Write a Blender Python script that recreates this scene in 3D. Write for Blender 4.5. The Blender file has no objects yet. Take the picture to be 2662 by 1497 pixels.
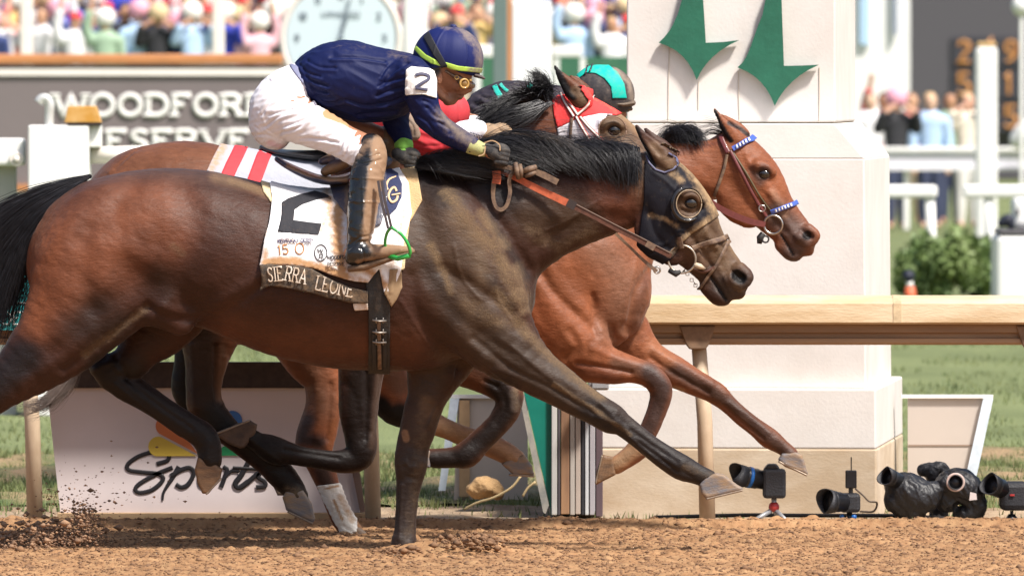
import bpy, math, random
import numpy as np
from mathutils import Vector
from mathutils.bvhtree import BVHTree
random.seed(7); RNG = np.random.default_rng(11)
SC = bpy.context.scene
# ------------------------------------------------------------------ camera, sky, sun, exposure
# The place is measured from the photograph: a photographer standing at the outside rail, 1.95 m up,
# 45 m from the near horse with a long lens.  u,v are positions across the photo at a given distance.
CX, CY, D, F, CH = 1331.0, 210.0, 45.0, 28180.0, 1.95
cam_d = bpy.data.cameras.new("camera"); cam = bpy.data.objects.new("camera", cam_d)
SC.collection.objects.link(cam); SC.camera = cam
cam.location = (0, -D, CH); cam.rotation_euler = (math.pi/2, 0, 0)
cam_d.sensor_width = 36; cam_d.lens = F/2662*36; cam_d.shift_y = -(748.5-CY)/2662
cam_d.clip_start = 1; cam_d.clip_end = 3000
cam_d.dof.use_dof = True; cam_d.dof.focus_distance = D+0.1; cam_d.dof.aperture_fstop = 7.6
SC.view_settings.view_transform = 'Standard'; SC.view_settings.look = 'None'
SC.view_settings.exposure = 0.95; SC.view_settings.gamma = 1
SUN_DIR = Vector((0.40, -0.42, 0.82)).normalized()      # towards the sun
sun_el = math.asin(SUN_DIR.z); sun_az = math.atan2(SUN_DIR.x, SUN_DIR.y)
wd = bpy.data.worlds.new("World"); SC.world = wd; wd.use_nodes = True
_n = wd.node_tree.nodes; _l = wd.node_tree.links
_bg = _n.get("Background") or _n.new("ShaderNodeBackground")
_sky = _n.new("ShaderNodeTexSky"); _sky.sky_type = 'NISHITA'; _sky.sun_disc = False
_sky.sun_elevation = sun_el; _sky.sun_rotation = sun_az; _sky.air_density = 1.0; _sky.dust_density = 3.0
_l.new(_sky.outputs[0], _bg.inputs[0]); _bg.inputs[1].default_value = 0.08
sun_d = bpy.data.lights.new("sun", 'SUN'); sun_d.energy = 3.6; sun_d.angle = math.radians(7)
sun_d.color = (1.0, 0.95, 0.885)
sun = bpy.data.objects.new("sun", sun_d); SC.collection.objects.link(sun)
sun.rotation_euler = SUN_DIR.to_track_quat('Z', 'Y').to_euler()
SC.cycles.use_denoising = True
SC.cycles.max_bounces = 6; SC.cycles.diffuse_bounces = 3; SC.cycles.glossy_bounces = 3

def S(Y): return F/(D+Y)
def P(u, v, Y): s = S(Y); return ((u-CX)/s, Y, CH-(v-CY)/s)
COL = SC.collection
# ------------------------------------------------------------------ tagging
def tag(o, label=None, cat=None, group=None, kind=None):
    if label: o['label'] = label
    if cat: o['category'] = cat
    if group: o['group'] = group
    if kind: o['kind'] = kind
    return o
def empty(name, loc, label, cat, group=None):
    o = bpy.data.objects.new(name, None); COL.objects.link(o); o.location = loc
    o.empty_display_size = 0.1
    tag(o, label, cat, group); bpy.context.view_layer.update(); return o
def link(name, me, parent=None, smooth=False):
    o = bpy.data.objects.new(name, me); COL.objects.link(o)
    if parent is not None:
        o.parent = parent
        o.location = -Vector(parent['_o']) if '_o' in parent else -parent.location
    if smooth and len(me.polygons): me.polygons.foreach_set('use_smooth', [True]*len(me.polygons))
    return o
# ------------------------------------------------------------------ materials
MATS = {}
def mat(name, color=(.5,.5,.5), rough=.6, metal=0., bump=0., bscale=60., nvar=.0, nscale=8., color2=None,
        sheen=0., spec=.5, coat=0., stretch=(1,1,1), emit=None, attr=None, mudattr=False, detail=6., bdist=.01, mudcol=(.36,.235,.125)):
    if name in MATS: return MATS[name]
    m = bpy.data.materials.new(name); m.use_nodes = True; nt = m.node_tree; N = nt.nodes; L = nt.links
    b = N['Principled BSDF']
    b.inputs['Roughness'].default_value = rough; b.inputs['Metallic'].default_value = metal
    b.inputs['Specular IOR Level'].default_value = spec
    b.inputs['Sheen Weight'].default_value = sheen; b.inputs['Coat Weight'].default_value = coat
    tc = N.new('ShaderNodeTexCoord'); mp = N.new('ShaderNodeMapping'); mp.inputs['Scale'].default_value = stretch
    L.new(tc.outputs['Object'], mp.inputs[0])
    src = None
    if attr:
        a = N.new('ShaderNodeAttribute'); a.attribute_name = attr; src = a.outputs['Color']
    if nvar > 0 or color2:
        nz = N.new('ShaderNodeTexNoise'); nz.inputs['Scale'].default_value = nscale; nz.inputs['Detail'].default_value = detail
        nz.inputs['Roughness'].default_value = .62
        L.new(mp.outputs[0], nz.inputs['Vector'])
        if color2:
            rp = N.new('ShaderNodeValToRGB'); rp.color_ramp.elements[0].position = .38; rp.color_ramp.elements[1].position = .64
            rp.color_ramp.elements[0].color = (*color, 1); rp.color_ramp.elements[1].color = (*color2, 1)
            L.new(nz.outputs['Fac'], rp.inputs[0]); src = rp.outputs[0]
        else:
            mr = N.new('ShaderNodeMapRange'); mr.inputs['From Min'].default_value = .3; mr.inputs['From Max'].default_value = .7
            mr.inputs['To Min'].default_value = 1-nvar; mr.inputs['To Max'].default_value = 1+nvar
            L.new(nz.outputs['Fac'], mr.inputs[0])
            mx = N.new('ShaderNodeVectorMath'); mx.operation = 'MULTIPLY'
            if src: L.new(src, mx.inputs[0])
            else: mx.inputs[0].default_value = color
            L.new(mr.outputs[0], mx.inputs[1]); src = mx.outputs[0]
    if mudattr:
        a2 = N.new('ShaderNodeAttribute'); a2.attribute_name = 'mud'
        n2 = N.new('ShaderNodeTexNoise'); n2.inputs['Scale'].default_value = 38; n2.inputs['Detail'].default_value = 9; n2.inputs['Roughness'].default_value = .72
        L.new(tc.outputs['Object'], n2.inputs['Vector'])
        ad = N.new('ShaderNodeMath'); ad.operation = 'ADD'; L.new(a2.outputs['Fac'], ad.inputs[0]); L.new(n2.outputs['Fac'], ad.inputs[1])
        m2 = N.new('ShaderNodeMapRange'); m2.inputs['From Min'].default_value = .60; m2.inputs['From Max'].default_value = 1.30
        m2.interpolation_type = 'SMOOTHSTEP'
        L.new(ad.outputs[0], m2.inputs[0])
        mm = N.new('ShaderNodeMix'); mm.data_type = 'RGBA'
        L.new(m2.outputs[0], mm.inputs['Factor']); mm.inputs['B'].default_value = (*mudcol, 1)
        if src: L.new(src, mm.inputs['A'])
        else: mm.inputs['A'].default_value = (*color, 1)
        src = mm.outputs['Result']
        mr3 = N.new('ShaderNodeMapRange'); mr3.inputs['To Min'].default_value = rough; mr3.inputs['To Max'].default_value = .85
        L.new(m2.outputs[0], mr3.inputs[0]); L.new(mr3.outputs[0], b.inputs['Roughness'])
    if src: L.new(src, b.inputs['Base Color'])
    else: b.inputs['Base Color'].default_value = (*color, 1)
    if bump > 0:
        nb = N.new('ShaderNodeTexNoise'); nb.inputs['Scale'].default_value = bscale; nb.inputs['Detail'].default_value = 5
        L.new(mp.outputs[0], nb.inputs['Vector'])
        bp = N.new('ShaderNodeBump'); bp.inputs['Strength'].default_value = bump; bp.inputs['Distance'].default_value = bdist
        L.new(nb.outputs['Fac'], bp.inputs['Height']); L.new(bp.outputs[0], b.inputs['Normal'])
    if emit:
        b.inputs['Emission Color'].default_value = (*emit[:3], 1); b.inputs['Emission Strength'].default_value = emit[3]
    MATS[name] = m; return m
def coat_mat(name, rough=.46, mudcol=(.20,.130,.070)):
    m = bpy.data.materials.new(name); m.use_nodes = True; N = m.node_tree.nodes; L = m.node_tree.links; b = N['Principled BSDF']
    b.inputs['Specular IOR Level'].default_value = .24; b.inputs['Sheen Weight'].default_value = .05; b.inputs['Sheen Roughness'].default_value = .4
    tc = N.new('ShaderNodeTexCoord'); at = N.new('ShaderNodeAttribute'); at.attribute_name = 'coat'; mu = N.new('ShaderNodeAttribute'); mu.attribute_name = 'mud'
    def noise(sc, st=(1,1,1), det=6, ro=.6, rot=0):
        mp = N.new('ShaderNodeMapping'); mp.inputs['Scale'].default_value = st; mp.inputs['Rotation'].default_value = (0, rot, 0); L.new(tc.outputs['Object'], mp.inputs[0])
        n = N.new('ShaderNodeTexNoise'); n.inputs['Scale'].default_value = sc; n.inputs['Detail'].default_value = det; n.inputs['Roughness'].default_value = ro; L.new(mp.outputs[0], n.inputs['Vector']); return n.outputs['Fac']
    def mapr(src, a, b_, c, d, sm=False):
        r = N.new('ShaderNodeMapRange'); r.inputs['From Min'].default_value = a; r.inputs['From Max'].default_value = b_; r.inputs['To Min'].default_value = c; r.inputs['To Max'].default_value = d
        if sm: r.interpolation_type = 'SMOOTHSTEP'
        L.new(src, r.inputs[0]); return r.outputs[0]
    def mth(op, a, b_):
        q = N.new('ShaderNodeMath'); q.operation = op; L.new(a, q.inputs[0])
        if isinstance(b_, (int, float)): q.inputs[1].default_value = b_
        else: L.new(b_, q.inputs[1])
        return q.outputs[0]
    big = noise(7, det=8, ro=.65); streak = noise(60, (.35,1,1.3), 8, .75, .55); fine = noise(420, (.3,1,1), 3, .6, .6)
    v = mth('MULTIPLY', mapr(big, .3, .7, .78, 1.22), mapr(streak, .3, .7, .80, 1.20)); v = mth('MULTIPLY', v, mapr(fine, .25, .75, .86, 1.14))
    vm = N.new('ShaderNodeVectorMath'); vm.operation = 'SCALE'; L.new(at.outputs['Color'], vm.inputs[0]); L.new(v, vm.inputs['Scale'])
    nm = noise(24, (.5,1,.8), 10, .74, .7); spk = noise(150, det=4, ro=.8)
    a = mth('ADD', mu.outputs['Fac'], mth('MULTIPLY', nm, 1.0)); f = mapr(a, .62, 1.32, 0, .92, True); f = mth('MULTIPLY', f, mapr(spk, .35, .62, .55, 1.0))
    mx = N.new('ShaderNodeMix'); mx.data_type = 'RGBA'; L.new(f, mx.inputs['Factor']); L.new(vm.outputs[0], mx.inputs['A'])
    mc = N.new('ShaderNodeVectorMath'); mc.operation = 'SCALE'; mc.inputs[0].default_value = mudcol; L.new(mapr(spk, .3, .7, .7, 1.25), mc.inputs['Scale']); L.new(mc.outputs[0], mx.inputs['B']); L.new(mx.outputs['Result'], b.inputs['Base Color'])
    r = mth('ADD', mapr(f, 0, 1, rough, .9), mapr(streak, .3, .7, -.07, .10)); L.new(r, b.inputs['Roughness'])
    h = mth('ADD', mth('MULTIPLY', fine, .16), mth('MULTIPLY', noise(46, (.7,1,1.2), 4, .6, .5), .55)); h = mth('ADD', h, mth('MULTIPLY', streak, .35)); h = mth('ADD', h, mth('MULTIPLY', mth('MULTIPLY', f, spk), .8))
    bp = N.new('ShaderNodeBump'); bp.inputs['Strength'].default_value = .8; bp.inputs['Distance'].default_value = .007; L.new(h, bp.inputs['Height']); L.new(bp.outputs[0], b.inputs['Normal'])
    MATS[name] = m; return m
# ------------------------------------------------------------------ numpy noise
def vnoise(shape, cell, seed=0):
    r = np.random.default_rng(seed); ny, nx = shape
    gy, gx = int(ny/cell)+3, int(nx/cell)+3
    g = r.random((gy, gx)).astype(np.float32)
    y = np.arange(ny)/cell; x = np.arange(nx)/cell
    yi = y.astype(int); xi = x.astype(int); fy = y-yi; fx = x-xi
    fy = (fy*fy*(3-2*fy))[:, None]; fx = (fx*fx*(3-2*fx))[None, :]
    a = g[yi][:, xi]; b = g[yi][:, xi+1]; c = g[yi+1][:, xi]; d = g[yi+1][:, xi+1]
    return (a*(1-fx)+b*fx)*(1-fy)+(c*(1-fx)+d*fx)*fy
# ------------------------------------------------------------------ sculpting: solid shapes grown from joints and outlines
def catmull(A, n):
    A = np.asarray(A, float)
    if len(A) < 3 or n <= 1: return A
    Q = np.vstack([2*A[0]-A[1], A, 2*A[-1]-A[-2]]); out = []
    for i in range(1, len(Q)-2):
        p0, p1, p2, p3 = Q[i-1], Q[i], Q[i+1], Q[i+2]
        for t in np.arange(n)/n:
            out.append(.5*((2*p1)+(-p0+p2)*t+(2*p0-5*p1+4*p2-p3)*t*t+(-p0+3*p1-3*p2+p3)*t**3))
    out.append(A[-1]); return np.array(out)
def C(st, k=20, q=1., w=0., n=3, neg=False):
    """a limb: st = (u, v, radius[, w[, q]]); w = depth, q = depth/width"""
    A = []
    for s in st:
        s = list(s)
        if len(s) < 4: s.append(w)
        if len(s) < 5: s.append(q)
        A.append(s)
    A = catmull(A, n); A[:, 2] = np.maximum(A[:, 2], 1.); return ('c', A, k, neg)
def PG(pts, w, hw, rnd=6, k=8, neg=False): return ('p', np.asarray(pts, float), w, hw, rnd, k, neg)
def poly_sd(poly, U, V):
    d = np.full(U.shape, 1e9); ins = np.zeros(U.shape, bool); n = len(poly)
    for i in range(n):
        ax, ay = poly[i]; bx, by = poly[(i+1) % n]
        ex, ey = bx-ax, by-ay; px, py = U-ax, V-ay
        t = np.clip((px*ex+py*ey)/(ex*ex+ey*ey+1e-9), 0, 1)
        d = np.minimum(d, (px-ex*t)**2+(py-ey*t)**2)
        c = ((ay <= V) & (by > V)) | ((by <= V) & (ay > V))
        with np.errstate(divide='ignore', invalid='ignore'):
            xi = ax+(V-ay)/(by-ay+1e-12)*ex
        ins ^= c & (U < xi)
    return np.where(ins, -1, 1)*np.sqrt(d)
def smin(a, b, k):
    h = np.maximum(k-np.abs(a-b), 0)/k
    return np.minimum(a, b)-h*h*k*.25
def grow(prims, h):
    lo = np.array([1e9]*3); hi = -lo
    for p in prims:
        if p[0] == 'c':
            A = p[1]; rz = A[:, 2]*A[:, 4]
            l = [(A[:, 0]-A[:, 2]).min(), (A[:, 1]-A[:, 2]).min(), (A[:, 3]-rz).min()]
            g = [(A[:, 0]+A[:, 2]).max(), (A[:, 1]+A[:, 2]).max(), (A[:, 3]+rz).max()]
        else:
            l = [*p[1].min(0), p[2]-p[3]]; g = [*p[1].max(0), p[2]+p[3]]
        if not p[-1]: lo = np.minimum(lo, l); hi = np.maximum(hi, g)
    lo -= 5*h; hi += 5*h
    n = np.ceil((hi-lo)/h).astype(int)+1
    G = np.full(n, 1e3, np.float32)
    ax = [lo[i]+h*np.arange(n[i]) for i in range(3)]
    def box(l, g):
        a = np.clip(np.floor((np.array(l)-lo)/h).astype(int), 0, n-1); b = np.clip(np.ceil((np.array(g)-lo)/h).astype(int)+1, 1, n)
        return a, b
    for p in prims:
        if p[0] == 'c':
            A, k, neg = p[1], p[2], p[3]; pad = k+3*h
            rz = A[:, 2]*A[:, 4]; qm = max(1, A[:, 4].max())
            a0, b0 = box([(A[:, 0]-A[:, 2]).min()-pad, (A[:, 1]-A[:, 2]).min()-pad, (A[:, 3]-rz).min()-pad*qm],
                         [(A[:, 0]+A[:, 2]).max()+pad, (A[:, 1]+A[:, 2]).max()+pad, (A[:, 3]+rz).max()+pad*qm])
            if (b0 <= a0).any(): continue
            T = np.full(b0-a0, 1e3, np.float32)
            segs = [(A[i], A[i+1]) for i in range(len(A)-1)] or [(A[0], A[0]+1e-3)]
            for s0, s1 in segs:
                r = max(s0[2], s1[2]); rq = max(s0[2]*s0[4], s1[2]*s1[4])
                a, b = box([min(s0[0], s1[0])-r-pad, min(s0[1], s1[1])-r-pad, min(s0[3], s1[3])-rq-pad*qm],
                           [max(s0[0], s1[0])+r+pad, max(s0[1], s1[1])+r+pad, max(s0[3], s1[3])+rq+pad*qm])
                a = np.maximum(a, a0); b = np.minimum(b, b0)
                if (b <= a).any(): continue
                U = ax[0][a[0]:b[0], None, None]; V = ax[1][None, a[1]:b[1], None]; Wd = ax[2][None, None, a[2]:b[2]]
                e = np.array([s1[0]-s0[0], s1[1]-s0[1], s1[3]-s0[3]]); L2 = (e*e).sum()+1e-6
                t = np.clip(((U-s0[0])*e[0]+(V-s0[1])*e[1]+(Wd-s0[3])*e[2])/L2, 0, 1)
                rr = s0[2]+(s1[2]-s0[2])*t; qq = s0[4]+(s1[4]-s0[4])*t
                d = np.sqrt((U-s0[0]-e[0]*t)**2+(V-s0[1]-e[1]*t)**2+((Wd-s0[3]-e[2]*t)/qq)**2)-rr
                sl = tuple(slice(a[i]-a0[i], b[i]-a0[i]) for i in range(3))
                T[sl] = np.minimum(T[sl], d)
        else:
            _, pts, w, hw, rnd, k, neg = p; pad = k+3*h
            a0, b0 = box([*(pts.min(0)-pad), w-hw-pad], [*(pts.max(0)+pad), w+hw+pad])
            U, V = np.meshgrid(ax[0][a0[0]:b0[0]], ax[1][a0[1]:b0[1]], indexing='ij')
            d2 = poly_sd(pts, U, V)[:, :, None]+rnd; dz = np.abs(ax[2][None, None, a0[2]:b0[2]]-w)-hw+rnd
            T = (np.sqrt(np.maximum(d2, 0)**2+np.maximum(dz, 0)**2)+np.minimum(np.maximum(d2, dz), 0)-rnd).astype(np.float32)
        sl = tuple(slice(a0[i], b0[i]) for i in range(3))
        G[sl] = -smin(-G[sl], T, k) if neg else smin(G[sl], T, k)
    return nets(G, lo, h)
def nets(G, lo, h):
    s = G < 0
    c = np.zeros(np.array(G.shape)-1, np.int8)
    for i in (0, 1):
        for j in (0, 1):
            for k in (0, 1):
                c += s[i:s.shape[0]-1+i, j:s.shape[1]-1+j, k:s.shape[2]-1+k]
    m = (c > 0) & (c < 8); I = np.argwhere(m); idx = np.full(m.shape, -1, np.int32); idx[m] = np.arange(len(I))
    acc = np.zeros((len(I), 3)); cnt = np.zeros(len(I))
    cor = [(i, j, k) for i in (0, 1) for j in (0, 1) for k in (0, 1)]
    val = {q: G[I[:, 0]+q[0], I[:, 1]+q[1], I[:, 2]+q[2]].astype(float) for q in cor}
    for q in cor:
        for axn in range(3):
            if q[axn]: continue
            r = list(q); r[axn] = 1; r = tuple(r); a, b = val[q], val[r]
            x = (a < 0) != (b < 0); t = np.where(x, a/(a-b+1e-12), 0)
            pt = np.tile(np.array(q, float), (len(I), 1)); pt[:, axn] = t
            acc[x] += pt[x]; cnt[x] += 1
    V = lo+(I+acc/cnt[:, None])*h
    Q = []
    for axn in range(3):
        o1, o2 = [(1, 2), (2, 0), (0, 1)][axn]
        a = s[tuple(slice(0, -1) if i == axn else slice(None) for i in range(3))]
        b = s[tuple(slice(1, None) if i == axn else slice(None) for i in range(3))]
        E = np.argwhere(a != b)
        ok = np.ones(len(E), bool)
        for o in (o1, o2): ok &= (E[:, o] > 0) & (E[:, o] < idx.shape[o])
        E = E[ok]; ins = s[E[:, 0], E[:, 1], E[:, 2]]
        def at(d1, d2):
            X = E.copy(); X[:, o1] += d1; X[:, o2] += d2; return idx[X[:, 0], X[:, 1], X[:, 2]]
        q = np.stack([at(-1, -1), at(0, -1), at(0, 0), at(-1, 0)], 1)
        q[~ins] = q[~ins][:, ::-1]; Q.append(q)
    return V, np.vstack(Q)
def noise3(Pt, cell, seed=0):
    Pt = np.asarray(Pt, float)/cell; I = np.floor(Pt).astype(np.int64); f = Pt-I; f = f*f*(3-2*f); out = np.zeros(len(Pt))
    for dx in (0, 1):
        for dy in (0, 1):
            for dz in (0, 1):
                h = ((I[:, 0]+dx)*73856093 ^ (I[:, 1]+dy)*19349663 ^ (I[:, 2]+dz)*83492791 ^ seed*2654435761) & 0xffffffff
                h = (h ^ (h >> 13))*1274126177 & 0xffffffff; h = (h ^ (h >> 16)) & 0xffff
                out += h/65535.*(f[:, 0] if dx else 1-f[:, 0])*(f[:, 1] if dy else 1-f[:, 1])*(f[:, 2] if dz else 1-f[:, 2])
    return out-.5
class Skin:
    """a sculpted surface, coordinates (u, v, w) in photo units at distance Y"""
    def __init__(s, prims, h, Y, smooth=2):
        s.Y = Y; s.V, s.Fq = grow(prims, h)
        for _ in range(smooth): s.relax(.5); s.relax(-.53)
        s.normals(); n = len(s.V); s.col = np.tile(np.array([.1, .05, .03]), (n, 1)); s.mud = np.zeros(n); s.U2 = None
    def relax(s, lam):
        n = len(s.V); acc = np.zeros((n, 3)); cnt = np.zeros(n)
        for a, b in ((0, 1), (1, 2), (2, 3), (3, 0)):
            i, j = s.Fq[:, a], s.Fq[:, b]
            for c in range(3):
                acc[:, c] += np.bincount(i, s.V[j, c], n)+np.bincount(j, s.V[i, c], n)
            cnt += np.bincount(i, minlength=n)+np.bincount(j, minlength=n)
        cnt[cnt == 0] = 1
        s.V = s.V+lam*(acc/cnt[:, None]-s.V)
    def normals(s):
        a, b, c, d = (s.V[s.Fq[:, i]] for i in range(4)); fn = np.cross(c-a, d-b); n = len(s.V); N = np.zeros((n, 3))
        for i in range(4):
            for k in range(3): N[:, k] += np.bincount(s.Fq[:, i], fn[:, k], n)
        s.N = N/(np.linalg.norm(N, axis=1)[:, None]+1e-9)
    def world(s, V=None):
        V = s.V if V is None else V; k = S(s.Y)
        return np.stack([(V[:, 0]-CX)/k, s.Y+V[:, 2]/k, CH-(V[:, 1]-CY)/k], 1)
    def photo(s, V=None):
        Wd = s.world(V); f = F/(D+Wd[:, 1])
        return np.stack([CX+Wd[:, 0]*f, CY+(CH-Wd[:, 2])*f], 1)
    def uv(s):
        if s.U2 is None: s.U2 = s.photo()
        return s.U2
    def line(s, pts):
        q = s.uv(); d = np.full(len(q), 1e9); pts = np.asarray(pts, float)
        if len(pts) == 1: return np.hypot(q[:, 0]-pts[0, 0], q[:, 1]-pts[0, 1])
        for a, b in zip(pts[:-1], pts[1:]):
            e = b-a; r = q-a; t = np.clip((r@e)/(e@e+1e-9), 0, 1); d = np.minimum(d, np.hypot(*(r-t[:, None]*e).T))
        return d
    def sidemask(s, side):
        if side == 0: return 1.
        c = 0.
        return np.clip(-side*s.N[:, 2]*-1*3+.2, 0, 1) if side > 0 else np.clip(-s.N[:, 2]*3+.2, 0, 1)
    def push(s, pts, wd, amp, side=-1, wlim=None):
        """raise (amp>0) or groove (amp<0) the surface along a line"""
        g = np.exp(-(s.line(catmull(pts, 4))/wd)**2)*amp*s.sidemask(side)
        if wlim: g = g*((s.V[:, 2] > wlim[0]) & (s.V[:, 2] < wlim[1]))
        s.V = s.V+s.N*g[:, None]
    def ruffle(s, amp, cell, ang=0., st=2., seed=1, ridge=False, where=None):
        """fine folds or muscle grain: noise drawn out along direction ang"""
        c, n = math.cos(ang), math.sin(ang); q = np.stack([(s.V[:, 0]*c+s.V[:, 1]*n)/st, -s.V[:, 0]*n+s.V[:, 1]*c, s.V[:, 2]], 1); v = noise3(q, cell, seed)+.4*noise3(q, cell*.45, seed+5)
        if ridge: v = .5-np.abs(v)*2.4
        if where is not None: v = v*where
        s.V = s.V+s.N*(v*amp)[:, None]; s.U2 = None
    def paint(s, pts, wd, col, a=1., soft=.5, side=0, poly=False, wlim=None):
        if poly: d = poly_sd(np.asarray(pts, float), s.uv()[:, 0], s.uv()[:, 1])+wd
        else: d = s.line(pts)
        f = np.clip((wd-d)/(wd*soft+1e-6)+0, 0, 1) if not poly else np.clip((wd-d)/(2*wd*soft+1e-6)+.5, 0, 1)
        f = f*f*(3-2*f)*a*s.sidemask(side)
        if wlim: f = f*((s.V[:, 2] > wlim[0]) & (s.V[:, 2] < wlim[1]))
        if col is None: s.mud = np.maximum(s.mud, f) if a > 0 else np.clip(s.mud+f, 0, 1)
        else: s.col = s.col*(1-f[:, None])+np.array(col)*f[:, None]
    def mesh(s, name, m, parent=None, V=None, Fq=None, colr=True):
        V = s.V if V is None else V; Fq = s.Fq if Fq is None else Fq
        me = bpy.data.meshes.new(name); w = s.world(V)
        fill(me, w, Fq); me.materials.append(m)
        if colr:
            at = me.color_attributes.new('coat', 'FLOAT_COLOR', 'POINT'); buf = np.ones((len(V), 4), np.float32); buf[:, :3] = s.col; at.data.foreach_set('color', buf.ravel())
            mu = me.attributes.new('mud', 'FLOAT', 'POINT'); mu.data.foreach_set('value', s.mud.astype(np.float32))
        return link(name, me, parent, True)
    def patch(s, poly, off, keep=None, snap=True):
        """a piece of cloth or leather cut to an outline and laid on this surface: returns a new Skin"""
        q = s.uv(); poly = np.asarray(poly, float)
        c = q[s.Fq].mean(1); ins = poly_sd(poly, c[:, 0], c[:, 1]) < 0
        if keep is not None: ins &= keep(s.V[s.Fq].mean(1), s.N[s.Fq].mean(1))
        Fq = s.Fq[ins]; used = np.unique(Fq); mp = np.full(len(s.V), -1); mp[used] = np.arange(len(used))
        t = Skin.__new__(Skin); t.Y = s.Y; t.Fq = mp[Fq]; t.V = s.V[used].copy(); t.N = s.N[used].copy(); t.col = s.col[used].copy(); t.mud = s.mud[used].copy(); t.U2 = None
        if snap and len(t.Fq):
            E = np.sort(np.vstack([t.Fq[:, [0, 1]], t.Fq[:, [1, 2]], t.Fq[:, [2, 3]], t.Fq[:, [3, 0]]]), 1)
            u, ct = np.unique(E, axis=0, return_counts=True); bd = np.unique(u[ct == 1])
            pq = t.photo()[bd]; best = np.full(len(bd), 1e9); tgt = pq.copy()
            for i in range(len(poly)):
                a, b = poly[i], poly[(i+1) % len(poly)]; e = b-a; r = pq-a
                tt = np.clip((r@e)/(e@e+1e-9), 0, 1); pr = a+tt[:, None]*e; dd = np.hypot(*(pq-pr).T)
                z = dd < best; best[z] = dd[z]; tgt[z] = pr[z]
            mv = best < 9; t.V[bd[mv], :2] += (tgt-pq)[mv]
        t.V = t.V+t.N*off; t.U2 = None
        return t
    def solid(s, th):
        """give a patch a thickness th (inwards)"""
        n = len(s.V); inner = s.V-s.N*th
        E = np.vstack([s.Fq[:, [0, 1]], s.Fq[:, [1, 2]], s.Fq[:, [2, 3]], s.Fq[:, [3, 0]]])
        k = np.sort(E, 1); u, inv, ct = np.unique(k, axis=0, return_inverse=True, return_counts=True); B = E[ct[inv.ravel()] == 1]
        s.Fq = np.vstack([s.Fq, s.Fq[:, ::-1]+n, np.stack([B[:, 1], B[:, 0], B[:, 0]+n, B[:, 1]+n], 1)])
        s.V = np.vstack([s.V, inner]); s.N = np.vstack([s.N, -s.N]); s.col = np.vstack([s.col, s.col]); s.mud = np.concatenate([s.mud, s.mud]); s.U2 = None
        return s
    def bvh(s):
        if not hasattr(s, '_b') or s._b is None:
            w = s.world(); s._b = BVHTree.FromPolygons([Vector(x) for x in w], [tuple(int(i) for i in f) for f in s.Fq])
        return s._b
    def hit(s, u, v, back=False):
        """where the line of sight through (u,v) meets this surface: world point and normal"""
        o = Vector((0, -D, CH)); d = (Vector(P(u, v, 0))-o).normalized()
        h = s.bvh().ray_cast(o, d)
        return (h[0], h[1]) if h[0] is not None else (None, None)
def fill(me, V, Fa):
    n, m = len(V), len(Fa); k = Fa.shape[1] if hasattr(Fa, 'shape') else None
    if k:
        me.vertices.add(n); me.vertices.foreach_set('co', np.asarray(V, np.float32).ravel())
        me.loops.add(m*k); me.loops.foreach_set('vertex_index', np.asarray(Fa, np.int32).ravel())
        me.polygons.add(m); me.polygons.foreach_set('loop_start', np.arange(0, m*k, k, dtype=np.int32))
        me.update(calc_edges=True); me.validate()
    else: me.from_pydata([tuple(x) for x in V], [], [tuple(f) for f in Fa]); me.update()
def pts_mesh(name, V, Fa, m, parent=None, smooth=True):
    me = bpy.data.meshes.new(name); fill(me, V, Fa); me.materials.append(m); return link(name, me, parent, smooth)
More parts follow.
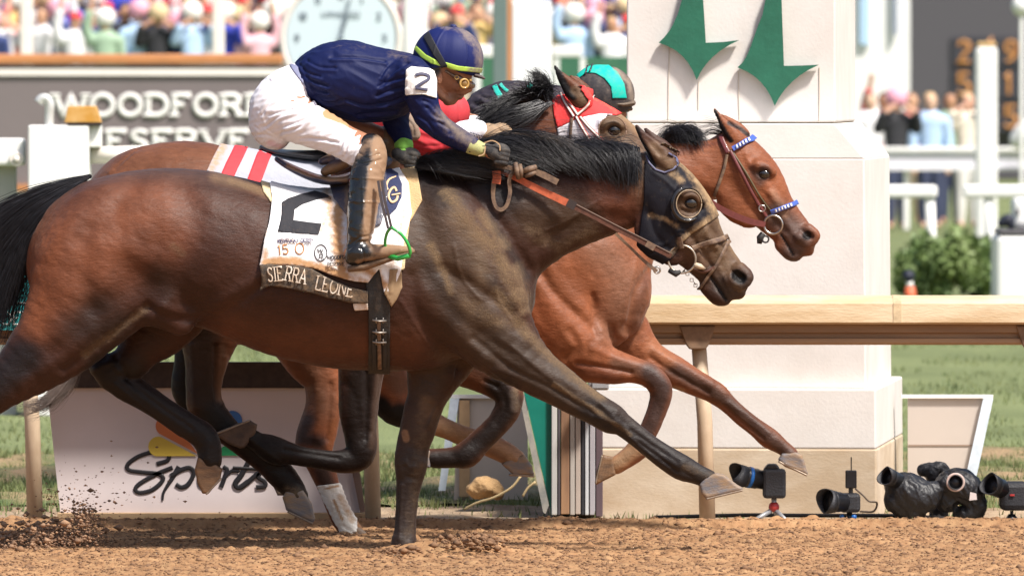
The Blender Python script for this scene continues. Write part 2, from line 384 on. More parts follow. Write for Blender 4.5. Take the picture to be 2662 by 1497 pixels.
# ------------------------------------------------------------------ small builders
class MB:
    def __init__(s): s.v = []; s.f = []
    def add(s, v, f):
        o = len(s.v); s.v += [tuple(x) for x in v]; s.f += [tuple(o+i for i in q) for q in f]; return s
    def box(s, x0, x1, y0, y1, z0, z1):
        return s.add([(x0,y0,z0),(x1,y0,z0),(x1,y1,z0),(x0,y1,z0),(x0,y0,z1),(x1,y0,z1),(x1,y1,z1),(x0,y1,z1)],
                     [(0,3,2,1),(4,5,6,7),(0,1,5,4),(1,2,6,5),(2,3,7,6),(3,0,4,7)])
    def prism(s, poly, y0, y1):
        """outline in x,z pushed from y0 to y1"""
        n = len(poly); v = [(x, y0, z) for x, z in poly]+[(x, y1, z) for x, z in poly]
        f = [tuple(range(n)), tuple(range(2*n-1, n-1, -1))]+[(i, i+n, (i+1) % n+n, (i+1) % n) for i in range(n)]
        return s.add(v, f)
    def tube(s, pts, r, n=10, cap=True, flat=1., up=None):
        pts = [Vector(p) for p in pts]; rs = r if hasattr(r, '__len__') else [r]*len(pts); v = []; f = []
        prev = None
        for i, p in enumerate(pts):
            t = (pts[min(i+1, len(pts)-1)]-pts[max(i-1, 0)]).normalized()
            if up is not None: a = Vector(up)-t*t.dot(Vector(up))
            elif prev is None: a = t.orthogonal()
            else: a = prev-t*t.dot(prev)
            if a.length < 1e-6: a = t.orthogonal()
            a.normalize(); prev = a; b = t.cross(a)
            for k in range(n):
                th = 2*math.pi*k/n; v.append(p+a*math.cos(th)*rs[i]*flat+b*math.sin(th)*rs[i])
        for i in range(len(pts)-1):
            for k in range(n): f.append((i*n+k, i*n+(k+1) % n, (i+1)*n+(k+1) % n, (i+1)*n+k))
        if cap: f += [tuple(range(n-1, -1, -1)), tuple((len(pts)-1)*n+k for k in range(n))]
        return s.add(v, f)
    def ring(s, c, ax, R, r, n=32, m=8, sx=1.):
        ax = Vector(ax).normalized(); a = ax.orthogonal().normalized(); b = ax.cross(a); v = []; f = []
        for i in range(n):
            t = 2*math.pi*i/n; d = a*math.cos(t)+b*math.sin(t)
            for j in range(m):
                q = 2*math.pi*j/m; v.append(Vector(c)+d*(R+r*math.cos(q))+ax*r*math.sin(q)*sx)
        for i in range(n):
            for j in range(m): f.append((i*m+j, ((i+1) % n)*m+j, ((i+1) % n)*m+(j+1) % m, i*m+(j+1) % m))
        return s.add(v, f)
    def ball(s, c, r, n=16, m=10, sc=(1, 1, 1)):
        v = []; f = []
        for i in range(m+1):
            t = math.pi*i/m
            for k in range(n):
                p = 2*math.pi*k/n; v.append((c[0]+r*sc[0]*math.sin(t)*math.cos(p), c[1]+r*sc[1]*math.sin(t)*math.sin(p), c[2]+r*sc[2]*math.cos(t)))
        for i in range(m):
            for k in range(n): f.append((i*n+k, (i+1)*n+k, (i+1)*n+(k+1) % n, i*n+(k+1) % n))
        return s.add(v, f)
    def build(s, name, m, parent=None, smooth=False, bevel=0.):
        me = bpy.data.meshes.new(name); me.from_pydata(s.v, [], s.f); me.update(); me.materials.append(m)
        o = link(name, me, parent, smooth)
        if bevel > 0:
            b = o.modifiers.new('bevel', 'BEVEL'); b.width = bevel; b.segments = 2; b.limit_method = 'ANGLE'
        return o
def strands(name, guides, N, m, parent, Y, rad=.9, spread=10, tip=.25, seg=10, fray=1., seed=1, zs=None, colr=None):
    """hair: many fine tapered tubes following guide curves; guides = list of [(u,v,w),...] ordered side by side"""
    r = np.random.default_rng(seed); k = S(Y)
    G = [np.array(catmull([(p[0], p[1], p[2]) for p in g], 8)) for g in guides]
    def res(g):
        d = np.r_[0, np.cumsum(np.linalg.norm(np.diff(g, axis=0), axis=1))]; t = np.linspace(0, d[-1], seg+1)
        return np.stack([np.interp(t, d, g[:, i]) for i in range(3)], 1)
    G = np.array([res(g) for g in G]); ng = len(G)
    a = r.random(N)*(ng-1) if ng > 1 else np.zeros(N); i = np.minimum(a.astype(int), max(ng-2, 0)); f = (a-i)[:, None, None]
    Pn = G[i]*(1-f)+G[np.minimum(i+1, ng-1)]*f
    t = np.linspace(0, 1, seg+1)[None, :, None]
    off = r.normal(0, 1, (N, 1, 3))*spread*np.array([1, 1, .8])*(.15+.85*t)
    clump = r.integers(0, max(N//14, 1), N); co = r.normal(0, 1, (max(N//14, 1), 1, 3))[clump]*spread*.9*t
    ph = r.random((N, 1, 1))*6.28; wv = np.sin(t*r.uniform(3, 9, (N, 1, 1))+ph)*spread*.22*fray*t*r.normal(0, 1, (N, 1, 3))
    L = r.uniform(.62, 1.0, (N, 1, 1)); 
    base = Pn[:, :1]; Pn = Pn+off+co+wv
    # shorten some
    tt = (np.linspace(0, 1, seg+1)[None, :]*L[:, :, 0])*seg; ii = np.minimum(tt.astype(int), seg-1); ff = (tt-ii)[:, :, None]
    ar = np.arange(N)[:, None]; Pn = Pn[ar, ii]*(1-ff)+Pn[ar, ii+1]*ff
    T = np.gradient(Pn, axis=1); T /= np.linalg.norm(T, axis=2, keepdims=True)+1e-9
    A = np.cross(T, np.array([.3, .2, 1.])); A /= np.linalg.norm(A, axis=2, keepdims=True)+1e-9; B = np.cross(T, A)
    rr = (rad*(1-(1-tip)*t))*r.uniform(.6, 1.3, (N, 1, 1))
    V = []
    for j in range(3):
        th = 2.0944*j; V.append(Pn+(A*math.cos(th)+B*math.sin(th))*rr)
    V = np.stack(V, 2).reshape(-1, 3)   # N,seg+1,3
    n1 = seg+1; b0 = (np.arange(N)[:, None, None]*n1*3+np.arange(seg)[None, :, None]*3); j = np.arange(3)[None, None, :]
    Fq = np.stack([b0+j, b0+(j+1) % 3, b0+3+(j+1) % 3, b0+3+j], 3).reshape(-1, 4)
    Wv = np.stack([(V[:, 0]-CX)/k, Y+V[:, 2]/k, CH-(V[:, 1]-CY)/k], 1)
    return pts_mesh(name, Wv, Fq, m, parent, True)
# ------------------------------------------------------------------ the horses
def head_prims(ex, ey, ang=0., sc=1., wc=0., open_=0.):
    """head of a thoroughbred; authored round its eye, then turned and sized"""
    ca, sa = math.cos(ang), math.sin(ang)
    def T(u, v): x, y = (u-1794)*sc, (v-526)*sc; return ex+x*ca+y*sa, ey-x*sa+y*ca
    def ch(st, k, neg=False, n=3):
        return C([(*T(s[0], s[1]), s[2]*sc, wc+s[3]*sc, s[4]) for s in st], k, n=n, neg=neg)
    pr = [ch([(1690,455,62,0,.7),(1712,480,78,0,.72),(1742,530,92,0,.66),(1775,578,90,0,.62),(1812,632,73,0,.58),(1850,678,62,0,.5),(1878,712,57,0,.52),(1896,727,50,0,.6)], 14)]
    for sg in (-1, 1):
        pr += [ch([(1716,560,60,sg*30,.3),(1712,605,62,sg*32,.28),(1745,640,50,sg*30,.3)], 14),          # cheek plates
               ch([(1775,500,20,sg*50,1),(1800,508,16,sg*51,1),(1820,522,12,sg*47,1)], 14),               # brow
               ch([(1790,560,14,sg*46,.8),(1830,605,10,sg*42,.8),(1858,640,7,sg*34,.8)], 12),             # facial crest
               ch([(1922,700,19,sg*22,.9),(1941,720,18,sg*26,.9),(1922,742,15,sg*25,.9),(1897,724,17,sg*27,.9)], 5),              # nostril wing
               ch([(1914,713,13,sg*45,1),(1925,722,13,sg*42,1)], 4, neg=True)]
    pr += [ch([(1911,730,36,0,.75),(1908,752,26,0,.9),(1920,762,17,0,1.2)], 9), ch([(1842,744,24,0,.8),(1868,766,27,0,.9),(1880,772,23,0,.9)], 6)]
    return pr, T
def ear(st, w, k=10): return C([(*s[:2], s[2], w+ (s[3] if len(s) > 3 else 0), .62) for s in st], k)
BLK = (.012,.010,.010); SEAL = (.035,.018,.012); BAY = (.135,.045,.020); DBAY = (.062,.022,.013); TAN = (.30,.19,.10)
coat_m = coat_mat('horse_coat')
coat_far = coat_mat('bay_coat', .42)
hoof_m = mat('hoof_horn', (.13,.125,.135), color2=(.25,.16,.09), nscale=12, rough=.6, bump=.25, bscale=90, stretch=(1,1,3))
eye_m = mat('horse_eye', (.010,.007,.006), rough=.06, coat=1.)
hair_m = mat('black_hair', (.012,.011,.013), rough=.36, spec=.6, nvar=.5, nscale=30)
dusty_hair = mat('dusty_hair', (.10,.075,.06), color2=(.03,.024,.022), nscale=20, rough=.6)
pale_hair = mat('grey_brown_hair', (.20,.155,.135), rough=.6, nvar=.3, nscale=20)
steel = mat('steel', (.55,.52,.48), rough=.3, metal=1., nvar=.2, nscale=60)
def hoof(parent, pts, w, hw, Y, mt=None, h=2.0, sole=None):
    sk = Skin([PG(pts, w, hw, 7, 3)], h, Y, 1)
    if sole:
        sk.push([sole[0], sole[1]], 9, 1.5, 0); c = np.mean(pts, 0); top = [p for p in pts if min(np.hypot(p[0]-a[0], p[1]-a[1]) for a in sole) > 25]
        a, b = np.array(sole[0], float), np.array(sole[1], float); d = (b-a)/np.hypot(*(b-a)); n = np.array([-d[1], d[0]]); n = n if n@(a-c) > 0 else -n
        for t in (.25, .5, .72): q0 = a+(b-a)*.06-n*(t*30); q1 = b-(b-a)*.06-n*(t*26); sk.push([tuple(q0), tuple((q0+q1)/2-n*2), tuple(q1)], 2.2, -.4, 0)
        s2 = Skin([PG([tuple(a-d*2-n*1), tuple(b+d*1-n*1), tuple(b+d*1+n*4.5), tuple(a-d*2+n*4.5)], w, hw+1, 2, 2)], 1.6, Y, 0); s2.mesh('horseshoe', mat('worn_shoe', (.26,.20,.15), rough=.5, metal=.5, nvar=.3, nscale=60), parent, colr=False)
    return sk.mesh('hoof', mt or hoof_m, parent, colr=False)
hoof_b = mat('brown_hoof', (.10,.055,.028), color2=(.19,.10,.045), nscale=14, rough=.6, bump=.25, bscale=90, stretch=(1,1,3))
def eyeball(parent, sk, T, sc, wnear, sides=(-1, 1), u=1795, v=527):
    for sg in sides:
        x, y = T(u, v); k = S(sk.Y); c = P(x, y, sk.Y); r = 16*sc/k
        mb = MB(); mb.ball((c[0], sk.Y+sg*wnear*sc/k, c[2]), r, 24, 16, (1.15, .8, .95)); mb.build('eye', eye_m, parent, True)

# ================= near horse: dark bay
Y1 = 0.0
near = empty('racehorse', (*P(700, 1431, 0)[:2], 0), 'dark bay racehorse in front, mud on its shoulder, black hood, galloping right', 'horse', 'racehorses galloping')
hp, TN = head_prims(1794, 526)
prN = [C([(255,682,187,0,.92),(290,652,192,0,.94),(400,633,195,0,.97),(495,638,198,0,.95),(600,664,202,0,.93),(700,697,211,0,.92),(800,720,223,0,.9),(900,728,232,0,.86),(1000,716,248,0,.78),(1080,702,258,0,.68),(1140,692,243,0,.62)], 30),
       C([(1180,700,190,0,.72),(1275,772,112,0,.95)], 40),
       C([(1180,620,190,0,.62),(1290,566,182,0,.50),(1392,530,156,0,.46),(1470,519,131,0,.47),(1549,506,112,0,.5),(1630,492,98,0,.52),(1690,480,80,0,.6)], 40),
       # fore legs
       C([(1150,620,130,-85,.55),(1225,760,135,-92,.55),(1290,868,104,-86,.62),(1377,950,66,-76,.8),(1459,1005,52,-72,.85),(1519,1044,44,-70,.85),(1557,1066,41,-70,.85),(1588,1084,40,-70,.85),(1617,1101,30,-70,.85),(1668,1142,27.5,-70,.8),(1718,1179,31,-70,.8),(1768,1210,33,-70,.85),(1810,1229,26,-70,.9),(1838,1241,24,-70,1)], 24),
       C([(1170,820,120,70,.6),(1152,900,100,70,.6),(1128,975,70,68,.75),(1112,1028,53,66,.85),(1098,1070,49,66,.85),(1085,1120,46,66,.85),(1074,1160,43,66,.85),(1068,1205,43,66,.85),(1065,1240,36,66,.85),(1060,1280,31,66,.85),(1055,1331,28,66,.85),(1052,1385,29,66,.85),(1050,1415,34,66,.9),(1062,1440,29,66,.9)], 22),
       # hind legs
       C([(290,640,160,-75,.6),(262,710,172,-92,.55),(210,800,138,-98,.55),(150,880,108,-98,.6),(75,950,80,-96,.7),(0,1010,58,-94,.8),(-80,1075,46,-92,.8),(-150,1125,44,-92,.85),(-200,1160,35,-92,.85),(-270,1195,28,-92,.85),(-340,1235,30,-92,.85),(-385,1262,30,-92,.9),(-420,1290,25,-92,1)], 24),
       C([(440,760,130,80,.55),(410,840,92,85,.6),(366,900,60,85,.75),(332,945,50,85,.8),(290,968,42,85,.8),(322,1004,40,85,.75),(365,1030,36,85,.8),(419,1064,33,85,.8),(482,1106,34,85,.8),(526,1135,36,85,.85),(540,1165,33,85,.9),(544,1200,31,85,1)], 20),
       C([(262,955,34,85,.7),(285,975,40,85,.7)], 12),
       C([(420,790,62,-118,.6),(470,830,40,-100,.6)], 40)]
prN += hp
prN += [ear([(1735,426,24),(1718,405,25),(1697,384,20),(1676,360,13.5),(1662,341,8),(1654,328,5)], -40, 6), ear([(1742,405,20),(1722,384,20),(1702,366,15),(1687,348,9),(1679,337,5)], 34, 6),
        C([(1716,398,13,-60,.8),(1697,377,11,-56,.8),(1677,354,6,-50,.8)], 4, neg=True)]
N1 = Skin(prN, 3.8, Y1, 2)
# muscles, tendons, veins
g = N1.push
g([(383,797),(320,850),(250,905),(170,960)], 12, -7); g([(425,800),(500,815),(560,790),(640,740),(690,700)], 16, 5); g([(380,800),(440,825),(520,830),(600,800),(680,745)], 13, -5)
g([(400,640),(380,700),(330,760),(240,800)], 32, -6); g([(300,560),(340,640),(330,730)], 40, -4); g([(470,480),(500,560),(480,650),(440,720)], 38, -7)
g([(160,620),(150,700),(170,800),(150,870)], 34, 4); g([(230,600),(220,700),(240,800)], 26, -5); g([(240,860),(160,930),(60,990)], 18, 5)
g([(1210,470),(1270,540),(1330,620),(1375,700)], 14, -9); g([(1180,520),(1240,590),(1310,680),(1360,760)], 34, 7)
g([(1150,700),(1230,740),(1300,790),(1350,850)], 20, -9); g([(1090,520),(1110,620),(1150,700),(1240,790)], 30, -6)
g([(1100,700),(1160,800),(1240,860),(1320,920)], 22, -7); g([(1120,760),(1180,850),(1260,930)], 24, 6); g([(1070,720),(1085,820),(1140,900),(1200,960)], 22, -9)
g([(1230,880),(1330,960),(1430,1010),(1540,1075)], 9, -6); g([(1300,880),(1400,950),(1500,1010),(1600,1070)], 12, 4); g([(1290,960),(1400,1000),(1500,1060),(1560,1090)], 10, 4)
g([(1640,1118),(1700,1160),(1760,1200)], 6, -4); g([(1630,1130),(1690,1180),(1740,1215)], 5, 3)
g([(1400,640),(1480,590),(1560,560),(1630,570)], 20, -6); g([(1330,520),(1430,560),(1530,560),(1610,530)], 26, 4); g([(1250,430),(1350,450),(1480,450),(1600,440)], 24, -4)
for i in range(4): g([(800+i*50, 740),(815+i*50, 800),(808+i*50, 870)], 13, 1.0); 
g([(1100,1010),(1085,1100),(1075,1180)], 9, -4, wlim=(30, 140)); g([(1075,1260),(1065,1330),(1062,1400)], 7, -3, wlim=(30, 140)); g([(1170,960),(1130,1030),(1110,1100)], 12, 5, wlim=(30, 140)); g([(1190,960),(1150,1010),(1120,1040)], 8, -6, wlim=(30,140))
# head detail
g([(1794,507),(1778,513),(1771,527),(1780,540),(1800,543),(1813,535),(1814,518),(1806,509),(1794,507)], 5, 4)
g([(1776,545),(1800,555),(1825,545)], 7, -4); g([(1815,560),(1850,620),(1880,665)], 8, 4); g([(1830,560),(1870,630),(1900,680)], 8, -4)
g([(1762,600),(1800,660),(1836,706)], 10, 4); g([(1790,600),(1822,650),(1848,690)], 8, -5); g([(1845,716),(1864,744),(1890,780)], 4.5, -9); g([(1870,700),(1886,730),(1900,756)], 6, 3)
g([(1905,700),(1898,716),(1904,734),(1922,741)], 5, 4); g([(1690,560),(1700,600),(1730,640),(1760,655)], 10, -4)
for l in [[(1040,780),(1090,860),(1130,920)],[(1270,600),(1300,680),(1290,760),(1330,830)],[(1180,640),(1200,720),(1250,780)],[(1760,470),(1740,520),(1745,570)],[(1840,590),(1815,640),(1830,690)],[(1870,600),(1885,650),(1905,690)],[(1420,600),(1480,570),(1560,520)],[(1330,900),(1400,960),(1450,1000),(1540,1080)],[(1240,930),(1330,1000),(1400,1030)]]:
    g(l, 4.5, 2.2)
g([(1500,1030),(1560,1080),(1600,1100)], 8, 3); g([(1560,1050),(1600,1090),(1630,1120)], 7, 4); g([(1660,1150),(1720,1195),(1760,1225)], 5, -3.5); g([(1745,1190),(1775,1200)], 12, 3.5); g([(1775,1225),(1800,1240)], 6, -2.5)
g([(330,985),(400,1045),(500,1115)], 6, -3.5); g([(300,1000),(380,1065),(470,1130)], 6, 3); g([(250,960),(290,940),(310,960)], 10, 5); g([(300,930),(330,980)], 9, -5); g([(545,1150),(535,1190)], 9, 3)
g([(1055,1200),(1085,1215),(1095,1200)], 9, 4, wlim=(30,140)); g([(1035,1180),(1040,1230)], 8, 3, wlim=(30,140)); g([(1060,1240),(1080,1245)], 6, -3, wlim=(30,140)); g([(1045,1260),(1040,1340),(1038,1400)], 5, 3, wlim=(30,140))
g([(560,520),(640,560),(700,640)], 44, 4); g([(700,540),(690,640),(640,740)], 30, -4); g([(350,470),(300,540),(200,620)], 24, -4); g([(200,560),(120,660)], 24, 4); g([(330,640),(420,700),(440,780)], 26, 5)
N1.normals(); N1.ruffle(3.4, 46, .7, 2.2, 3); N1.ruffle(1.5, 17, .6, 2.6, 7); N1.normals()
# colours of the coat, with some lit ridges and dark hollows painted in
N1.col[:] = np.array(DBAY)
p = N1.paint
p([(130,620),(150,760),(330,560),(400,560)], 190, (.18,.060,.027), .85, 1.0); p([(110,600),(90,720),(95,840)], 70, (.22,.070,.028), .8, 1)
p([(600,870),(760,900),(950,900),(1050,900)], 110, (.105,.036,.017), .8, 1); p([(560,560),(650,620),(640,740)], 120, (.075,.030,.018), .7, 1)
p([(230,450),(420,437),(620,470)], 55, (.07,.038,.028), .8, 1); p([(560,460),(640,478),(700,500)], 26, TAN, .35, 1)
p([(260,800),(200,850),(300,850)], 90, (.035,.018,.013), .8, 1); p([(420,720),(430,760)], 60, (.045,.02,.013), .6, 1)
p([(60,930),(-60,1040),(-150,1130),(-420,1290)], 70, (.022,.014,.014), .95, .8)
p([(330,960),(270,965),(320,1010),(420,1065),(540,1140),(545,1230)], 75, (.016,.010,.009), .95, .8); p([(400,850),(350,910)], 70, (.05,.018,.010), .7, 1)
p([(1150,430),(1230,450),(1330,520),(1270,480)], 80, (.020,.018,.022), .9, 1); p([(1090,470),(1160,520)], 80, (.026,.020,.022), .9, 1)
p([(1100,600),(1200,700),(1250,860)], 170, (.066,.038,.022), .9, .9); p([(1380,560),(1500,570)], 110, (.062,.036,.021), .85, 1); p([(1560,480),(1620,560),(1660,440)], 70, (.11,.036,.018), .9, 1)
p([(1400,430),(1560,430),(1640,410)], 50, (.018,.012,.012), .9, 1)
p([(1300,900),(1440,990),(1600,1090),(1850,1245)], 90, (.056,.036,.025), .95, .7); p([(1540,1070),(1700,1170),(1850,1245)], 60, (.030,.022,.021), .9, .8)
p([(1150,880),(1110,1010),(1070,1200)], 80, (.060,.036,.025), .9, .8, wlim=(0,200)); p([(1070,1200),(1055,1320),(1050,1440)], 60, (.044,.030,.025), .9, .8, wlim=(0,200))
p([(1110,1050),(1118,1065)], 30, (.10,.055,.030), .8, .8, wlim=(0,200)); p([(1052,1125),(1056,1140)], 11, (.24,.13,.07), 1, .4, wlim=(0,200))
p([(1180,560),(1240,640),(1260,720)], 40, (.13,.085,.05), .6, 1); p([(1120,700),(1180,820)], 46, (.045,.028,.02), .7, 1); p([(1270,720),(1330,800)], 24, (.05,.032,.023), .6, 1); p([(1270,560),(1320,640),(1370,720)], 22, (.04,.032,.030), .7, 1); p([(1290,990),(1330,1000)], 40, (.03,.02,.018), .7, 1)
p([(1690,440),(1800,560),(1880,680)], 110, (.105,.060,.034), .95, .8); p([(1779,420),(1820,470),(1866,545),(1900,620),(1930,670)], 22, (.30,.19,.10), .6, 1); p([(1870,740),(1900,765),(1930,730)], 42, (.055,.040,.034), .9, .8); p([(1850,700),(1830,720)], 30, (.05,.03,.024), .7, 1)  # stroke down the nose: tan mud plus light from above, painted in
p([(1796,526)], 20, (.02,.012,.010), .9, .6); p([(1915,715),(1926,723)], 18, (.006,.004,.004), 1, .3); p([(1843,712),(1862,742),(1887,778)], 5, (.015,.01,.009), 1, .7)  # nostril hollow painted near black as shade
p([(1656,336),(1662,360),(1685,400),(1700,432)], 9, (.012,.009,.009), 1, .5); p([(1700,380),(1720,410),(1740,420)], 20, (.17,.105,.062), .9, .8)
# mud thrown up by the track, and a painted highlight along the thigh ridge
for q, wd, a in [([(1160,500),(1215,570),(1290,650),(1330,740),(1360,800)],44,.5),([(1250,560),(1310,640)],34,.5),([(1120,640),(1160,720),(1170,760)],26,.5),([(1290,760),(1340,830),(1400,900),(1480,965),(1560,1030)],36,.5),
                 ([(1200,790),(1300,840)],60,.34),([(1440,1000),(1540,1060),(1640,1130)],14,.5),([(1340,700),(1370,800)],40,.5),([(1380,600),(1450,640),(1540,600)],46,.36),([(1750,440),(1820,480),(1870,560),(1910,650)],34,.5),
                 ([(1830,600),(1890,690)],40,.30),([(380,800),(300,860),(220,920)],26,.40),([(450,640),(470,660)],30,.33),([(1100,1040),(1090,1200),(1060,1400)],40,.30),([(1850,1240),(1780,1215)],30,.28),([(1935,760),(1910,745)],20,.4),([(600,470),(690,497)],22,.45)]:
    N1.paint(q, wd, None, min(a*1.1, .62), 1., -1 if q[0][0] < 1700 else 0)
N1.col *= .86; N1.col *= np.clip(N1.col.mean(1)/.040, .5, 1)[:, None]; N1.mesh('body', coat_m, near)  # dark areas deepened, shadow contrast put into the coat colour
N1.U2 = None; N1._b = None
eyeball(near, N1, TN, 1., 53)
hoof(near, [(1817,1256),(1830,1238),(1858,1226),(1880,1230),(1904,1248),(1928,1266),(1925,1272),(1891,1279),(1836,1293),(1822,1280)], -70, 25, Y1, sole=((1836,1291),(1927,1269)))
hoof(near, [(512,1190),(504,1222),(511,1257),(524,1284),(540,1284),(570,1246),(576,1222),(556,1206)], 85, 27, Y1, hoof_b, sole=((570,1246),(533,1285)))
hoof(near, [(-395,1290),(-440,1285),(-470,1330),(-450,1360),(-420,1330)], -92, 27, Y1)
hoof(near, [(1035,1436),(1090,1436),(1110,1475),(1030,1475)], 66, 30, Y1)
# tail
strands('tail', [[(236,458,0),(150,480,10),(40,520,10),(-90,600,0),(-200,690,0)], [(226,463,-6),(150,500,-14),(60,560,-10),(-30,660,0),(-90,780,0)],
                 [(216,470,-8),(140,530,-18),(70,610,-16),(20,720,-6),(-20,850,0)], [(206,478,-6),(125,560,-10),(72,650,-8),(36,750,0),(-14,880,8)]], 4200, hair_m, near, Y1, 1.1, 11, seed=3, seg=12, fray=2)
strands('tail_wisp', [[(70,640,0),(40,740,0),(10,860,0),(-10,930,0)], [(60,640,0),(64,760,0),(40,870,0),(10,925,0)]], 130, hair_m, near, Y1, .8, 9, seed=4, fray=3)
# mane
strands('mane', [[(1085,440,-30),(1090,415,-60),(1130,420,-95),(1160,460,-100)], [(1180,425,-30),(1200,390,-70),(1260,400,-90),(1330,440,-84)], [(1260,410,-10),(1290,360,-30),(1380,360,-60),(1440,420,-86)],
                 [(1330,398,-10),(1340,350,-30),(1430,362,-66),(1500,430,-78)], [(1400,398,-10),(1440,374,-40),(1510,400,-70),(1560,470,-72)], [(1480,396,-10),(1530,380,-40),(1590,410,-66),(1620,485,-64)],
                 [(1560,396,-10),(1600,380,-36),(1640,400,-60),(1642,480,-66)], [(1650,400,-10),(1655,385,-30),(1650,410,-56),(1645,470,-64)]], 5200, hair_m, near, Y1, 1.15, 9, seed=5, seg=11, fray=1.6)
strands('mane', [[(1080,435,-60),(1130,440,-100),(1200,450,-110),(1280,460,-105)], [(1100,415,-50),(1180,410,-90),(1270,418,-96),(1370,445,-90)], [(1240,390,-30),(1300,372,-60),(1400,395,-80),(1480,440,-82)], [(1330,372,-20),(1400,372,-50),(1470,400,-74),(1560,450,-76)]], 2600, hair_m, near, Y1, 1.1, 7, seed=6, seg=11)
strands('mane', [[(1200,400,-40),(1280,352,-40),(1380,346,-50),(1480,370,-50)], [(1440,385,-20),(1520,362,-30),(1600,376,-50),(1660,430,-60)], [(1560,392,-20),(1630,372,-30),(1655,410,-56),(1650,500,-60)]], 200, hair_m, near, Y1, .9, 15, seed=9, fray=3)
strands('mane', [[(1250,368,-40),(1330,350,-50),(1420,362,-66),(1500,392,-70)], [(1290,362,-30),(1360,352,-50),(1450,376,-70),(1530,420,-72)]], 260, dusty_hair, near, Y1, 1.1, 8, seed=8)
# ================= middle horse: bay in a red and white hood
Y2 = 0.95
mid = empty('racehorse', (P(640, 1405, Y2)[0], Y2, 0), 'bay racehorse in the middle, head in a red and white hood, half hidden', 'horse', 'racehorses galloping')
hpm, TM = head_prims(1594, 338, math.radians(20), .95)
prM = [C([(400,573,194,0,.92),(480,560,194,0,.95),(566,575,193,0,.95),(680,590,193,0,.95),(800,600,198,0,.92),(900,605,205,0,.9),(1000,600,210,0,.85),(1070,595,205,0,.72)], 30),
       C([(1080,600,170,0,.75),(1150,640,115,0,.95)], 40),
       C([(1080,540,180,0,.6),(1150,515,140,0,.5),(1240,468,108,0,.48),(1320,405,100,0,.5),(1395,350,87,0,.55),(1455,330,74,0,.6)], 36),
       C([(430,640,150,-70,.6),(520,760,120,-90,.6),(548,830,92,-84,.65),(542,900,66,-80,.75),(534,960,50,-80,.8),(530,1010,45,-80,.85),(536,1055,46,-80,.8),(562,1090,44,-80,.8),(602,1125,35,-80,.8),(650,1163,32,-80,.8),(698,1199,34,-80,.85),(733,1232,37,-80,.85),(762,1262,31,-80,.9),(776,1286,28,-80,1)], 22),
       C([(440,700,130,70,.6),(500,800,84,80,.65),(500,880,52,80,.75),(488,950,40,80,.8),(478,1005,37,80,.8),(495,1045,34,80,.8),(545,1085,28,80,.8),(605,1135,26,80,.8),(655,1175,28,80,.85),(695,1210,24,80,.9)], 20),
       C([(1030,700,120,-70,.6),(985,820,104,-84,.6),(956,890,80,-80,.7),(942,950,62,-78,.8),(936,1010,56,-78,.8),(933,1070,50,-78,.85),(937,1120,42,-78,.85),(940,1165,41,-78,.85),(925,1188,38,-78,.8),(888,1196,31,-88,.8),(850,1192,26,-98,.8),(800,1184,25,-112,.8),(752,1173,29,-124,.8),(722,1168,36,-130,.85),(700,1158,34,-132,.85),(676,1146,26,-134,.9),(655,1133,24,-135,1)], 16),
       C([(1060,720,110,60,.6),(1100,850,95,80,.6),(1180,928,68,80,.7),(1240,965,53,78,.8),(1290,995,45,78,.8),(1321,1025,40,78,.85),(1320,1062,36,78,.85),(1298,1098,32,78,.8),(1268,1130,30,78,.8),(1240,1158,31,78,.8),(1214,1183,35,78,.85),(1180,1191,27,78,.9),(1140,1194,26,78,.9),(1115,1192,24,78,1)], 16)]
prM += hpm + [ear([(1513,262,24),(1497,245,26),(1478,222,20),(1462,202,14),(1450,186,8),(1443,173,5)], -42, 6), ear([(1520,240,20),(1508,226,18),(1494,212,12),(1484,200,5)], 40),
              C([(1490,240,13,-62,.8),(1470,215,10,-58,.8),(1455,196,5,-52,.8)], 6, neg=True)]
M1 = Skin(prM, 4.2, Y2, 2)
g = M1.push
g([(874,990),(905,1000),(930,1060),(940,1150)], 9, -2); g([(952,960),(955,1040),(952,1140)], 7, -7); g([(975,960),(970,1040),(962,1140)], 9, 4); g([(880,1190),(800,1178),(740,1168)], 6, -4)
g([(560,900),(558,980),(566,1050)], 7, -7); g([(585,930),(573,1000),(576,1050)], 9, 5); g([(500,900),(505,1000),(510,1060)], 10, 4); g([(620,1120),(690,1170),(740,1215)], 6, 3)
g([(300,440),(330,410),(360,385)], 5, -4); g([(285,450),(320,425),(350,400)], 5, 3); g([(1594,318),(1578,324),(1572,338),(1582,352),(1602,354),(1614,344),(1614,328),(1604,320),(1594,318)], 5, 3.4)
g([(1290,1000),(1316,1050),(1290,1100)], 8, -3); g([(1260,990),(1290,1005)], 6, -5)
M1.normals(); M1.ruffle(2.6, 40, .7, 2.2, 13); M1.ruffle(1.4, 16, .6, 2.6, 17); M1.normals()
M1.col[:] = np.array((.13,.045,.020))
p = M1.paint
p([(280,470),(400,390),(600,400)], 70, (.16,.060,.028), .8, 1); p([(1380,320),(1440,300)], 60, (.13,.042,.02), .8, 1)
p([(520,880),(520,1000),(560,1090)], 90, (.038,.020,.015), .95, .8); p([(580,900),(572,1040)], 20, (.10,.05,.03), .8, 1)  # last stroke paints a sunlit right edge on the hind leg
p([(560,1090),(700,1200),(780,1290)], 60, (.014,.010,.010), .95, .8); p([(770,1280),(745,1275)], 26, (.06,.045,.035), .6, 1)
p([(490,880),(480,1000),(490,1050),(660,1180)], 60, (.012,.010,.010), 1, .5, wlim=(30,200))
p([(950,900),(935,1050),(940,1180),(800,1190),(650,1130)], 80, (.020,.012,.011), .95, .8); p([(985,960),(975,1060),(965,1160)], 16, (.075,.045,.032), .8, 1)  # last stroke paints a highlight down the forearm
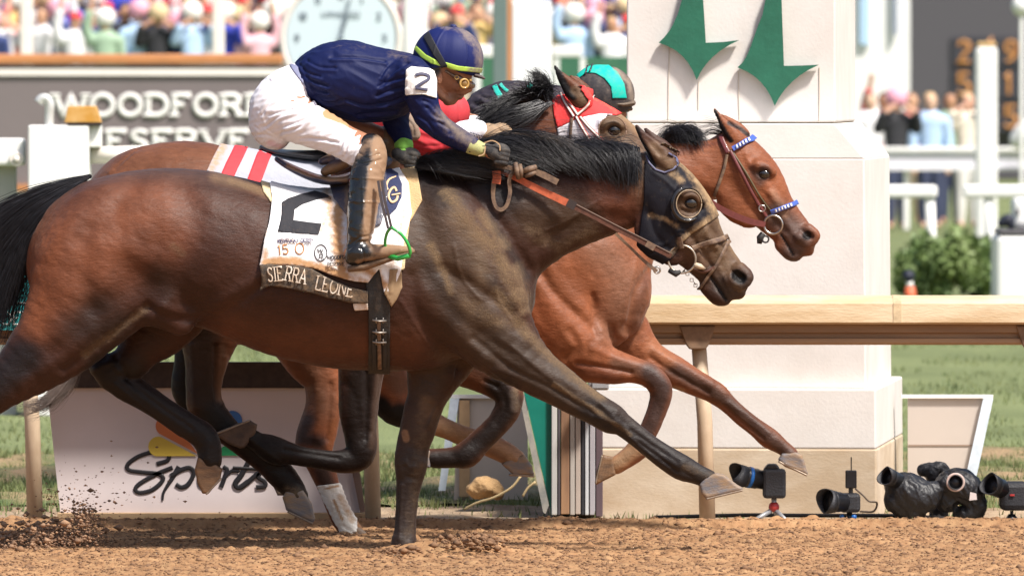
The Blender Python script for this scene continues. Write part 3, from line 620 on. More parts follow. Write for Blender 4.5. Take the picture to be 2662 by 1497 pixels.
p([(1180,930),(1250,960)], 50, (.07,.028,.016), .9, 1, wlim=(20,200)); p([(1290,1000),(1330,1050),(1270,1130),(1200,1190),(1110,1200)], 50, (.022,.014,.013), .95, .8, wlim=(20,200)); p([(1335,1020),(1340,1060)], 18, (.10,.075,.06), .7, .8, wlim=(20,200))
p([(1540,300),(1594,338),(1640,400),(1700,440)], 80, (.135,.085,.050), .9, .8); p([(1586,262),(1640,305),(1690,350)], 34, (.44,.29,.16), .85, 1); p([(1594,338)], 19, (.015,.010,.010), .9, .6)  # pale stroke along the face paints light from above into the coat
p([(1445,178),(1455,205),(1478,240),(1490,250)], 15, (.012,.010,.010), 1, .4); p([(1495,235),(1515,255)], 18, (.16,.10,.06), .9, .8)
for q, wd, a in [([(1640,300),(1680,350)],30,.5),([(780,1285),(750,1270)],30,.45),([(1340,1010),(1345,1060)],22,.4),([(1500,250),(1520,262)],14,.3)]: p(q, wd, None, a, 1.)
M1.col *= .84; M1.col *= np.clip(M1.col.mean(1)/.045, .42, 1)[:, None]; M1.mesh('body', coat_m, mid); M1.U2 = None; M1._b = None  # darkest tones pushed down to stand in for deep shade
eyeball(mid, M1, TM, .95, 52)
hoof(mid, [(736,1288),(745,1274),(790,1270),(813,1306),(820,1344),(814,1354),(780,1340),(746,1320)], -80, 28, Y2, sole=((752,1324),(815,1354)))
hoof(mid, [(566,1126),(618,1098),(652,1089),(672,1099),(668,1120),(640,1158),(628,1160),(598,1148)], -135, 27, Y2, mat('dark_hoof', (.045,.03,.024), color2=(.10,.06,.04), nscale=20, rough=.7, bump=.2), sole=((567,1124),(652,1090)))
hoof(mid, [(1118,1172),(1085,1176),(1052,1196),(1056,1210),(1118,1218)], 78, 25, Y2)
hoof(mid, [(690,1225),(730,1220),(760,1290),(720,1290)], 80, 24, Y2)
strands('mane', [[(1300,325,-10),(1275,312,-30),(1250,318,-50),(1238,345,-60)], [(1350,292,-10),(1320,275,-30),(1280,282,-50),(1246,312,-60)], [(1390,268,-10),(1360,258,-20),(1320,262,-50),(1280,290,-64)], [(1360,285,-10),(1390,235,-10),(1400,200,-16),(1376,188,-20)], [(1400,262,-10),(1420,235,-20),(1440,250,-50),(1445,270,-60)]], 1700, hair_m, mid, Y2, 1.2, 10, seed=15, seg=10, fray=2)
strands('mane', [[(1436,268,-50),(1370,296,-70),(1310,315,-74),(1250,350,-72)], [(1420,275,-60),(1370,310,-76),(1320,335,-78),(1270,370,-76)], [(1400,262,-40),(1350,285,-66),(1300,305,-66),(1240,335,-60)]], 900, hair_m, mid, Y2, 1.2, 12, seed=16)
strands('mane_tuft', [[(1400,262,-10),(1412,225,-20),(1400,200,-20),(1372,186,-20)], [(1436,262,-14),(1428,226,-24),(1410,202,-24),(1384,190,-24)]], 330, hair_m, mid, Y2, 1.1, 7, seed=17, fray=3)
strands('tail', [[(228,900,30),(205,960,30),(170,1020,30),(60,1085,30)], [(190,930,30),(170,990,30),(120,1050,30),(40,1060,30)], [(150,940,30),(145,1000,30),(110,1040,30),(60,1040,30)]], 420, pale_hair, mid, Y2, .85, 10, seed=18, seg=12, fray=3)

# ================= far horse: bright bay on the rail
Y3 = 1.9
far = empty('racehorse', (P(1000, 1382, Y3)[0], Y3, 0), 'bright bay racehorse along the rail, blue and white browband, nose in front', 'horse', 'racehorses galloping')
hpf, TF = head_prims(1985, 451, math.radians(2), .86)
prF = [C([(640,600,170,0,.92),(760,600,176,0,.95),(900,610,185,0,.95),(1050,622,195,0,.9),(1200,632,200,0,.84),(1330,640,205,0,.76),(1430,650,198,0,.68),(1490,665,178,0,.72)], 30),
       C([(1470,690,172,0,.7),(1545,735,148,0,.78),(1585,790,98,0,.95)], 40),
       C([(1440,620,170,0,.6),(1560,600,150,0,.5),(1650,505,122,0,.48),(1735,462,98,0,.5),(1800,452,84,0,.55),(1860,440,76,0,.6)], 36),
       C([(1400,680,120,-70,.6),(1420,780,118,-84,.55),(1470,862,98,-80,.62),(1520,915,72,-74,.75),(1560,940,54,-72,.8),(1610,953,41,-72,.85),(1652,962,33,-72,.85),(1690,976,32,-72,.85),(1713,998,32,-72,.85),(1718,1024,29,-72,.85),(1711,1052,27,-72,.8),(1694,1098,25,-72,.8),(1676,1132,25,-72,.8),(1655,1166,29,-72,.85),(1626,1190,25,-72,.9),(1602,1206,23,-72,1)], 20),
       C([(1500,780,110,60,.6),(1600,850,82,64,.65),(1650,898,58,64,.75),(1692,934,46,64,.8),(1750,966,42,64,.8),(1800,992,35,64,.85),(1842,1013,31,64,.85),(1868,1028,29,64,.85),(1896,1053,23,64,.85),(1935,1089,23,64,.8),(1974,1119,25,64,.8),(2003,1142,27,64,.85),(2036,1165,20,64,.9),(2056,1182,20,64,1)], 20),
       C([(700,680,140,-70,.6),(770,790,120,-84,.6),(798,870,96,-84,.65),(812,930,70,-82,.75),(838,980,51,-82,.8),(843,1040,47,-82,.8),(833,1095,50,-82,.75),(820,1148,50,-82,.7),(828,1190,36,-82,.8),(842,1225,33,-82,.8),(856,1262,29,-82,.8),(873,1305,28,-82,.85),(892,1345,29,-82,.85),(915,1375,28,-82,.9)], 20),
       C([(740,700,120,70,.6),(860,830,104,80,.62),(950,920,76,80,.7),(1005,990,58,80,.75),(1020,1045,54,80,.75),(1058,1074,44,80,.8),(1108,1094,33,80,.8),(1160,1117,27,80,.8),(1220,1141,27,80,.8),(1272,1160,30,80,.85),(1312,1178,30,80,.85),(1340,1195,27,80,.95)], 20),
       C([(1602,870,26,-30,1),(1598,880,20,-30,1)], 20)]
prF += hpf + [ear([(1915,365,20),(1903,350,20),(1886,328,15),(1872,308,9),(1862,294,6),(1857,284,4)], -30, 6), ear([(1930,352,20),(1916,338,20),(1898,320,14),(1882,305,7),(1876,297,3)], 28),
              C([(1892,345,10,-48,.8),(1876,322,8,-44,.8),(1864,304,4,-38,.8)], 5, neg=True)]
F1 = Skin(prF, 4.2, Y3, 2)
g = F1.push
g([(1690,700),(1655,760),(1630,850),(1600,890)], 12, -9); g([(1660,660),(1640,740),(1625,830)], 8, 3); g([(1400,700),(1440,760),(1490,810),(1540,850)], 14, -8); g([(1540,770),(1548,830),(1550,870)], 10, -7)
g([(1400,740),(1460,840),(1500,890)], 26, 6); g([(1560,860),(1585,890),(1615,870)], 16, 6); g([(1590,850),(1600,880)], 8, -4); g([(1480,860),(1500,900),(1470,930)], 12, -6)
g([(1500,945),(1570,955),(1640,968)], 7, -7); g([(1540,905),(1600,930),(1660,950)], 10, 4); g([(1520,980),(1600,985)], 12, 4); g([(1440,700),(1500,660),(1560,640)], 40, 5)
g([(1690,930),(1760,975),(1840,1020)], 7, -5, wlim=(0,200)); g([(1700,910),(1780,955),(1850,1000)], 9, 4, wlim=(0,200)); g([(1880,1055),(1940,1105),(1985,1140)], 5, -4); g([(1895,1048),(1950,1085),(2000,1125)], 6, 3)
g([(820,980),(830,1060),(820,1140)], 14, 5); g([(860,1000),(855,1080),(850,1140)], 9, -6); g([(1985,431),(1969,437),(1963,452),(1973,463),(1990,466),(2004,458),(2004,443),(1995,433),(1985,431)], 4.5, 3)
g([(1760,430),(1830,470),(1880,500)], 20, 4); g([(2000,500),(2040,570),(2075,620)], 8, 3); g([(1970,520),(2010,570),(2040,600)], 9, -4); g([(2030,610),(2045,632),(2062,662)], 4, -5); g([(2085,590),(2080,608),(2090,622),(2104,624)], 5, 3)
g([(1940,400),(1950,430),(1970,425)], 6, 3)
F1.normals(); F1.ruffle(2.8, 40, .9, 2.2, 23); F1.ruffle(1.5, 16, .8, 2.6, 27); F1.normals()
F1.col[:] = np.array((.20,.066,.028))
p = F1.paint
p([(1400,800),(1420,880)], 60, (.24,.072,.030), .8, 1); p([(1560,650),(1620,720),(1600,850)], 90, (.19,.095,.060), .75, 1); p([(1680,720),(1650,850)], 24, (.11,.048,.03), .7, 1)
p([(1500,960),(1600,985)], 34, (.10,.030,.015), .8, 1); p([(1600,945),(1680,965)], 30, (.10,.055,.038), .8, 1); p([(1690,970),(1725,1010),(1695,1100),(1660,1160)], 46, (.045,.026,.022), .95, .8, wlim=(-200,0))
p([(1655,1160),(1600,1210)], 34, (.30,.175,.095), .9, .7, wlim=(-200,0)); p([(1750,960),(1840,1010),(1900,1050),(2050,1180)], 40, (.045,.026,.020), .9, .9, wlim=(0,200)); p([(1700,900),(1740,930)], 40, (.26,.10,.045), .8, 1, wlim=(0,200))
p([(1880,1060),(1950,1120)], 12, (.15,.055,.03), .8, 1, wlim=(0,200)); p([(1752,1008),(1775,1015)], 9, (.25,.14,.08), 1, .5, wlim=(0,200))
p([(800,950),(840,1050)], 80, (.12,.055,.032), .85, 1); p([(800,1090),(785,1140),(830,1150)], 36, (.030,.022,.024), .9, .9); p([(870,1100),(860,1160)], 18, (.24,.085,.035), .9, .9); p([(826,1190),(850,1260)], 40, (.035,.022,.020), .9, .8); p([(880,1300),(950,1390)], 40, (.34,.19,.095), .8, .7)  # orange stroke by the hock paints a sunlit right edge
p([(1000,960),(1040,1000)], 50, (.13,.065,.038), .9, .8, wlim=(0,200)); p([(985,1060),(1010,1090),(1040,1080)], 50, (.010,.009,.010), 1, .6, wlim=(0,200)); p([(1110,1095),(1340,1195)], 50, (.28,.165,.095), .95, .6, wlim=(0,200)); p([(1270,1170),(1310,1190)], 16, (.12,.055,.035), .8, .9, wlim=(0,200))
p([(2020,560),(2080,620),(2060,660)], 62, (.075,.048,.040), .92, .8); p([(1985,451)], 30, (.035,.026,.026), .9, .7); p([(1955,440),(1975,475)], 20, (.05,.035,.032), .6, 1); p([(2010,500),(2040,560)], 18, (.22,.12,.075), .6, 1)
x, y = TF(1919, 718); p([(x, y)], 15, (.012,.006,.006), 1, .35); p([(2030,610),(2045,632),(2062,662)], 4, (.02,.012,.01), 1, .6)  # nostril darkened in the colour as a shaded hollow
p([(1859,291),(1868,315),(1890,352),(1900,366)], 9, (.012,.010,.010), 1, .5); p([(1895,320),(1925,335),(1945,352)], 8, (.02,.015,.015), .9, .6); p([(1740,400),(1870,370)], 14, (.15,.05,.03), .8, 1)
for q, wd, a in [([(2090,1200),(2050,1180)],20,.35),([(1640,1180),(1600,1205)],26,.5),([(1150,1110),(1330,1190)],34,.45),([(1150,1110),(1330,1190)],34,.35)]: p(q, wd, None, a, 1.)
F1.col *= 1.05; F1.col *= np.clip(F1.col.mean(1)/.045, .42, 1)[:, None]; F1.mesh('body', coat_far, far); F1.U2 = None; F1._b = None  # dark tones lowered further, shade contrast carried by the colour
eyeball(far, F1, TF, .86, 53)
hoof(far, [(1566,1180),(1594,1184),(1600,1230),(1570,1246),(1548,1256),(1549,1228)], -72, 23, Y3, hoof_b, sole=((1550,1252),(1566,1182)))
hoof(far, [(2025,1196),(2034,1180),(2070,1176),(2086,1184),(2094,1204),(2101,1234),(2083,1229),(2042,1214)], 64, 23, Y3, sole=((2028,1200),(2099,1235)))
hoof(far, [(1303,1208),(1330,1192),(1362,1182),(1384,1214),(1388,1236),(1335,1236)], 80, 24, Y3, sole=((1325,1234),(1388,1238)))
hoof(far, [(885,1375),(935,1365),(965,1390),(960,1410),(890,1410)], -82, 26, Y3)
strands('mane', [[(1700,420,-10),(1715,370,-20),(1750,345,-30),(1765,370,-50)], [(1740,400,-10),(1760,350,-20),(1800,340,-30),(1822,370,-46)], [(1790,382,-10),(1800,360,-10),(1812,356,-24),(1822,372,-40)]], 1300, hair_m, far, Y3, 1.15, 9, seed=25, fray=2)
strands('mane_wisp', [[(1895,345,-10),(1870,315,-10),(1840,305,-10),(1812,302,-10)], [(1890,350,-10),(1850,335,-10),(1825,350,-10),(1800,362,-10)], [(1880,352,-10),(1850,352,-10),(1825,362,-10),(1800,372,-20)]], 46, hair_m, far, Y3, .9, 5, seed=26, fray=3)
strands('mane_wisp', [[(1760,340,-10),(1740,330,-10),(1725,338,-10),(1712,352,-10)], [(1800,340,-10),(1780,326,-10),(1750,326,-10),(1716,345,-10)]], 60, dusty_hair, far, Y3, .8, 6, seed=27, fray=3)
strands('tail', [[(470,560,0),(300,600,0),(120,700,0),(20,830,0)]], 300, hair_m, far, Y3, 1., 14, seed=28, fray=3)
# white bandage on the hind leg
bt = F1.patch([(826,1262),(884,1255),(905,1304),(925,1345),(930,1392),(893,1394),(868,1352),(846,1307)], 3.2, keep=lambda V, N: V[:, 2] < 0)
bt.mud[:] = .18; bt.paint([(884,1290),(915,1350)], 22, None, .55, 1.)
bt.V = bt.V+bt.N*(np.sin((bt.V[:, 1]*.95-bt.V[:, 0]*.5)*.62)*.9)[:, None]; bt.ruffle(2.2, 10, .45, 5, 71, True); bt.col[:] = (.76,.75,.72); bt.paint([(868,1300),(890,1350)], 8, None, .8, 1.); bt.paint([(845,1270),(880,1262)], 6, None, .7, 1.)
bt.solid(3).mesh('bandage', mat('bandage_cloth', attr='coat', rough=.8, bump=.4, bscale=70, mudattr=True, mudcol=(.42,.26,.13)), far)
# ------------------------------------------------------------------ lettering and straps as thin ribbons
def arc(cx, cy, rx, ry, a0, a1, n=12): return [(cx+rx*math.cos(math.radians(a0+(a1-a0)*i/n)), cy+ry*math.sin(math.radians(a0+(a1-a0)*i/n))) for i in range(n+1)]
GL = {'A': (.86, [[(.06,1),(.43,0),(.80,1)],[(.2,.66),(.66,.66)]]), 'B': (.7, [[(.1,0),(.1,1)],[(.1,0),(.45,0),(.6,.12),(.6,.36),(.45,.48),(.1,.48)],[(.45,.48),(.64,.62),(.64,.88),(.48,1),(.1,1)]]),
 'C': (.8, [arc(.45,.5,.38,.5,-50,-310)]), 'D': (.85, [[(.1,0),(.1,1)],[(.1,0),(.4,0)]+arc(.4,.5,.38,.5,-80,80)+[(.4,1),(.1,1)]]), 'E': (.72, [[(.62,.1),(.62,0),(.1,0),(.1,1),(.64,1),(.64,.88)],[(.1,.48),(.48,.48)]]),
 'F': (.68, [[(.6,.12),(.6,0),(.1,0),(.1,1)],[(.1,.48),(.45,.48)]]), 'G': (.85, [arc(.45,.5,.38,.5,-50,-350),[(.5,.58),(.83,.58),(.83,.95)]]), 'I': (.34, [[(.17,0),(.17,1)]]), 'K': (.8, [[(.1,0),(.1,1)],[(.7,0),(.12,.58)],[(.3,.42),(.74,1)]]),
 'L': (.66, [[(.1,0),(.1,1),(.6,1),(.6,.85)]]), 'N': (.86, [[(.1,1),(.1,0),(.74,1),(.74,0)]]), 'O': (.9, [arc(.45,.5,.38,.5,0,360,22)]), 'R': (.8, [[(.1,0),(.1,1)],[(.1,0),(.5,0),(.64,.12),(.64,.38),(.5,.5),(.1,.5)],[(.4,.5),(.72,1)]]),
 'S': (.66, [[(.56,.16),(.5,.04),(.3,0),(.12,.1),(.1,.28),(.22,.44),(.44,.54),(.56,.7),(.52,.9),(.34,1),(.14,.95),(.06,.82)]]), 'T': (.76, [[(.04,.12),(.04,0),(.72,0),(.72,.12)],[(.38,0),(.38,1)]]), 'U': (.82, [[(.1,0),(.1,.7),(.22,.94),(.41,1),(.6,.94),(.72,.7),(.72,0)]]),
 'V': (.84, [[(.04,0),(.42,1),(.8,0)]]), 'W': (1.2, [[(.04,0),(.34,1),(.62,.1),(.9,1),(1.16,0)]]), 'Y': (.8, [[(.04,0),(.4,.5),(.76,0)],[(.4,.5),(.4,1)]]),
 '0': (.7, [arc(.35,.5,.28,.5,0,360,20)]), '1': (.45, [[(.1,.18),(.25,0),(.25,1)]]), '2': (.7, [[(.1,.2),(.2,.04),(.4,0),(.58,.1),(.6,.3),(.45,.5),(.1,1),(.64,1)]]), '5': (.7, [[(.58,0),(.14,0),(.12,.42),(.38,.38),(.58,.52),(.6,.78),(.42,.98),(.2,.98),(.06,.86)]]),
 '6': (.7, [[(.52,.04),(.3,.1),(.12,.4),(.1,.7)]+arc(.35,.72,.25,.27,180,540,16)]), '9': (.7, [[(.14,.96),(.36,.9),(.56,.6),(.6,.3)]+arc(.35,.28,.25,.27,0,-360,16)]), '8': (.7, [arc(.35,.25,.22,.25,90,450,16),arc(.35,.74,.26,.26,-90,270,16)]), ' ': (.45, [])}
SERIF = {'A': [(.06,1),(.80,1)], 'D': [(.1,0),(.1,1)], 'E': [(.1,0),(.1,1)], 'F': [(.1,1)], 'I': [(.17,0),(.17,1)], 'K': [(.1,0),(.1,1),(.7,0),(.74,1)], 'L': [(.1,0)], 'N': [(.1,1),(.1,0),(.74,0)], 'R': [(.1,0),(.1,1),(.72,1)], 'T': [(.38,1)], 'U': [(.1,0),(.72,0)], 'V': [(.04,0),(.8,0)], 'W': [(.04,0),(1.16,0)], 'Y': [(.04,0),(.76,0),(.4,1)], '1': [(.25,1)]}
def text(s, path, h, w, serif=.22, sq=1., up=None, gap=.06):
    """strokes for a line of text following path [(u,v),..]; h letter height, w stroke width"""
    path = np.array(path, float); d = np.r_[0, np.cumsum(np.hypot(*np.diff(path, axis=0).T))]; out = []; x = 0
    def at(t):
        p = np.array([np.interp(t, d, path[:, 0]), np.interp(t, d, path[:, 1])]); q = np.array([np.interp(t+1, d, path[:, 0]), np.interp(t+1, d, path[:, 1])])
        if t+1 > d[-1]: q = p; p = np.array([np.interp(d[-1]-1, d, path[:, 0]), np.interp(d[-1]-1, d, path[:, 1])]); e = q-p; return q+e*(t-d[-1]), e
        e = (q-p)/(np.hypot(*(q-p))+1e-9); return p, e
    for ch in s:
        adv, st = GL[ch]
        p, e = at(x+adv*h*sq/2); nrm = np.array([-e[1], e[0]]) if up is None else -np.array(up)
        def m(q): return tuple(p+e*(q[0]-adv/2)*h*sq+nrm*(q[1]-1)*h)
        for l in st: out.append(([m(q) for q in l], w))
        if serif:
            for q in SERIF.get(ch, []): out.append(([m((q[0]-serif*.6/sq, q[1])), m((q[0]+serif*.6/sq, q[1]))], w*.6))
        x += (adv+gap)*h*sq
    return out
def ribbons(name, strokes, mapf, m, parent=None, cell=7., th=.0015, lift=.0004):
    """flat strips laid through mapf(u,v,lift); each strip a little above the one before so none share a plane"""
    mb = MB()
    for si, (pts, wd) in enumerate(strokes):
        pts = np.array(pts, float)
        dn = [pts[0]]
        for a, b in zip(pts[:-1], pts[1:]):
            k = max(1, int(np.hypot(*(b-a))/cell))
            for i in range(1, k+1): dn.append(a+(b-a)*i/k)
        dn = np.array(dn)
        if len(dn) < 2: continue
        nn = max(2, int((max(wd) if hasattr(wd, '__len__') else wd)/cell)+2); rows = []
        for i in range(len(dn)):
            e0 = dn[i]-dn[i-1] if i else dn[1]-dn[0]; e1 = dn[i+1]-dn[i] if i < len(dn)-1 else e0
            e0 = e0/(np.hypot(*e0)+1e-9); e1 = e1/(np.hypot(*e1)+1e-9); n = np.array([-(e0+e1)[1], (e0+e1)[0]]); l = np.hypot(*n)
            n = n/l if l > 1e-3 else np.array([-e0[1], e0[0]]); c = max(.55, n@np.array([-e0[1], e0[0]]))
            wv = wd[0]+(wd[1]-wd[0])*i/(len(dn)-1) if hasattr(wd, '__len__') else wd
            row = [mapf(*(dn[i]+n*wv/c*(j/(nn-1)-.5)), lift*si) for j in range(nn)]
            rows.append(row)
        good = [all(q is not None for q in r) for r in rows]
        o = len(mb.v)
        cam0 = Vector((0, -D, CH)); keepi = [i for i in range(len(rows)) if good[i]]
        if len(keepi) < 2: continue
        vi = {}
        for i in keepi:
            vi[i] = len(mb.v); mb.v += [tuple(q) for q in rows[i]]
            mb.v += [tuple(q+(q-cam0).normalized()*th) for q in rows[i]]
        for i in keepi:
            if i+1 not in vi: continue
            a, b = vi[i], vi[i+1]
            for j in range(nn-1):
                mb.f.append((a+j, b+j, b+j+1, a+j+1)); mb.f.append((a+nn+j+1, b+nn+j+1, b+nn+j, a+nn+j))
            mb.f.append((a, a+nn, b+nn, b)); mb.f.append((a+nn-1, b+nn-1, b+2*nn-1, a+2*nn-1))
    return mb.build(name, m, parent, True)
def on(sk, off):
    cam0 = Vector((0, -D, CH)); last = [None]
    def f(u, v, l=0):
        h, n = sk.hit(u, v)
        if h is None: return None
        return h+(cam0-h).normalized()*(off+l)
    return f
def wrap(sk, off):
    """like on(), but a miss slides to the nearest point of the surface, for straps that run over an edge"""
    cam0 = Vector((0, -D, CH))
    def f(u, v, l=0):
        h, n = sk.hit(u, v)
        if h is None:
            q = Vector(P(u, v, sk.Y)); h, n, _, _ = sk.bvh().find_nearest(q)
            return h+n*(off+l)
        return h+(cam0-h).normalized()*(off+l)
    return f
def plane(Y):
    return lambda u, v, l=0: Vector(P(u, v, Y-l))
cloth_m = mat('muddied_cloth', attr='coat', rough=.78, bump=.5, bscale=90, nvar=.05, nscale=30, mudattr=True, mudcol=(.42,.235,.11), bdist=.004)
lea = mat('brown_leather', (.09,.035,.022), rough=.45, nvar=.35, nscale=60, bump=.3, bscale=200, bdist=.002)
lea_mud = mat('muddied_leather', (.20,.125,.075), color2=(.09,.055,.04), nscale=40, rough=.7, bump=.4, bscale=150, bdist=.003)
lea_org = mat('orange_rubber_grip', (.42,.09,.035), rough=.6, nvar=.25, nscale=50, bump=.4, bscale=260, bdist=.002)
blk_w = mat('black_webbing', (.022,.020,.020), rough=.7, nvar=.4, nscale=60, bump=.4, bscale=200, bdist=.002)
white_p = mat('white_print', (.74,.72,.68), rough=.8, nvar=.12, nscale=80)
ink = mat('black_print', (.018,.018,.022), rough=.7, nvar=.2, nscale=60)
# ---------------- hood on the near horse
hd = empty('racing_hood', P(1740, 520, Y1), 'black mesh racing hood on the front horse, tan with mud at the forehead', 'hood')
exc = [(1630,320),(1660,320),(1700,368),(1730,384),(1760,400),(1768,424),(1752,442),(1722,449),(1696,440),(1680,410),(1640,360)]
HP = [(1677,420),(1690,400),(1722,372),(1779,404),(1830,470),(1872,552),(1862,566),(1826,590),(1800,606),(1774,630),(1760,655),(1742,676),(1712,690),(1672,672),(1655,650),(1664,600),(1674,520),(1676,450)]
def hk(V, N):
    q = N1.photo(V); r = np.hypot((q[:, 0]-1791)/34., (q[:, 1]-529)/37.)
    return (r > 1) & (poly_sd(np.array(exc, float), q[:, 0], q[:, 1]) > 0)
ht = N1.patch(HP, 4.0, keep=hk); ht.col[:] = (.007,.0065,.011); ht.mud[:] = .05
for q, wd, a in [([(1725,388),(1790,430),(1835,500),(1862,552)],36,.55),([(1800,440),(1850,520)],30,.6),([(1860,560),(1810,600),(1770,630)],26,.5),([(1690,560),(1730,570),(1760,590)],16,.42),([(1740,440),(1770,470)],24,.42),([(1755,650),(1740,660)],20,.38)]: ht.paint(q, wd, None, a, 1.)
ht.push([(1700,450),(1730,470),(1760,500)], 5, 2, 0); ht.push([(1700,640),(1740,630),(1770,600)], 4, 2, 0); ht.push([(1690,660),(1730,640),(1750,610)], 3, -1.5, 0)
ht.solid(2.5).mesh('hood_cloth', mat('hood_mesh_cloth', attr='coat', spec=.2, rough=.6, bump=.6, bscale=420, mudattr=True, mudcol=(.36,.24,.13), bdist=.002), hd)
ribbons('ear_trim', [([(1679,404),(1688,424),(1704,441),(1728,449),(1750,441),(1763,426),(1758,410),(1738,398)], 5)], wrap(N1, .010), mat('blue_grey_binding', (.09,.09,.16), rough=.6), hd)
k1 = S(0); e0, _n0 = N1.hit(1791, 529)
mb = MB(); cc = Vector(P(1791, 530, -.115)); 
def oval(c, rx, ry, r, a0=0, a1=360, n=40, tilt=.15):
    return [Vector((c.x+rx*math.cos(math.radians(a0+(a1-a0)*i/n)), c.y-tilt*rx*math.cos(math.radians(a0+(a1-a0)*i/n)), c.z-ry*math.sin(math.radians(a0+(a1-a0)*i/n)))) for i in range(n+1)]
mb.tube(oval(cc, 33/k1, 36/k1, 0, tilt=-.35), 1.5/k1, 8); mb.build('eye_ring', mat('muddy_wire', (.30,.22,.14), rough=.5, nvar=.3, nscale=90), hd, True)
mb = MB(); mb.tube(oval(cc+Vector((-.006, .014, -.002)), 39/k1, 42/k1, 0, 55, 250, tilt=-.35), 6/k1, 8); mb.tube(oval(cc+Vector((-.004, -.004, -.002)), 39/k1, 42/k1, 0, 60, 240, tilt=-.35), 2.2/k1, 8); mb.build('blinker_cup', mat('black_plastic', (.015,.014,.016), rough=.3, coat=.4), hd, True)
# ---------------- bridles
def strap(name, pts, w, sk, m, par, off=.010): return ribbons(name, [(catmull(pts, 4), w)], wrap(sk, off), m, par, cell=6, th=.004)
br = empty('bridle', P(1772, 673, Y1), 'muddy brown leather bridle with ring bit on the front horse', 'bridle')
strap('noseband', [(1800,646),(1840,632),(1880,620),(1903,612),(1912,622)], 14, N1, lea_mud, br, .013)
strap('cross_strap', [(1897,622),(1880,655),(1862,690),(1840,720),(1818,752)], 8, N1, lea_mud, br, .012)
strap('cheek_strap', [(1766,616),(1770,632),(1773,646)], 12, N1, lea_mud, br, .012)
strap('chin_strap', [(1778,700),(1792,722),(1806,745),(1816,762)], 9, N1, lea, br, .016)
strap('jaw_strap', [(1803,700),(1830,708),(1858,694)], 7, N1, lea, br, .012)
rb = Vector(P(1772, 673, Y1)); rb.y = -.075
mb = MB(); mb.ring(rb, (0.15, 1, .05), 36/k1, 3.0/k1, 40, 8); mb.build('bit_ring', mat('muddy_steel', (.42,.36,.29), rough=.38, metal=.8, nvar=.3, nscale=80), br, True)
mb = MB(); mb.tube([rb+Vector((.050, -.004, -.022)), rb+Vector((.075, .0, -.030)), rb+Vector((.094, .02, -.040))], [.011, .012, .006], 10); mb.build('bit_mouthpiece', mat('cream_rubber', (.52,.42,.30), rough=.5, nvar=.2), br, True)
mb = MB()
for (u, v) in [(1787,712),(1798,728),(1808,742)]: c = Vector(P(u, v, -.075)); mb.ring(c, (0, 1, 0), .009, .002, 4, 4); 
mb.build('buckle', steel, br)
mb = MB(); mb.tube([Vector(P(1740, 702, -.06)), Vector(P(1758, 712, -.07)), Vector(P(1770, 706, -.07))], [.012, .014, .008], 8); mb.build('curb_keeper', blk_w, br, True)
rn = empty('reins', P(1560, 560, -.2), 'reins of the front horse, orange rubber grips and muddy knotted end', 'reins')
def fl(name, pts, w, m, par, th=.006, Ys=None, cell=8):
    """a strap hanging in the air: pts = (u, v, Y)"""
    A = catmull(pts, 5); 
    mb = MB(); V = [Vector(P(a[0], a[1], a[2])) for a in A]; ws = w if hasattr(w, '__len__') else [w]*len(pts); wi = np.interp(np.linspace(0, 1, len(A)), np.linspace(0, 1, len(ws)), ws)
    n = len(V); o = []
    for i in range(n):
        t = (V[min(i+1, n-1)]-V[max(i-1, 0)]); t.y = 0
        t = t.normalized() if t.length > 1e-6 else Vector((1, 0, 0)); s_ = Vector((-t.z, 0, t.x))*wi[i]/S(A[i][2])*.5; b_ = Vector((0, th/2, 0))
        o += [V[i]-s_-b_, V[i]+s_-b_, V[i]+s_+b_, V[i]-s_+b_]
    f = [(0, 1, 2, 3), (4*n-1, 4*n-2, 4*n-3, 4*n-4)]
    for i in range(n-1):
        for j in range(4): f.append((4*i+j, 4*i+4+j, 4*i+4+(j+1) % 4, 4*i+(j+1) % 4))
    mb.add(o, f); return mb.build(name, m, par)
fl('rubber_grip', [(1286,436,-.155),(1340,462,-.15),(1400,492,-.15),(1478,529,-.15)], [13,16,18,19], lea_org, rn)
fl('rein_strap', [(1474,527,-.152),(1540,560,-.145),(1600,592,-.13),(1665,625,-.115),(1745,666,-.09)], [17,15,15,15,13], lea, rn)
fl('rein_stitching', [(1478,521,-.158),(1540,553,-.151),(1604,586,-.136),(1668,618,-.121),(1742,657,-.097)], 2, mat('dusty_edge', (.22,.16,.13), rough=.7), rn, .003)
fl('rein_keeper', [(1476,526,-.162),(1496,537,-.162)], 22, mat('dark_keeper', (.03,.02,.018), rough=.5), rn); fl('rein_keeper', [(1680,632,-.12),(1702,645,-.118)], 17, lea_mud, rn)
fl('knotted_end', [(1278,424,-.165),(1300,432,-.17),(1335,438,-.172)], [14,16,10], lea_mud, rn)
mb = MB(); 
for (a, b, w0) in [((1340,424),(1348,466),13),((1352,428),(1356,462),11),((1360,446),(1394,434),15),((1366,458),(1392,448),12)]:
    A = Vector(P(*a, -.175)); B = Vector(P(*b, -.178)); mb.tube([A, (A+B)/2+Vector((0, -.012, 0)), B], [w0/k1*.45, w0/k1*.6, w0/k1*.42], 10)
mb.build('knot', lea_mud, rn, True)
fl('tail_end', [(1385,444,-.172),(1415,456,-.172),(1450,474,-.17)], [14,17,16], lea_mud, rn)
fl('hanging_loop', [(1291,448,-.16),(1284,475,-.165),(1282,512,-.165),(1290,538,-.165),(1304,545,-.165),(1318,532,-.165),(1326,500,-.165),(1324,468,-.165),(1334,444,-.168)], [14,13,10,9,10,10,10,10,9], lea_mud, rn)
fl('loop_grip', [(1290,444,-.17),(1292,462,-.17),(1290,478,-.17)], 22, lea_org, rn)
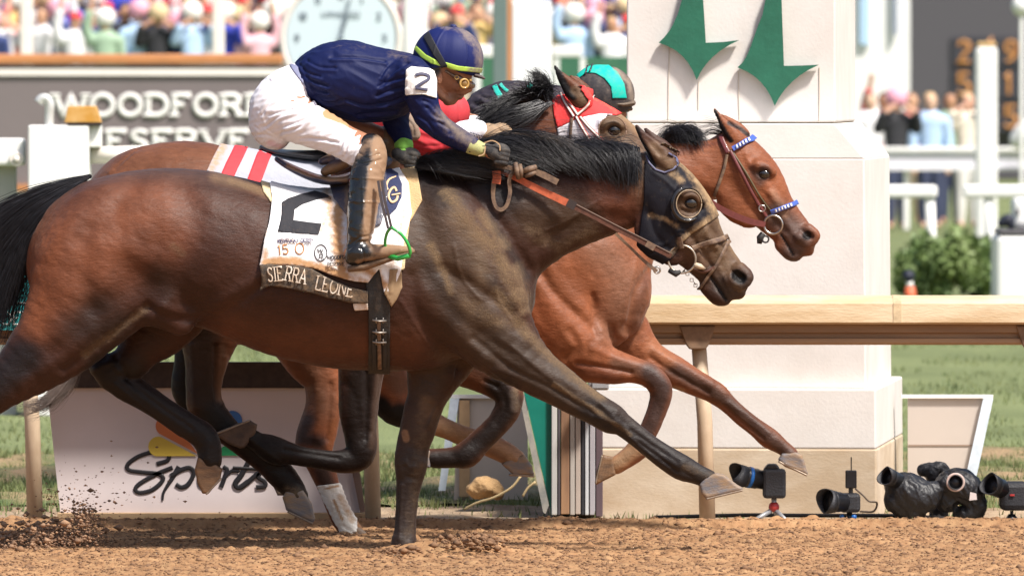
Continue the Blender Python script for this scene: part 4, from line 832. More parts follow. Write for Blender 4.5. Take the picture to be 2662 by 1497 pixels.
fl('far_rein', [(1306,402,-.12),(1340,412,-.14),(1380,417,-.14),(1410,410,-.13),(1460,398,-.10)], [3,3,3,8,9], lea_org, rn, .003)
fl('breast_strap', [(1600,607,-.10),(1640,645,-.09),(1672,676,-.08),(1708,706,-.07)], [8,7,8,10], lea_mud, rn)
mb = MB(); mb.ring(P(1708, 702, -.07), (0, 1, 0), .013, .004, 16, 6); mb.build('ring', steel, rn, True)
# middle horse
hm = empty('racing_hood', P(1530, 300, Y2), 'red and white racing hood on the middle horse', 'hood')
def hkm(V, N):
    q = M1.photo(V); r = np.hypot((q[:, 0]-1592)/37., (q[:, 1]-342)/38.)
    return (r > 1) & (poly_sd(np.array([(1440,170),(1470,190),(1510,234),(1530,262),(1524,278),(1508,283),(1490,275),(1470,250),(1440,190)], float), q[:, 0], q[:, 1]) > 0)
tr = M1.patch([(1436,262),(1457,246),(1480,225),(1510,224),(1545,236),(1590,268),(1618,296),(1600,302),(1560,298),(1530,302),(1503,309),(1480,320),(1449,334),(1440,300)], 4, keep=hkm); tr.col[:] = (.62,.035,.035); tr.mud[:] = .02; tr.paint([(1520,235),(1600,290)], 16, None, .26, 1.)
tr.solid(2.5).mesh('red_panel', cloth_m, hm)
tw = M1.patch([(1449,334),(1480,320),(1503,309),(1530,302),(1560,298),(1600,302),(1612,310),(1640,400),(1560,450),(1470,430),(1452,372)], 4, keep=lambda V, N: hkm(V, N) & (M1.photo(V)[:, 0] < 1590)); tw.col[:] = (.72,.70,.74); tw.mud[:] = .14
tw.solid(2.5).mesh('white_panel', cloth_m, hm)
k2 = S(Y2); mb = MB(); mb.tube(oval(Vector(P(1592, 340, Y2-.125)), 36/k2, 37/k2, 0, tilt=-.3), 1.6/k2, 8); mb.build('eye_ring', mat('brown_wire', (.20,.12,.08), rough=.5), hm, True)
bm_ = empty('bridle', P(1503, 300, Y2), 'red and white piped racing bridle on the middle horse', 'bridle')
redw = mat('red_webbing', (.50,.06,.035), rough=.55, nvar=.2, nscale=90); whw = mat('white_piping', (.74,.66,.60), rough=.6, nvar=.15, nscale=90)
for nm, pts in [('browband', [(1500,299),(1525,278),(1545,252),(1560,242)]), ('headstall', [(1458,248),(1474,276),(1491,303)]), ('headstall', [(1474,262),(1488,280),(1500,297)]), ('cheek_strap', [(1497,303),(1512,330),(1530,360),(1545,385)]), ('noseband_strap', [(1508,304),(1530,330),(1558,358),(1585,388)])]:
    strap(nm, pts, 9, M1, redw, bm_, .012); strap(nm+'_piping', pts, 5, M1, whw, bm_, .0165)
strap('throat_strap', [(1487,306),(1484,330),(1481,365)], 8, M1, lea_mud, bm_, .012)
# far horse
bf = empty('bridle', P(1990, 560, Y3), 'red brown leather bridle with blue and white browband on the rail horse', 'bridle')
redl = mat('oxblood_leather', (.13,.030,.028), rough=.42, nvar=.25, nscale=70, coat=.2); blu = mat('blue_patent', (.06,.11,.42), rough=.3, coat=.5)
strap('headpiece', [(1872,352),(1880,372),(1892,396)], 13, F1, redl, bf, .012); strap('cheek_strap', [(1898,392),(1925,445),(1958,508),(1994,566)], 9, F1, redl, bf, .012)
strap('cheek_strap', [(1902,392),(1940,450),(1975,510),(2006,552)], 5, F1, mat('olive_strap', (.10,.075,.035), rough=.5), bf, .009); strap('throat_strap', [(1890,402),(1882,440),(1870,475),(1856,512)], 8, F1, lea_mud, bf, .012)
strap('browband', [(1905,387),(1925,376),(1945,364),(1962,360)], 13, F1, blu, bf, .016); strap('noseband', [(2004,552),(2030,543),(2055,533),(2072,527)], 12, F1, blu, bf, .014)
ribbons('white_check', [([(1917+i*8, 384-i*4.6), (1914+i*8, 376-i*4.6)], 4.5) for i in range(5)], wrap(F1, .024), white_p, bf, cell=4); ribbons('white_check', [([(2018+i*8, 551-i*3.1), (2016+i*8, 544-i*3.1)], 4.5) for i in range(6)], wrap(F1, .022), white_p, bf, cell=4)
k3 = S(Y3); rf_ = Vector(P(2010, 584, Y3-.075)); mb = MB(); mb.ring(rf_, (.15, 1, .05), 24/k3, 3/k3, 36, 8); mb.build('bit_ring', steel, bf, True)
mb = MB(); mb.ring(P(1981, 542, Y3-.10), (0, 1, 0), .014, .003, 16, 6); mb.build('buckle', steel, bf, True)
mb = MB(); mb.tube([Vector(P(1984, 606, Y3-.06)), Vector(P(1976, 618, Y3-.06)), Vector(P(1974, 634, Y3-.06))], [.012, .016, .010], 8); mb.ring(P(1990, 622, Y3-.07), (0, 1, 0), .014, .004, 14, 6); mb.build('curb_keeper', blk_w, bf, True)
rf = empty('reins', P(1900, 560, Y3), 'oxblood leather reins of the rail horse', 'reins')
fl('rein_strap', [(1780,470,Y3-.13),(1850,527,Y3-.12),(1900,556,Y3-.11),(1950,575,Y3-.10),(1990,584,Y3-.085)], [12,15,16,16,14], redl, rf)
# ---------------- cloths, saddle, girth on the near horse
pad = N1.patch([(676,470),(690,440),(1000,390),(1078,412),(1098,522),(1064,580),(1050,700),(960,720),(800,650),(703,526),(684,500)], 5); pad.col[:] = (.62,.50,.30); pad.mud[:] = .10; pad.paint([(1040,420),(1085,500),(1060,580)], 44, (.50,.33,.16), .9, .8); pad.paint([(1040,430),(1080,520)], 30, None, .35, 1.)
pd = empty('saddle_pad', P(880, 470, 0), 'cream sheepskin pad showing yellow at both ends of the front saddle', 'saddle pad'); pad.push([(1020,470),(1050,478),(1082,470)], 3, -3, 0); pad.solid(5).mesh('pad', mat('sheepskin', attr='coat', rough=.9, bump=.8, bscale=150, nvar=.1, mudattr=True, mudcol=(.42,.27,.12), bdist=.006), pd)
sc = empty('saddlecloth', P(800, 600, 0), 'white saddlecloth with a black number 2, spattered with tan mud', 'saddlecloth')
CL = [(700,484),(735,448),(800,415),(900,400),(1010,400),(1062,480),(1068,560),(1052,620),(1040,700),(1022,752),(998,760),(985,700),(955,735),(900,728),(820,700),(760,690),(706,690),(678,692),(690,612),(700,578),(707,519)]
cl = N1.patch(CL, 10); V0 = cl.V.copy()
q = cl.photo(); fr = np.clip((q[:, 1]-560)/160, 0, 1); cl.V = cl.V+cl.N*(fr*5+2.2*np.sin(q[:, 0]*.06+q[:, 1]*.02)*fr+1.3*np.sin(q[:, 1]*.11-q[:, 0]*.03)*np.clip((q[:, 0]-850)/60, 0, 1)*(q[:, 0] < 920))[:, None]; cl.U2 = None
cl.col[:] = (.80,.79,.80); cl.mud[:] = .02
for q_, wd, a in [([(686,600),(720,620),(760,628)],20,.50),([(850,505),(862,560),(870,620),(885,690)],34,.62),([(690,650),(688,690)],22,.6),([(720,610),(830,625)],10,.30),([(880,540),(876,620),(888,700)],34,.80),([(1050,440),(1058,520),(1040,600),(1020,690)],20,.42),([(690,682),(760,678),(830,695),(900,718)],26,.85),([(700,640),(690,680)],18,.34),([(1040,590),(1020,640),(1030,700)],34,.36),([(700,525),(705,560)],12,.22),([(850,560),(835,600)],14,.5),([(940,690),(1000,740)],26,.7),([(800,690),(860,712),(950,730)],22,.55)]: cl.paint(q_, wd, None, a, 1.)
for i in range(5): cl.push([(862,585+i*22),(885,592+i*22),(905,588+i*22)], 5, 3.5)
cl.ruffle(2.4, 30, 1.2, 3, 31, True, np.clip((cl.uv()[:, 0]-840)/60, 0, 1)); cl.ruffle(1.2, 40, 1.4, 2, 33); cl.normals()
num = cl.patch([(732,527),(750,516),(785,505),(818,497),(842,503),(859,512),(821,520),(786,532),(766,545),(763,573),(800,578),(836,582),(828,611),(775,607),(722,603),(729,575),(732,557)], 1.6, keep=lambda V, N: V[:, 2] < 0); num.col[:] = (.014,.014,.020); num.mud[:] = .06; num.solid(1.2).mesh('number', cloth_m, sc)
cl.solid(3).mesh('cloth', cloth_m, sc)
onc = on(cl, .004)
ribbons('number_top', [(catmull([(750,482),(775,476),(805,472),(832,474)], 4), (3, 11))], onc, mat('black_number', (.020,.020,.028), rough=.7, nvar=.3, nscale=60), sc, cell=5)
nb = N1.patch([(680,694),(703,689),(760,690),(810,700),(850,722),(905,745),(955,756),(957,786),(910,783),(850,770),(800,757),(738,745),(703,741),(681,757)], 15, keep=lambda V, N: V[:, 2] < 0); nb.col[:] = (.025,.022,.020); nb.mud[:] = .30; nb.paint([(850,745),(900,765),(955,772)], 30, None, .48, 1.); nb.paint([(690,750),(760,744)], 10, None, .4, 1.)
nb.solid(3).mesh('name_band', mat('band_cloth', attr='coat', rough=.8, bump=.5, bscale=120, mudattr=True, mudcol=(.27,.17,.09), bdist=.003), sc)
ml = mat('muddied_lettering', (.70,.63,.54), color2=(.42,.30,.20), nscale=30, rough=.8)
for w_ in (text('SIERRA', [(697,733),(740,728),(800,740)], 36, 3.6, .2, .60, gap=.07), text('LEONE', [(817,752),(870,764),(950,780)], 36, 3.6, .2, .68, gap=.07)): ribbons('name_lettering', w_, on(nb, .004), ml, sc, cell=4, lift=.0003)
ribbons('event_lettering', text('KENTUCKY DERBY', [(722,631),(822,629)], 9, 1.7, 0, .9), onc, mat('navy_print', (.06,.06,.14), rough=.7), sc, cell=4)
for w_ in (text('15', [(722,662),(760,658)], 24, 3.4, 0, 1.05), [(arc(779,646,11,14,0,360,18), 3)]): ribbons('event_number', w_, onc, mat('gold_print', (.50,.22,.08), rough=.6), sc, cell=4)
ribbons('round_emblem', [(arc(834,657,16,21,0,360,26), 2.2)]+[([(826,646),(829,656),(833,648),(837,657),(840,647)], 1.8), ([(832,658),(830,672)], 1.8), ([(831,658),(840,660),(838,668),(832,667)], 1.8), ([(836,668),(842,674)], 1.8)], onc, ink, sc, cell=4)
ribbons('sponsor_lettering', text('WOODFORD', [(851,673),(905,672)], 8, 1.8, .2, 1.)+text('RESERVE', [(851,691),(905,690)], 8, 1.8, .2, 1.), onc, ink, sc, cell=4)
tg = N1.patch([(917,786),(956,787),(957,803),(921,805)], 9, keep=lambda V, N: V[:, 2] < 0); tg.col[:] = (.70,.66,.62); tg.mud[:] = .42; tg.solid(2).mesh('cloth_tag', cloth_m, sc)
ft = N1.patch([(1012,700),(1040,698),(1041,747),(1030,775),(1017,793),(997,760),(1008,738)], 16, keep=lambda V, N: V[:, 2] < 0); ft.col[:] = (.30,.20,.11); ft.mud[:] = .3; ft.push([(1025,705),(1015,760)], 4, 3); ft.solid(3).mesh('front_flap', mat('tan_cloth', attr='coat', rough=.8, mudattr=True, mudcol=(.27,.17,.09)), sc)
em = N1.patch([(1000,455),(1018,450),(1036,462),(1046,488),(1044,520),(1030,548),(1012,566),(995,560),(990,500)], 14); em.col[:] = (.020,.028,.085); em.mud[:] = .05; em.solid(2).mesh('emblem_panel', cloth_m, sc)
ribbons('emblem_lettering', [(catmull([(1030,458),(1012,466),(1004,482),(1006,494)], 5), (3, 9)), (catmull([(1031,497),(1025,487),(1015,494),(1010,510),(1018,525),(1030,520),(1034,508)], 5), 6), ([(1018,507),(1041,503)], 4)], on(em, .004), mat('cream_lettering', (.62,.44,.27), rough=.7), sc, cell=4)
# girth
gi = empty('girth', P(985, 830, 0), 'black elastic girth buckled under the front horse', 'girth')
gt = N1.patch([(944,640),(1010,640),(1013,720),(1013,1000),(958,1000),(958,790),(950,730)], 8); gt.col[:] = (.020,.018,.017); gt.mud[:] = .14; gt.paint([(985,720),(985,800)], 26, None, .28, 1.); gt.solid(5).mesh('elastic_strap', mat('girth_elastic', attr='coat', rough=.75, bump=.5, bscale=180, mudattr=True, mudcol=(.16,.11,.07), bdist=.003), gi)
for a in (972, 999): ribbons('billet_strap', [([(a, 868), (a+1, 962)], 11)], on(gt, .005), blk_w, gi, th=.003)
ribbons('centre_strap', [([(985, 838), (987, 960)], 10)], on(gt, .009), lea_mud, gi, th=.003)
for v in (832, 862, 888):
    f = on(gt, .014); a, b = f(968, v), f(1004, v+2); mb = MB(); mb.tube([a, (a+b)/2+Vector((0, -.004, -.003)), b], .0042, 8); mb.tube([f(978, v-6), f(978, v+8)], .003, 6); mb.tube([f(996, v-6), f(996, v+8)], .003, 6); mb.build('buckle', mat('dull_steel', (.30,.27,.24), rough=.45, metal=.8), gi, True)
# saddle
sd = empty('racing_saddle', P(880, 470, 0), 'small racing saddle, navy and tan with mud, under the front jockey', 'saddle')
s1 = Skin([C([(720,414,7,0,5),(745,430,9,0,7),(790,452,11,0,7.5),(840,468,12,0,8),(900,466,14,0,8),(950,446,18,0,5),(990,424,18,0,3),(1008,418,12,0,2)], 6)], 3., 0, 1); s1.col[:] = (.030,.035,.075); s1.mud[:] = .12; s1.paint([(750,430),(800,452),(860,464),(900,460)], 10, (.22,.12,.06), .9, .7); s1.paint([(840,462),(900,470)], 14, None, .5, 1.)
s1.mesh('seat', mat('saddle_leather', attr='coat', rough=.42, mudattr=True, mudcol=(.30,.19,.10), coat=.2, bump=.2, bscale=120), sd)
fp = N1.patch([(852,474),(1004,440),(1010,520),(990,590),(960,600),(906,572),(888,550),(870,527),(860,503)], 18); fp.col[:] = (.045,.05,.085); fp.mud[:] = .2; fp.paint([(858,480),(900,476),(905,560)], 18, None, .5, 1.); fp.solid(4).mesh('flap', MATS['saddle_leather'], sd)
s2 = Skin([C([(846,446,12,-50,1.6),(872,434,17,-55,1.4),(900,424,15,-60,1.4)], 6), C([(838,420,10,-20,2),(866,412,14,-20,2),(890,414,10,-20,2)], 6)], 3., 0, 1); s2.col[:] = (.20,.12,.065); s2.mud[:] = .3; s2.paint([(838,420),(880,412)], 16, (.05,.07,.16), .9, .6); s2.mesh('knee_roll', MATS['saddle_leather'], sd)
ribbons('girth_billet', [([(826,498),(850,508),(862,512)], 14)], on(N1, .034), lea_mud, sd)
stl = [(992,470),(1000,520),(1010,560),(1018,594)]
for dx in (0, 9): fl('stirrup_leather', [(u-dx, v, -.385-.03*i) for i, (u, v) in enumerate(stl)], 7, mat('dark_leather', (.035,.022,.018), rough=.35, coat=.3), sd)
mb = MB(); mb.tube([Vector(P(u, v, y)) for u, v, y in catmull([(1017,591,-.47),(1042,608,-.475),(1060,634,-.47),(1066,660,-.455),(1050,668,-.44)], 5)], .0068, 8)
mb.tube([Vector(P(u, v, y)) for u, v, y in catmull([(1017,591,-.47),(1006,606,-.44),(1001,632,-.40),(1006,660,-.38)], 5)], .0068, 8)
mb.tube([Vector(P(u, v, y)) for u, v, y in [(1004,664,-.38),(1035,672,-.42),(1064,664,-.455)]], .011, 8); mb.build('stirrup_iron', mat('green_metal', (.02,.36,.06), rough=.3, coat=.6), sd, True)
# middle horse: striped cloth and saddle
sm_ = empty('saddlecloth', P(680, 430, Y2), 'grey saddlecloth with two red diagonal stripes on the middle horse', 'saddlecloth')
cm = M1.patch([(584,356),(700,372),(860,380),(860,600),(780,580),(690,500),(600,470),(537,447),(552,415)], 6); cm.col[:] = (.36,.37,.42); cm.mud[:] = .06; cm.paint([(580,380),(550,440)], 30, None, .55, 1.); cm.solid(3).mesh('cloth', cloth_m, sm_)
ribbons('red_stripe', [([(634,366),(618,400),(602,432),(589,462)], 34), ([(697,380),(683,410),(670,445),(656,482)], 36)], wrap(cm, .004), mat('red_cloth', (.60,.035,.045), rough=.75, nvar=.1, nscale=40), sm_, cell=6)
sb = empty('racing_saddle', P(780, 410, Y2), 'black racing saddle on the middle horse', 'saddle')
s3 = Skin([C([(680,384,7,0,5),(715,396,10,0,7),(770,404,14,0,7),(830,408,18,0,6),(880,404,18,0,4)], 6)], 3.2, Y2, 1); s3.col[:] = (.012,.012,.013); s3.mesh('seat', MATS['saddle_leather'], sb)
# ------------------------------------------------------------------ ground
def smooth01(x): x = np.clip(x, 0, 1); return x*x*(3-2*x)
def fbm(shape, cell, octs, seed, fall=.5):
    z = np.zeros(shape, np.float32); a = 1.
    for i in range(octs): z += a*(vnoise(shape, max(cell/2**i, 1.01), seed+i)-.5); a *= fall
    return z
def dirt_mat():
    m = bpy.data.materials.new('track_dirt'); m.use_nodes = True; N = m.node_tree.nodes; L = m.node_tree.links; b = N['Principled BSDF']; b.inputs['Roughness'].default_value = .95; b.inputs['Specular IOR Level'].default_value = .15
    tc = N.new('ShaderNodeTexCoord'); mp = N.new('ShaderNodeMapping'); mp.inputs['Scale'].default_value = (1, .35, 1); L.new(tc.outputs['Object'], mp.inputs[0])
    n1 = N.new('ShaderNodeTexNoise'); n1.inputs['Scale'].default_value = 14; n1.inputs['Detail'].default_value = 10; n1.inputs['Roughness'].default_value = .7; L.new(mp.outputs[0], n1.inputs['Vector'])
    r = N.new('ShaderNodeValToRGB'); e = r.color_ramp.elements; e[0].position = .34; e[0].color = (.13,.068,.034,1); e[1].position = .62; e[1].color = (.36,.215,.11,1); q = e.new(.46); q.color = (.29,.158,.078,1)
    L.new(n1.outputs['Fac'], r.inputs[0])
    n2 = N.new('ShaderNodeTexNoise'); n2.inputs['Scale'].default_value = 1.3; n2.inputs['Detail'].default_value = 3; L.new(tc.outputs['Object'], n2.inputs['Vector'])
    mr = N.new('ShaderNodeMapRange'); mr.inputs['From Min'].default_value = .3; mr.inputs['From Max'].default_value = .7; mr.inputs['To Min'].default_value = .82; mr.inputs['To Max'].default_value = 1.15; L.new(n2.outputs['Fac'], mr.inputs[0])
    vm = N.new('ShaderNodeVectorMath'); vm.operation = 'MULTIPLY'; L.new(r.outputs[0], vm.inputs[0]); L.new(mr.outputs[0], vm.inputs[1]); L.new(vm.outputs[0], b.inputs['Base Color'])
    n3 = N.new('ShaderNodeTexNoise'); n3.inputs['Scale'].default_value = 130; n3.inputs['Detail'].default_value = 6; L.new(tc.outputs['Object'], n3.inputs['Vector'])
    bp = N.new('ShaderNodeBump'); bp.inputs['Strength'].default_value = .5; bp.inputs['Distance'].default_value = .01; L.new(n3.outputs['Fac'], bp.inputs['Height']); L.new(bp.outputs[0], b.inputs['Normal']); return m
dirt = dirt_mat()
def grid(name, xs, ys, Z, m, kind='structure'):
    nx, ny = len(xs), len(ys); X, Yg = np.meshgrid(xs, ys); V = np.stack([X.ravel(), Yg.ravel(), Z.ravel()], 1)
    i = np.arange(ny-1)[:, None]*nx+np.arange(nx-1)[None, :]; i = i.ravel(); Fq = np.stack([i, i+1, i+nx+1, i+nx], 1)
    o = pts_mesh(name, V, Fq, m); o['kind'] = kind; return o
# harrowed dirt of the track, fine close to the horses
TR0, TR1 = -3.4, 2.62
xs = np.arange(-3.4, 3.4, .0095); ys = np.arange(TR0, TR1+.01, .0125)
Zd = fbm((len(ys), len(xs)), 50, 6, 3, .6)*.007+fbm((len(ys), len(xs)), 2.6, 2, 13, .8)*.011
rid = np.maximum(0, fbm((len(ys), len(xs)), 7, 2, 33, .5)-.24)*.035
Zd = Zd+rid
Xg, Yg = np.meshgrid(xs, ys)
hx, hy = P(1062, 1431, 0)[0], .11
Zd -= .03*np.exp(-(((Xg-hx)/.10)**2+((Yg-hy)/.10)**2)); Zd += .035*np.exp(-(((Xg-hx-.02)/.16)**2+((Yg-hy+.16)/.05)**2)); Zd += .06*np.exp(-(((Xg-P(1225,1431,0)[0])/.15)**2+((Yg+.12)/.12)**2))*(1+fbm(Zd.shape, 5, 2, 43)*.5)
Zd += .03*smooth01((Yg-2.25)/.12)*smooth01((2.62-Yg)/.06)   # little lip where the harrow stops
grid('dirt_track', xs, ys, Zd, dirt)
mb = MB()
for (a, b, c, d_) in [(-400,-3.4,TR0,TR1),(3.4-.0095,400,TR0,TR1),(-400,400,-60,TR0)]: mb.add([(a,c,-.004),(b,c,-.004),(b,d_,-.004),(a,d_,-.004)], [(0,1,2,3)])
o = mb.build('dirt_track', dirt); o['kind'] = 'structure'
# packed earth strip behind the rail, then turf
pk_m = mat('packed_earth', (.34,.25,.16), color2=(.20,.13,.08), nscale=7, rough=.95, bump=.8, bscale=40, stretch=(1,.5,1), bdist=.02)
gr_m = mat('turf_grass', (.12,.145,.05), color2=(.18,.21,.08), nscale=1.2, rough=.9, bump=.8, bscale=60, stretch=(1,.3,1), bdist=.03)
gx = np.arange(-6, 6, .04); gy = np.arange(TR1-.02, 4.6, .03); Zg = fbm((len(gy), len(gx)), 26, 5, 53, .6)*.05-.01; grid('verge', gx, gy, Zg, pk_m)
worn = mat('worn_turf', (.075,.115,.030), color2=(.30,.20,.105), nscale=2.6, rough=.95, bump=.9, bscale=50, stretch=(1,.45,1), bdist=.03, detail=9)
gx = np.arange(-8, 8, .05); gy = np.arange(4.58, 12, .05); Zg = fbm((len(gy), len(gx)), 20, 5, 57, .6)*.07+.005; grid('verge', gx, gy, Zg, worn)
gx = np.arange(-30, 30, .25); gy = np.concatenate([np.arange(11.9, 16, .12), np.arange(16, 60, 1.)]); Zg = fbm((len(gy), len(gx)), 10, 3, 63)*.03-.005; o = grid('infield_turf', gx, gy, Zg, gr_m)
mb = MB(); mb.add([(-900,4,-.03),(900,4,-.03),(900,1500,-.03),(-900,1500,-.03)], [(0,1,2,3)]); o = mb.build('infield_turf', gr_m); o['kind'] = 'structure'
# loose clods on the track, and the spray kicked up by the hooves
def clods(name, Pp, R, m, label, cat, seed=1):
    r = np.random.default_rng(seed); n = len(Pp)
    base = np.array([(1,0,0),(-1,0,0),(0,1,0),(0,-1,0),(0,0,1),(0,0,-1),(.6,.6,.5),(-.6,.5,.6),(.5,-.6,.6),(-.6,-.6,-.5)]); 
    ico = [(0,2,4),(2,1,4),(1,3,4),(3,0,4),(2,0,5),(1,2,5),(3,1,5),(0,3,5)]; base = base[:6]
    V = base[None]*r.uniform(.55, 1.35, (n, 6, 1))*np.asarray(R)[:, None, None]*np.array([1.3, 1, .8]); V += Pp[:, None]
    Fq = (np.arange(n)[:, None, None]*6+np.array(ico)[None]).reshape(-1, 3)
    o = pts_mesh(name, V.reshape(-1, 3), Fq, m, None, False); tag(o, label, cat, kind='stuff'); return o
clod_m = mat('clod_earth', (.24,.13,.066), color2=(.13,.07,.038), nscale=12, rough=.95)
r_ = np.random.default_rng(5); n = 30000; px = r_.uniform(-3, 3, n); py = r_.uniform(-2.9, 2.5, n)
iz = Zd[np.clip(((py-TR0)/.0125).astype(int), 0, len(ys)-1), np.clip(((px+3.4)/.0095).astype(int), 0, len(xs)-1)]
clods('dirt_clods', np.stack([px, py, iz+.002], 1), r_.gamma(1.7, .0016, n)+.0012, clod_m, 'small dark crumbs of earth strewn over the orange dirt', 'dirt', 2)
def spray(u, v, su, sv, n, s, Yc=.5):
    q = np.array([P(u+r_.normal(0, su), min(v+r_.normal(0, sv), 1436), Yc+r_.normal(0, .25)) for _ in range(n)]); return q, np.minimum(r_.gamma(1.6, s, n)+.0012, .020)
Q = [spray(222,1338,17,16,420,.0015),spray(205,1375,34,22,900,.0015),spray(150,1408,46,16,1300,.0016),spray(40,1418,70,15,1500,.0016),spray(215,1300,60,40,90,.0012),spray(190,1290,90,60,120,.0016),spray(330,1300,90,60,50,.0013),spray(120,1390,60,20,500,.004)]
clods('dirt_spray', np.vstack([a for a, b in Q]), np.concatenate([b for a, b in Q]), mat('wet_earth', (.32,.19,.11), color2=(.17,.095,.058), nscale=12, rough=.9), 'brown spray of dirt kicked up at the lower left', 'dirt', 3)
Q = [spray(1225,1410,40,10,500,.0042,-.1),spray(1050,1432,26,5,260,.0035,-.05),spray(930,1395,30,5,120,.0035,1.8)]
clods('dirt_spray', np.vstack([a for a, b in Q]), np.concatenate([b for a, b in Q]), clod_m, 'low heap of loose dirt by the planted front hoof', 'dirt', 4)

def blades(name, x0, x1, y0, y1, n, hgt, m, label, seed, dens=None):
    r = np.random.default_rng(seed); x = r.uniform(x0, x1, n); y = y0+(y1-y0)*r.random(n)**1.0; k = vnoise((200, 200), 14, seed)[np.clip(((y-y0)/(y1-y0)*199).astype(int), 0, 199), np.clip(((x-x0)/(x1-x0)*199).astype(int), 0, 199)] > .42
    x, y = x[k], y[k]; n = len(x); a = r.uniform(0, 6.28, n); h = hgt*r.uniform(.4, 1.2, n); w = .004+h*.03; lx, ly = r.normal(0, .35, n)*h, r.normal(0, .35, n)*h
    V = np.stack([np.stack([x-w*np.cos(a), y-w*np.sin(a), np.full(n, -.01)], 1), np.stack([x+w*np.cos(a), y+w*np.sin(a), np.full(n, -.01)], 1), np.stack([x+lx, y+ly, h], 1)], 1).reshape(-1, 3)
    o = pts_mesh(name, V, np.arange(3*n).reshape(-1, 3), m, None, False); tag(o, label, 'grass', kind='stuff'); return o
bl_m = mat('grass_blade', (.07,.11,.03), color2=(.20,.21,.08), nscale=3, rough=.7)
blades('grass', -3.2, 3.4, 4.3, 12, 60000, .05, bl_m, 'rough grass growing behind the running rail', 71)
blades('grass', -8, 8, 12, 45, 60000, .03, bl_m, 'short turf of the infield beyond the pillar', 72)
blades('grass', -3, 3, 2.75, 4.4, 1500, .03, bl_m, 'a few green tufts on the earth strip by the rail', 73)
# ------------------------------------------------------------------ jockeys
skin_m = mat('skin', attr='coat', rough=.5, nvar=.12, nscale=50, bump=.2, bscale=220, mudattr=True, mudcol=(.30,.18,.10), bdist=.002)
silk = mat('satin_silk', attr='coat', rough=.62, spec=.22, sheen=.0, bump=.25, bscale=70, mudattr=True, mudcol=(.20,.155,.12), bdist=.004, stretch=(1,1,.5))
breech = mat('white_breeches', attr='coat', rough=.6, bump=.25, bscale=60, mudattr=True, mudcol=(.42,.24,.12), bdist=.004)
boot_m = mat('boot_leather', attr='coat', rough=.25, coat=.35, mudattr=True, mudcol=(.25,.15,.085), bump=.15, bscale=80, bdist=.003)
glove_m = mat('glove_cloth', attr='coat', rough=.8, bump=.6, bscale=240, mudattr=True, mudcol=(.22,.18,.14), bdist=.003)
helm_m = mat('helmet_cover', attr='coat', rough=.6, spec=.25, sheen=.0, mudattr=True, mudcol=(.24,.19,.15), bump=.2, bscale=150, bdist=.002)
j1 = empty('person', P(800, 380, 0), 'jockey in navy silks and white breeches crouched over the front horse', 'jockey', 'jockeys riding')
A1 = [(1082,188,30,-60),(1092,222,30,-104),(1098,262,29,-112),(1120,308,28,-108),(1160,340,25,-112),(1198,363,21,-118),(1232,381,17,-124),(1258,388,15,-128),(1278,397,15,-130)]
A2 = [(1040,200,32,60),(1022,260,32,96),(1028,312,27,92),(1042,350,22,80),(1048,376,18,66),(1050,394,16,56),(1054,408,14,50)]
L1 = [(735,262,56,-40),(780,305,50,-78),(845,338,44,-102),(905,366,38,-120),(952,388,36,-140),(962,420,34,-165),(956,480,36,-190),(947,540,34,-204),(940,590,28,-212),(934,635,23,-218),(936,662,20,-222)]
L2 = [(730,285,52,45),(800,318,48,80),(890,338,42,104),(975,362,36,124),(1002,385,34,140),(990,440,32,170),(965,520,32,195),(950,600,26,210),(938,650,20,215)]
def hand(u, v, w, sg=1):
    pr = [C([(u-26,v-12,14,w,.9),(u-8,v-3,17,w,.95),(u+6,v+4,16,w,1)], 6)]
    for i in range(4):
        du, dv = 14-i*1.5, -10+i*10.5; r = [6.6,7,6.6,5.6][i]
        pr.append(C([(u+du-10,v+dv-2,r+1,w-6*sg),(u+du+5,v+dv,r+.6,w-9*sg),(u+du+13,v+dv+3,r,w-1*sg),(u+du+10,v+dv+6,r-.6,w+9*sg),(u+du,v+dv+6,r-1.2,w+11*sg)], 2.0))
    pr.append(C([(u-14,v-12,9,w-4*sg),(u+4,v-20,7.5,w-2*sg),(u+20,v-17,6.6,w+1*sg),(u+27,v-11,5.6,w+3*sg)], 3)); return pr
hand1, hand2 = hand(1292, 400, -132), hand(1058, 412, 48)
Hd = [C([(1146,166,60,0,.88),(1176,170,58,0,.86)], 14), C([(1160,196,48,0,.84),(1184,212,38,0,.84),(1186,232,27,0,.86),(1172,248,20,0,1)], 14), C([(1196,196,20,0,2.2),(1206,200,14,0,2.8)], 8),
      C([(1206,206,9,0,.9),(1217,224,8,0,.9),(1221,233,7.5,0,1.1),(1212,238,6,0,1.5)], 6), C([(1203,246,6,0,2.2)], 4), C([(1197,254,6,0,2.0)], 4), C([(1164,262,13,0,1.2),(1176,262,11,0,1.2)], 9),
      C([(1128,226,14,-30,.7),(1150,250,12,-24,.8),(1165,262,10,-12,1)], 10), C([(1128,226,14,30,.7),(1150,250,12,24,.8),(1165,262,10,12,1)], 10), C([(1190,222,14,-26,.8)], 8), C([(1190,222,14,26,.8)], 8)]
for sg in (-1, 1): Hd += [C([(1140,192,9,sg*50,.45),(1144,204,8,sg*52,.45),(1143,214,6,sg*50,.45)], 4), C([(1204,214,8,sg*20,1)], 5, neg=True), C([(1204,214,5.5,sg*17,1)], 2)]
